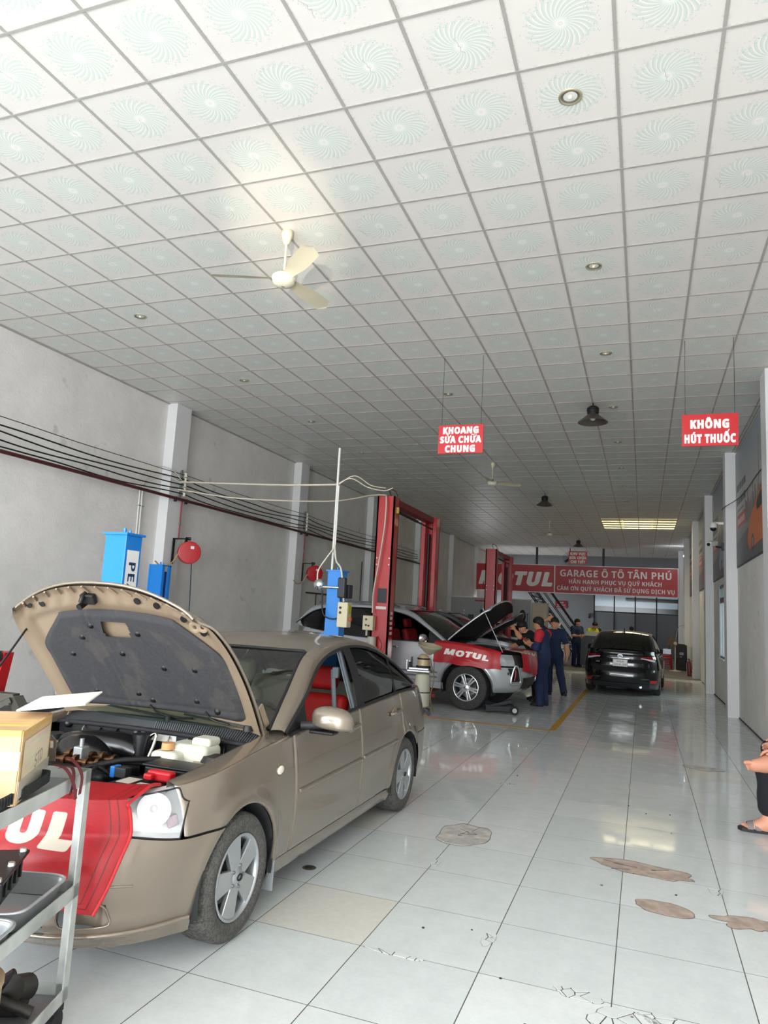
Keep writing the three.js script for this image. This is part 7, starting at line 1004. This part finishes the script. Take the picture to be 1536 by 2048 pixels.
// ---------- broken and patched places in the floor ----------
{
  const cementTex = noiseTex(256, (u, v) => { const a = fbm(u * 9, v * 9, 9, 7, 5), k = 0.72 + 0.26 * (a - 0.5); return [k, k * 0.975, k * 0.94]; }); cementTex.repeat.set(2, 2);
  const cement = mat(0xffffff, 0.8, { map: cementTex }), clay = mat(0xf0ddd2, 0.8, { map: cementTex }), crackM = mat(0x4a4640, 0.9);
  const blobPts = (cx, cz, rx, rz, ang, n, rough, sd) => range(0, 2 * Math.PI, n).slice(0, n).map((a, i) => { const k = 1 + rough * (fbm(i / n * 9, sd * 3.7, 9, sd, 2) - 0.5) * 2.4, x = Math.cos(a) * rx * k, z = Math.sin(a) * rz * k; return [cx + x * Math.cos(ang) - z * Math.sin(ang), cz + x * Math.sin(ang) + z * Math.cos(ang)]; });
  const slab = (pts, h) => { const g = extrude(pts.map(([x, z]) => [x, -z]), h, 0.0); g.rotateX(-Math.PI / 2); return g; };
  for (const [cx, cz, rx, rz, ang, m, label, sd, rough] of [
    [-1.27, -5.57, 0.19, 0.27, 0.1, cement, 'round grey cement patch in the floor beyond the sedan', 1, 0.25], [0.02, -5.45, 0.32, 0.14, 0.06, clay, 'long brown cement patch in the floor, farther of two on the right', 2, 0.28], [0.12, -4.8, 0.165, 0.10, 0.15, clay, 'short brown cement patch in the floor, nearer of two on the right', 3, 0.12], [0.68, -9.58, 0.21, 0.12, 0.1, cement, 'thin dark cement patch in the floor near the seated person', 4, 0.15], [0.58, -4.8, 0.17, 0.09, -0.1, clay, 'ragged broken patch in the floor at the right edge', 5, 0.5]]) {
    const t = thing('floor_patch', label, 'floor patch', [0, 0, 0], 0, 'cement patches in the floor'); obj('fill', slab(blobPts(cx, cz, rx, rz, ang, 34, rough, sd), 0.003), m, t);
    const rim = blobPts(cx, cz, rx * 1.02, rz * 1.05, ang, 34, rough, sd); obj('edge', tube(rim.map(([x, z]) => [x, 0.001, z]), 0.0018, 90, 4, true), crackM, t);
    if (sd === 1 || sd === 2) for (let k = 0; k < 4; k++) { const a = rr(0, 6.28), p0 = [cx + rr(-0.5, 0.5) * rx, 0.0033, cz + rr(-0.5, 0.5) * rz]; obj('crack', tube([p0, [p0[0] + rr(-0.04, 0.04), 0.0033, p0[2] + rr(-0.03, 0.03)], [p0[0] + Math.cos(a) * rx * 0.5, 0.0033, p0[2] + Math.sin(a) * rz * 0.5]], 0.002, 10, 4), crackM, t); }
  }
  const shards = (cells, label) => {   // shattered tile: loose pieces with open joints over a dark bed
    const t = thing('cracked_tile', label, 'cracked tile', [0, 0, 0], 0, 'cracked places in the floor');
    for (const [cx, cz, w, d, n, sd] of cells) {
      obj('bed', slab(blobPts(cx, cz, w, d, 0.05, 22, 0.25, sd), 0.0008), crackM, t);
      const pts = [...Array(n)].map((_, i) => [cx + (hash2(i, sd, 1) - 0.5) * w * 1.7, cz + (hash2(i, sd, 2) - 0.5) * d * 1.7]);
      pts.forEach(([x, z], i) => { // Voronoi cell by clipping a small square
        let poly = blobPts(cx, cz, w * 0.97, d * 0.97, 0.05, 22, 0.25, sd);
        pts.forEach(([x2, z2], j) => { if (i === j) return; const mx = (x + x2) / 2, mz = (z + z2) / 2, nx = x2 - x, nz = z2 - z, l = Math.hypot(nx, nz), f = (p) => ((p[0] - mx) * nx + (p[1] - mz) * nz) / l + 0.003, out = []; poly.forEach((p, k) => { const q = poly[(k + 1) % poly.length], a = f(p), b = f(q); if (a <= 0) out.push(p); if (a * b < 0) { const s = a / (a - b); out.push([lerp(p[0], q[0], s), lerp(p[1], q[1], s)]); } }); poly = out; });
        if (poly.length > 2) obj('shard', slab(poly, 0.0025), tileMats[i % 3], t);
      });
    }
    return t;
  };
  shards([[-0.27, -3.56, 0.11, 0.05, 8, 3], [-0.06, -3.40, 0.16, 0.13, 16, 8], [0.09, -3.50, 0.10, 0.05, 7, 5]], 'shattered tile corner in the near floor at the bottom of the picture');
  shards([[-0.745, -3.92, 0.035, 0.09, 6, 11]], 'small cracked tile edge left of the nearest joint crossing');
  shards([[-1.3, -4.86, 0.03, 0.06, 4, 13]], 'tiny cracked tile corner below the round cement patch');
  shards([[0.44, -5.26, 0.045, 0.07, 6, 17]], 'small cracked tile edge beside the long brown patch');
  shards([[-1.29, -7.42, 0.09, 0.07, 8, 19]], 'cracked tile spot in the aisle beyond the sedan');
  shards([[-1.12, -3.54, 0.15, 0.02, 6, 23]], 'thin crack with chipped edge along the near floor joint');
  const dr = thing('floor_drain', 'small round brass floor drain beside the sedan sill', 'drain', [-2.0, 0, -4.38]); obj('plate', lathe([[0, 0.003], [0.04, 0.003], [0.045, 0]], 24), mat(0x6d6a5c, 0.5, { metalness: 0.4 }), dr); obj('slot', [...range(-0.02, 0.02, 4).map((x) => box(0.004, 0.001, 0.05, x, 0.0033, 0))], M.black, dr);
  for (let k = 0; k < 14; k++) { const z = -rr(2.9, 8.5), x = rr(-0.32, 0.13) * -z * 0.9 - 0.3; const g = new THREE.IcosahedronGeometry(rr(0.005, 0.011), 0); g.scale(1, 0.5, 0.7); g.translate(x, 0.003, z); tag(obj('grit', g, k % 5 ? M.black : mat(0x6b5a48, 0.9)), 'small dark crumb of dirt on the white tiles', 'dirt', 'crumbs of dirt on the floor'); }
}
// ---------- people: bodies from smoothly joined tapered limbs ----------
function sdf(prims, cell, k = 0.03, pad = 0.03) {      // prims: [ax, ay, az, ra, bx, by, bz, rb]; naive surface nets over the joined distance
  let lo = [1e9, 1e9, 1e9], hi = [-1e9, -1e9, -1e9];
  for (const p of prims) for (let i = 0; i < 3; i++) { lo[i] = Math.min(lo[i], p[i] - p[3], p[4 + i] - p[7]); hi[i] = Math.max(hi[i], p[i] + p[3], p[4 + i] + p[7]); }
  lo = lo.map((v) => v - pad); hi = hi.map((v) => v + pad); const n = lo.map((v, i) => Math.ceil((hi[i] - v) / cell) + 1), [nx, ny, nz] = n, F = new Float32Array(nx * ny * nz).fill(1);
  const pre = prims.map((p) => { const d = [p[4] - p[0], p[5] - p[1], p[6] - p[2]], l2 = d[0] ** 2 + d[1] ** 2 + d[2] ** 2 || 1e-9; return [...p, ...d, l2]; });
  for (let z = 0; z < nz; z++) for (let y = 0; y < ny; y++) for (let x = 0; x < nx; x++) {
    const X = lo[0] + x * cell, Y = lo[1] + y * cell, Z = lo[2] + z * cell; let s = 0, m = 1e9; const ds = [];
    for (const p of pre) { const t = clamp(((X - p[0]) * p[8] + (Y - p[1]) * p[9] + (Z - p[2]) * p[10]) / p[11]), dx = X - p[0] - p[8] * t, dy = Y - p[1] - p[9] * t, dz = Z - p[2] - p[10] * t, d = Math.sqrt(dx * dx + dy * dy + dz * dz) - lerp(p[3], p[7], t); if (d < m) m = d; ds.push(d); }
    if (m < 0.12) { for (const d of ds) if (d < m + 5 * k) s += Math.exp(-(d - m) / k * 1.6); F[(z * ny + y) * nx + x] = m - k / 1.6 * Math.log(s); } else F[(z * ny + y) * nx + x] = m;
  }
  const id = new Int32Array(nx * ny * nz).fill(-1), pos = [], idx = [], at = (x, y, z) => (z * ny + y) * nx + x;
  for (let z = 0; z < nz - 1; z++) for (let y = 0; y < ny - 1; y++) for (let x = 0; x < nx - 1; x++) {
    let c = 0, px = 0, py = 0, pz = 0; const v = []; for (let q = 0; q < 8; q++) v.push(F[at(x + (q & 1), y + (q >> 1 & 1), z + (q >> 2))]);
    for (let a = 0; a < 8; a++) for (const b of [1, 2, 4]) { if (a & b) continue; const A = v[a], Bv = v[a | b]; if ((A < 0) === (Bv < 0)) continue; const t = A / (A - Bv); px += (a & 1) + (b === 1 ? t : 0); py += (a >> 1 & 1) + (b === 2 ? t : 0); pz += (a >> 2) + (b === 4 ? t : 0); c++; }
    if (c) { id[at(x, y, z)] = pos.length / 3; pos.push(lo[0] + (x + px / c) * cell, lo[1] + (y + py / c) * cell, lo[2] + (z + pz / c) * cell); }
  }
  const quad = (a, b, c, d, f) => { if (a < 0 || b < 0 || c < 0 || d < 0) return; f ? idx.push(a, b, c, a, c, d) : idx.push(a, c, b, a, d, c); };
  for (let z = 1; z < nz - 1; z++) for (let y = 1; y < ny - 1; y++) for (let x = 1; x < nx - 1; x++) {
    const s = F[at(x, y, z)] < 0;
    if (s !== F[at(x + 1, y, z)] < 0) quad(id[at(x, y - 1, z - 1)], id[at(x, y, z - 1)], id[at(x, y, z)], id[at(x, y - 1, z)], s);
    if (s !== F[at(x, y + 1, z)] < 0) quad(id[at(x - 1, y, z - 1)], id[at(x - 1, y, z)], id[at(x, y, z)], id[at(x, y, z - 1)], s);
    if (s !== F[at(x, y, z + 1)] < 0) quad(id[at(x - 1, y - 1, z)], id[at(x, y - 1, z)], id[at(x, y, z)], id[at(x - 1, y, z)], s);
  }
  const g = new THREE.BufferGeometry(); g.setAttribute('position', new THREE.Float32BufferAttribute(pos, 3)); g.setIndex(idx); g.computeVertexNormals(); return g;
}
const cap = (a, ra, b, rb = ra) => [a[0], a[1], a[2], ra, b[0], b[1], b[2], rb];
const add3 = (a, b) => [a[0] + b[0], a[1] + b[1], a[2] + b[2]], sub3 = (a, b) => [a[0] - b[0], a[1] - b[1], a[2] - b[2]], mul3 = (a, k) => a.map((v) => v * k), len3 = (a) => Math.hypot(...a), unit = (a) => mul3(a, 1 / (len3(a) || 1)), mix3 = (a, b, t) => a.map((v, i) => lerp(v, b[i], t)), cross3 = (a, b) => [a[1] * b[2] - a[2] * b[1], a[2] * b[0] - a[0] * b[2], a[0] * b[1] - a[1] * b[0]];
function handPrims(w, dir, palmN, curl) {              // wrist, direction of the hand, normal of the palm
  const d = unit(dir), nrm = unit(sub3(palmN, mul3(d, palmN[0] * d[0] + palmN[1] * d[1] + palmN[2] * d[2]))), s = cross3(d, nrm), P = (f, o, q) => add3(w, add3(mul3(d, f), add3(mul3(s, o), mul3(nrm, q)))), out = [cap(w, 0.024, P(0.05, 0, 0), 0.026), cap(P(0.03, -0.02, 0), 0.018, P(0.085, -0.028, 0), 0.012), cap(P(0.03, 0.02, 0), 0.018, P(0.085, 0.026, 0), 0.012)];
  [[-0.03, 0.06], [-0.01, 0.075], [0.01, 0.08], [0.03, 0.07]].forEach(([o, l]) => { const a = P(0.085, o, 0), b = P(0.085 + l * 0.5 * Math.cos(curl * 0.6), o * 1.08, l * 0.5 * Math.sin(curl * 0.6)), c = P(0.085 + l * (0.5 * Math.cos(curl * 0.6) + 0.5 * Math.cos(curl * 1.5)), o * 1.1, l * (0.5 * Math.sin(curl * 0.6) + 0.5 * Math.sin(curl * 1.5))); out.push(cap(a, 0.0095, b, 0.009), cap(b, 0.009, c, 0.0075)); });
  const t0 = P(0.025, 0.028, 0.004), t1 = P(0.055, 0.055, 0.015), t2 = P(0.085, 0.06, 0.025); out.push(cap(t0, 0.013, t1, 0.0105), cap(t1, 0.0105, t2, 0.0085)); return out;
}
function headPrims(c, look, up = [0, 1, 0]) {          // c: centre of the skull
  const f = unit(look), s = unit(cross3(up, f)), u = cross3(f, s), P = (a, b, q) => add3(c, add3(mul3(s, a), add3(mul3(u, b), mul3(f, q))));
  return { prims: [cap(P(0, 0.03, -0.015), 0.083, P(0, 0.0, 0.005), 0.078), cap(P(0, -0.03, 0.025), 0.06, P(0, -0.085, 0.045), 0.032), cap(P(0.03, -0.05, 0.02), 0.035, P(-0.03, -0.05, 0.02), 0.035), cap(P(0, 0.0, 0.085), 0.011, P(0, -0.03, 0.098), 0.014), cap(P(0.078, -0.005, -0.01), 0.016, P(0.08, -0.035, -0.005), 0.01), cap(P(-0.078, -0.005, -0.01), 0.016, P(-0.08, -0.035, -0.005), 0.01), cap(P(0.014, -0.062, 0.072), 0.009, P(-0.014, -0.062, 0.072), 0.009)],
    hair: [cap(P(0, 0.055, -0.02), 0.088, P(0, 0.04, -0.045), 0.086), cap(P(0.035, 0.078, 0.03), 0.036, P(-0.035, 0.078, 0.03), 0.036), cap(P(0, 0.0, -0.06), 0.06, P(0, -0.05, -0.055), 0.045), cap(P(0.07, 0.03, -0.02), 0.03, P(0.075, 0.0, -0.02), 0.018), cap(P(-0.07, 0.03, -0.02), 0.03, P(-0.075, 0.0, -0.02), 0.018)], eyes: [P(0.031, 0.0, 0.073), P(-0.031, 0.0, 0.073)], brows: [P(0.031, 0.022, 0.078), P(-0.031, 0.022, 0.078)], P };
}
// J: joints of one figure in its own frame (facing +z, feet at y = 0)
function person(label, pos, turn, J, wear, group) {
  const t = thing('person', label, 'person', pos, turn, group), L = (n) => J[n], hd = headPrims(J.head, J.look ?? [0, 0, 1], J.up), sk = [];
  const torso = [cap(L('pelvis'), 0.125, L('waist'), 0.115), cap(L('waist'), 0.115, L('chest'), 0.125), cap(add3(L('chest'), [0, 0.03, 0]), 0.12, add3(L('chest'), [0, 0.09, -0.01]), 0.09), cap(L('shL'), 0.062, L('chest'), 0.1), cap(L('shR'), 0.062, L('chest'), 0.1), cap(L('hipL'), 0.095, L('pelvis'), 0.11), cap(L('hipR'), 0.095, L('pelvis'), 0.11)];
  const arm = (s, e = 0) => [cap(L('sh' + s), 0.056 + e, L('el' + s), 0.042 + e), cap(L('el' + s), 0.042 + e, mix3(L('el' + s), L('wr' + s), 0.35), 0.043 + e), cap(mix3(L('el' + s), L('wr' + s), 0.35), 0.043 + e, L('wr' + s), 0.027 + e)];
  const leg = (s, e = 0) => [cap(L('hip' + s), 0.088 + e, L('kn' + s), 0.058 + e), cap(L('kn' + s), 0.058 + e, mix3(L('kn' + s), L('an' + s), 0.35), 0.056 + e), cap(mix3(L('kn' + s), L('an' + s), 0.35), 0.056 + e, L('an' + s), 0.036 + e)];
  const foot = (s) => {
    const a = L('an' + s), d = unit(J['ft' + s] ?? [0, 0, 1]), up = J['fu' + s] ?? [0, 1, 0], sd = unit(cross3(up, d)), P = (f, o, h) => add3(a, add3(mul3(d, f), add3(mul3(sd, o), mul3(up, h))));
    const out = [cap(P(0, 0, -0.02), 0.038, P(-0.035, 0, -0.048), 0.034), cap(P(0.0, 0, -0.03), 0.038, P(0.09, 0, -0.052), 0.028)];
    for (const o of [-0.026, 0, 0.026]) out.push(cap(P(0.03, o * 0.5, -0.05), 0.028, P(0.118, o, -0.062), 0.02));
    if (!J.bare) out.push(cap(P(0.12, -0.02, -0.062), 0.022, P(0.155, -0.012, -0.064), 0.019), cap(P(0.12, 0.02, -0.062), 0.022, P(0.15, 0.012, -0.064), 0.019)); return out;
  };
  const neck = [cap(add3(L('chest'), [0, 0.1, -0.01]), 0.062, add3(L('head'), [0, -0.08, -0.01]), 0.05)];
  const body = sdf([...torso, ...neck, ...arm('L'), ...arm('R'), ...leg('L'), ...leg('R'), ...foot('L'), ...foot('R')], 0.016, 0.03), skin = wear.skin ?? M.skin;
  const parts = [body, sdf([...hd.prims, neck[0]], 0.006, 0.016)]; for (const s of ['L', 'R']) { const d = J['hd' + s] ?? sub3(L('wr' + s), L('el' + s)); parts.push(sdf(handPrims(L('wr' + s), d, J['pn' + s] ?? [s === 'L' ? -1 : 1, 0, 0], J['curl' + s] ?? 0.5), 0.005, 0.007)); }
  const bm = obj('body', parts, skin, t);
  obj('hair', sdf(hd.hair, 0.008, 0.02), wear.hair ?? M.hair, bm); for (const e of hd.eyes) obj('eye', new THREE.SphereGeometry(0.009, 8, 6).translate(...e), M.black, bm); for (const e of hd.brows) obj('eyebrow', new THREE.SphereGeometry(0.012, 8, 6).scale(1.5, 0.35, 0.6).translate(...e), M.hair, bm);
  const e = 0.017, infl = (list, q) => list.map((p) => { const c = [...p]; c[3] += q; c[7] += q; return c; });
  const sl = (s) => wear.sleeve === 'long' ? arm(s, e).map((p, i, a) => i === 2 ? cap([p[0], p[1], p[2]], p[3], mix3([p[0], p[1], p[2]], [p[4], p[5], p[6]], 0.8), p[7] + 0.008) : p) : wear.sleeve === 'half' ? [...arm(s, e).slice(0, 1), cap(L('el' + s), 0.06, mix3(L('el' + s), L('wr' + s), 0.25), 0.06)] : [cap(L('sh' + s), 0.074, mix3(L('sh' + s), L('el' + s), 0.75), 0.066)];
  if (wear.top) { const g = sdf([...infl(torso, e), ...sl('L'), ...sl('R'), ...(wear.tail ? [cap(L('pelvis'), 0.15, add3(L('pelvis'), [0, -0.09, 0]), 0.155)] : [])], 0.014, 0.032); obj('shirt', g, wear.top, bm); }
  if (wear.yoke) for (const s of wear.yoke) obj('shoulder_patch', sdf([cap(add3(L('sh' + s), [0, 0.005, 0]), 0.086, mix3(L('sh' + s), L('el' + s), 0.42), 0.077), cap(L('sh' + s), 0.086, mix3(L('sh' + s), L('chest'), 0.35), 0.088)], 0.012, 0.02), wear.yokeMat, bm);
  if (wear.legs) obj('trousers', sdf([...infl(leg('L', 0.02), 0).map((p, i) => i === 2 ? cap([p[0], p[1], p[2]], p[3], [p[4], p[5] - 0.02, p[6]], p[7] + 0.022) : p), ...leg('R', 0.02).map((p, i) => i === 2 ? cap([p[0], p[1], p[2]], p[3], [p[4], p[5] - 0.02, p[6]], p[7] + 0.022) : p), ...infl([torso[0], torso[5], torso[6]], 0.012)], 0.014, 0.03), wear.legs, bm);
  if (wear.shoes) for (const s of wear.shod ?? ['L', 'R']) obj('shoe', sdf(infl(foot(s), 0.012), 0.008, 0.02), wear.shoes, bm);
  if (wear.belt) obj('collar', new THREE.TorusGeometry(0.066, 0.014, 8, 24).rotateX(Math.PI / 2).translate(...add3(L('chest'), [0, 0.13, -0.005])), wear.belt, bm);
  t.userData.J = undefined; return t;
}
const stand = (o = {}) => ({ pelvis: [0, 0.93, 0], waist: [0, 1.08, 0.01], chest: [0, 1.28, 0.0], head: [0, 1.58, 0.03], shL: [0.18, 1.37, -0.01], shR: [-0.18, 1.37, -0.01], elL: [0.24, 1.10, -0.03], elR: [-0.24, 1.10, -0.03], wrL: [0.25, 0.86, 0.05], wrR: [-0.25, 0.86, 0.05], hipL: [0.095, 0.90, 0], hipR: [-0.095, 0.90, 0], knL: [0.11, 0.49, 0.02], knR: [-0.11, 0.49, 0.02], anL: [0.115, 0.085, -0.02], anR: [-0.115, 0.085, -0.02], ...o });
const navyM = mat(0x1d2b4d, 0.85), navyDark = navyM, shoeM = mat(0x1a1a1c, 0.6), blackCloth = mat(0x101012, 0.9);
person('mechanic in navy overalls with a red shoulder patch looking down at a red handset', [-1.85, 0, -14.3], -105 * R, stand({ head: [0, 1.56, 0.10], look: [0, -0.45, 1], elL: [0.22, 1.10, 0.04], elR: [-0.2, 1.10, 0.06], wrL: [0.10, 1.16, 0.27], wrR: [-0.06, 1.18, 0.27], hdL: [-0.25, 0.25, 0.8], hdR: [0.2, 0.25, 0.8], pnL: [-0.6, 0.8, 0], pnR: [0.6, 0.8, 0], curlL: 0.9, curlR: 0.9, waist: [0, 1.08, 0.0], chest: [0, 1.28, 0.02] }), { top: navyM, sleeve: 'half', tail: true, legs: navyM, shoes: shoeM, yoke: ['L', 'R'], yokeMat: mat(0xb8222c, 0.8), belt: navyM });
{ const c = Math.cos(-105 * R), s = Math.sin(-105 * R), at = (x, y, z) => [-1.85 + x * c + z * s, y, -14.3 - x * s + z * c]; const t = thing('handset', 'red handset held by the mechanic in navy overalls', 'handset', at(0.02, 1.26, 0.36), -105 * R); obj('case', rot(box(0.16, 0.02, 0.1, 0, 0, 0, 0.008), -0.3, 0, 0), M.red, t); obj('screen', rot(box(0.12, 0.003, 0.07, 0, 0.0105, 0), -0.3, 0, 0), M.darkGlass, t); }
person('person in black leaning over the front of the silver SUV, head turned away', [-2.05, 0, -15.05], -70 * R, stand({ waist: [0, 1.05, 0.08], chest: [0, 1.22, 0.18], head: [0, 1.47, 0.32], look: [0.2, -0.75, 0.8], shL: [0.18, 1.30, 0.19], shR: [-0.18, 1.30, 0.19], elL: [0.26, 1.28, 0.42], elR: [-0.24, 1.08, 0.40], wrL: [0.12, 1.42, 0.50], wrR: [-0.12, 1.0, 0.62], curlL: 0.6, curlR: 0.8 }), { top: blackCloth, sleeve: 'short', legs: blackCloth, shoes: shoeM, tail: true });
person('mechanic in dark navy uniform standing with one hand raised to his head', [-1.9, 0, -16.7], 8 * R, stand({ elR: [-0.36, 1.56, 0.02], wrR: [-0.17, 1.66, 0.02], hdR: [0.6, 0.35, 0.0], pnR: [0, 0, 1], elL: [0.27, 1.10, -0.02], wrL: [0.28, 0.86, 0.06], knL: [0.14, 0.49, 0.02], anL: [0.23, 0.085, 0.02], anR: [-0.1, 0.085, -0.06], look: [-0.25, -0.12, 1] }), { top: navyDark, sleeve: 'short', legs: navyDark, shoes: shoeM, tail: true, belt: navyDark });
person('mechanic in navy uniform beside the far white car', [-2.3, 0.03, -27.35], 40 * R, stand({ look: [0.5, -0.3, 1], elL: [0.22, 1.1, 0.06], wrL: [0.12, 1.12, 0.26], elR: [-0.22, 1.1, 0.06], wrR: [-0.1, 1.1, 0.26] }), { top: navyDark, sleeve: 'short', legs: navyDark, shoes: shoeM, tail: true });
person('person in a yellow and black vest leaning over the grey service machine', [-1.78, 0.03, -27.75], 20 * R, stand({ waist: [0.0, 1.06, 0.05], chest: [0.02, 1.24, 0.13], head: [0.02, 1.50, 0.24], look: [0.2, -0.7, 1], shL: [0.2, 1.32, 0.13], shR: [-0.16, 1.32, 0.13], elL: [0.26, 1.1, 0.3], wrL: [0.2, 1.22, 0.48], elR: [-0.2, 1.1, 0.28], wrR: [-0.06, 1.2, 0.46] }), { top: mat(0xb9bb1e, 0.8), sleeve: 'short', legs: mat(0x2b2d33, 0.9), shoes: shoeM, yoke: ['L'], yokeMat: blackCloth });
person('person half seen behind the roof of the black sedan', [-0.45, 0.03, -30.5], 180 * R, stand({ pelvis: [0, 0.80, 0], waist: [0, 0.94, 0.02], chest: [0, 1.12, 0.06], head: [0, 1.40, 0.1], look: [0, -0.5, 1], shL: [0.17, 1.21, 0.05], shR: [-0.17, 1.21, 0.05], elL: [0.24, 0.96, 0.1], elR: [-0.24, 0.96, 0.1], wrL: [0.16, 0.92, 0.3], wrR: [-0.16, 0.92, 0.3], hipL: [0.095, 0.78, 0], hipR: [-0.095, 0.78, 0], knL: [0.12, 0.45, 0.14], knR: [-0.12, 0.45, 0.14] }), { top: blackCloth, sleeve: 'short', legs: blackCloth, shoes: shoeM, tail: true });
// person seated at the right edge: one bare foot crossed over the other knee, slipper on the floor
{
  const px = 1.42, pz = -6.95, stool = thing('plastic_stool', 'plastic stool under the person seated at the right edge', 'stool', [px, 0, pz]); const sm = phys(0x2a4f8a, 0.4); obj('seat', [box(0.3, 0.03, 0.3, 0, 0.42, 0, 0.012), box(0.33, 0.05, 0.33, 0, 0.39, 0, 0.015)], sm, stool); for (const [a, b] of [[1, 1], [1, -1], [-1, 1], [-1, -1]]) obj('leg', barG([a * 0.13, 0.4, b * 0.13], [a * 0.17, 0.0, b * 0.17], 0.06, 0.018), sm, stool);
  // own frame: facing +z; turned to look along -x
  const J = { pelvis: [0, 0.55, 0], waist: [0, 0.70, 0.02], chest: [0, 0.90, 0.06], head: [0, 1.19, 0.1], look: [0, -0.1, 1], shL: [0.18, 0.99, 0.05], shR: [-0.18, 0.99, 0.05], elL: [0.26, 0.76, 0.16], elR: [-0.26, 0.78, 0.14], wrL: [0.12, 0.69, 0.36], wrR: [-0.16, 0.70, 0.34], hipL: [0.095, 0.53, 0.03], hipR: [-0.095, 0.53, 0.03], knL: [0.02, 0.51, 0.44], anL: [0.02, 0.10, 0.44], ftL: [0, 0, 1], knR: [-0.36, 0.62, 0.34], anR: [0.06, 0.585, 0.44], ftR: [0.12, -0.06, 1], fuR: unit([-0.85, 0.5, 0.05]), bare: true, hdL: [-0.35, -0.15, 0.7], pnL: [0, -1, 0], curlL: 0.5 };
  const t = person('seated person in black trousers at the right edge, bare foot crossed over the knee', [px, 0, pz], -90 * R, J, { top: blackCloth, sleeve: 'short', legs: undefined, shoes: undefined, skin: mat(0xcf9277, 0.55) });
  const body = t.children.find((c) => c.name === 'body');
  obj('trousers', [sdf([cap(J.hipL, 0.105, J.knL, 0.085), cap(J.knL, 0.085, [0.02, 0.3, 0.435], 0.075), cap([0.02, 0.3, 0.435], 0.078, [0.02, 0.21, 0.435], 0.082), cap(J.hipR, 0.105, J.knR, 0.085), cap(J.knR, 0.085, mix3(J.knR, J.anR, 0.6), 0.068), cap(J.pelvis, 0.14, J.hipL, 0.11), cap(J.pelvis, 0.14, J.hipR, 0.11)], 0.01, 0.025)], mat(0x15161c, 0.9), body);
  for (const q of ['L', 'R']) {
    const d = unit(J['ft' + q]), up = J['fu' + q] ?? [0, 1, 0], sd = unit(cross3(up, d)), P = (f, o, h) => add3(J['an' + q], add3(mul3(d, f), add3(mul3(sd, o), mul3(up, h)))), sg = q === 'L' ? 1 : -1;
    for (let i = 0; i < 5; i++) { const o = sg * (-0.034 + i * 0.0165), f = 0.138 - 0.003 * i, l = 0.047 - 0.003 * i, r = i ? 0.0105 - i * 0.0006 : 0.0145; obj('toe', sdf([cap(P(f, o, -0.066), r, P(f + l * 0.6, o, -0.062), r * 0.95), cap(P(f + l * 0.6, o, -0.062), r, P(f + l, o, -0.068), r * 1.05)], 0.004, 0.004), mat(0xcf9277, 0.55), body); }
  }
  const sl = thing('slipper', 'dark slide slipper with grey strap worn by the seated person', 'slipper', [px, 0, pz], -90 * R); const sole = extrude([[-0.045, -0.09], [0.04, -0.09], [0.045, 0], [0.055, 0.1], [0.045, 0.19], [0.0, 0.215], [-0.045, 0.19], [-0.05, 0.08], [-0.04, 0]].map(([x, z]) => [x + 0.02, -(z + 0.45)]), 0.022, 0.004); sole.rotateX(-Math.PI / 2); obj('sole', sole.translate(0, 0.005, 0), mat(0x2a2624, 0.7), sl);
  for (const [z0, z1] of [[0.50, 0.545], [0.553, 0.60]]) obj('strap', patch((u, v) => { const a = lerp(-0.1, Math.PI + 0.1, u); return [0.02 + Math.cos(a) * 0.058, 0.03 + Math.sin(a) * (0.074 - 0.3 * (lerp(z0, z1, v) - 0.5)), lerp(z0, z1, v)]; }, range(0, 1, 16), [0, 1]), mat(0x7b7272, 0.6), sl);
}
renderer.render(scene, camera);
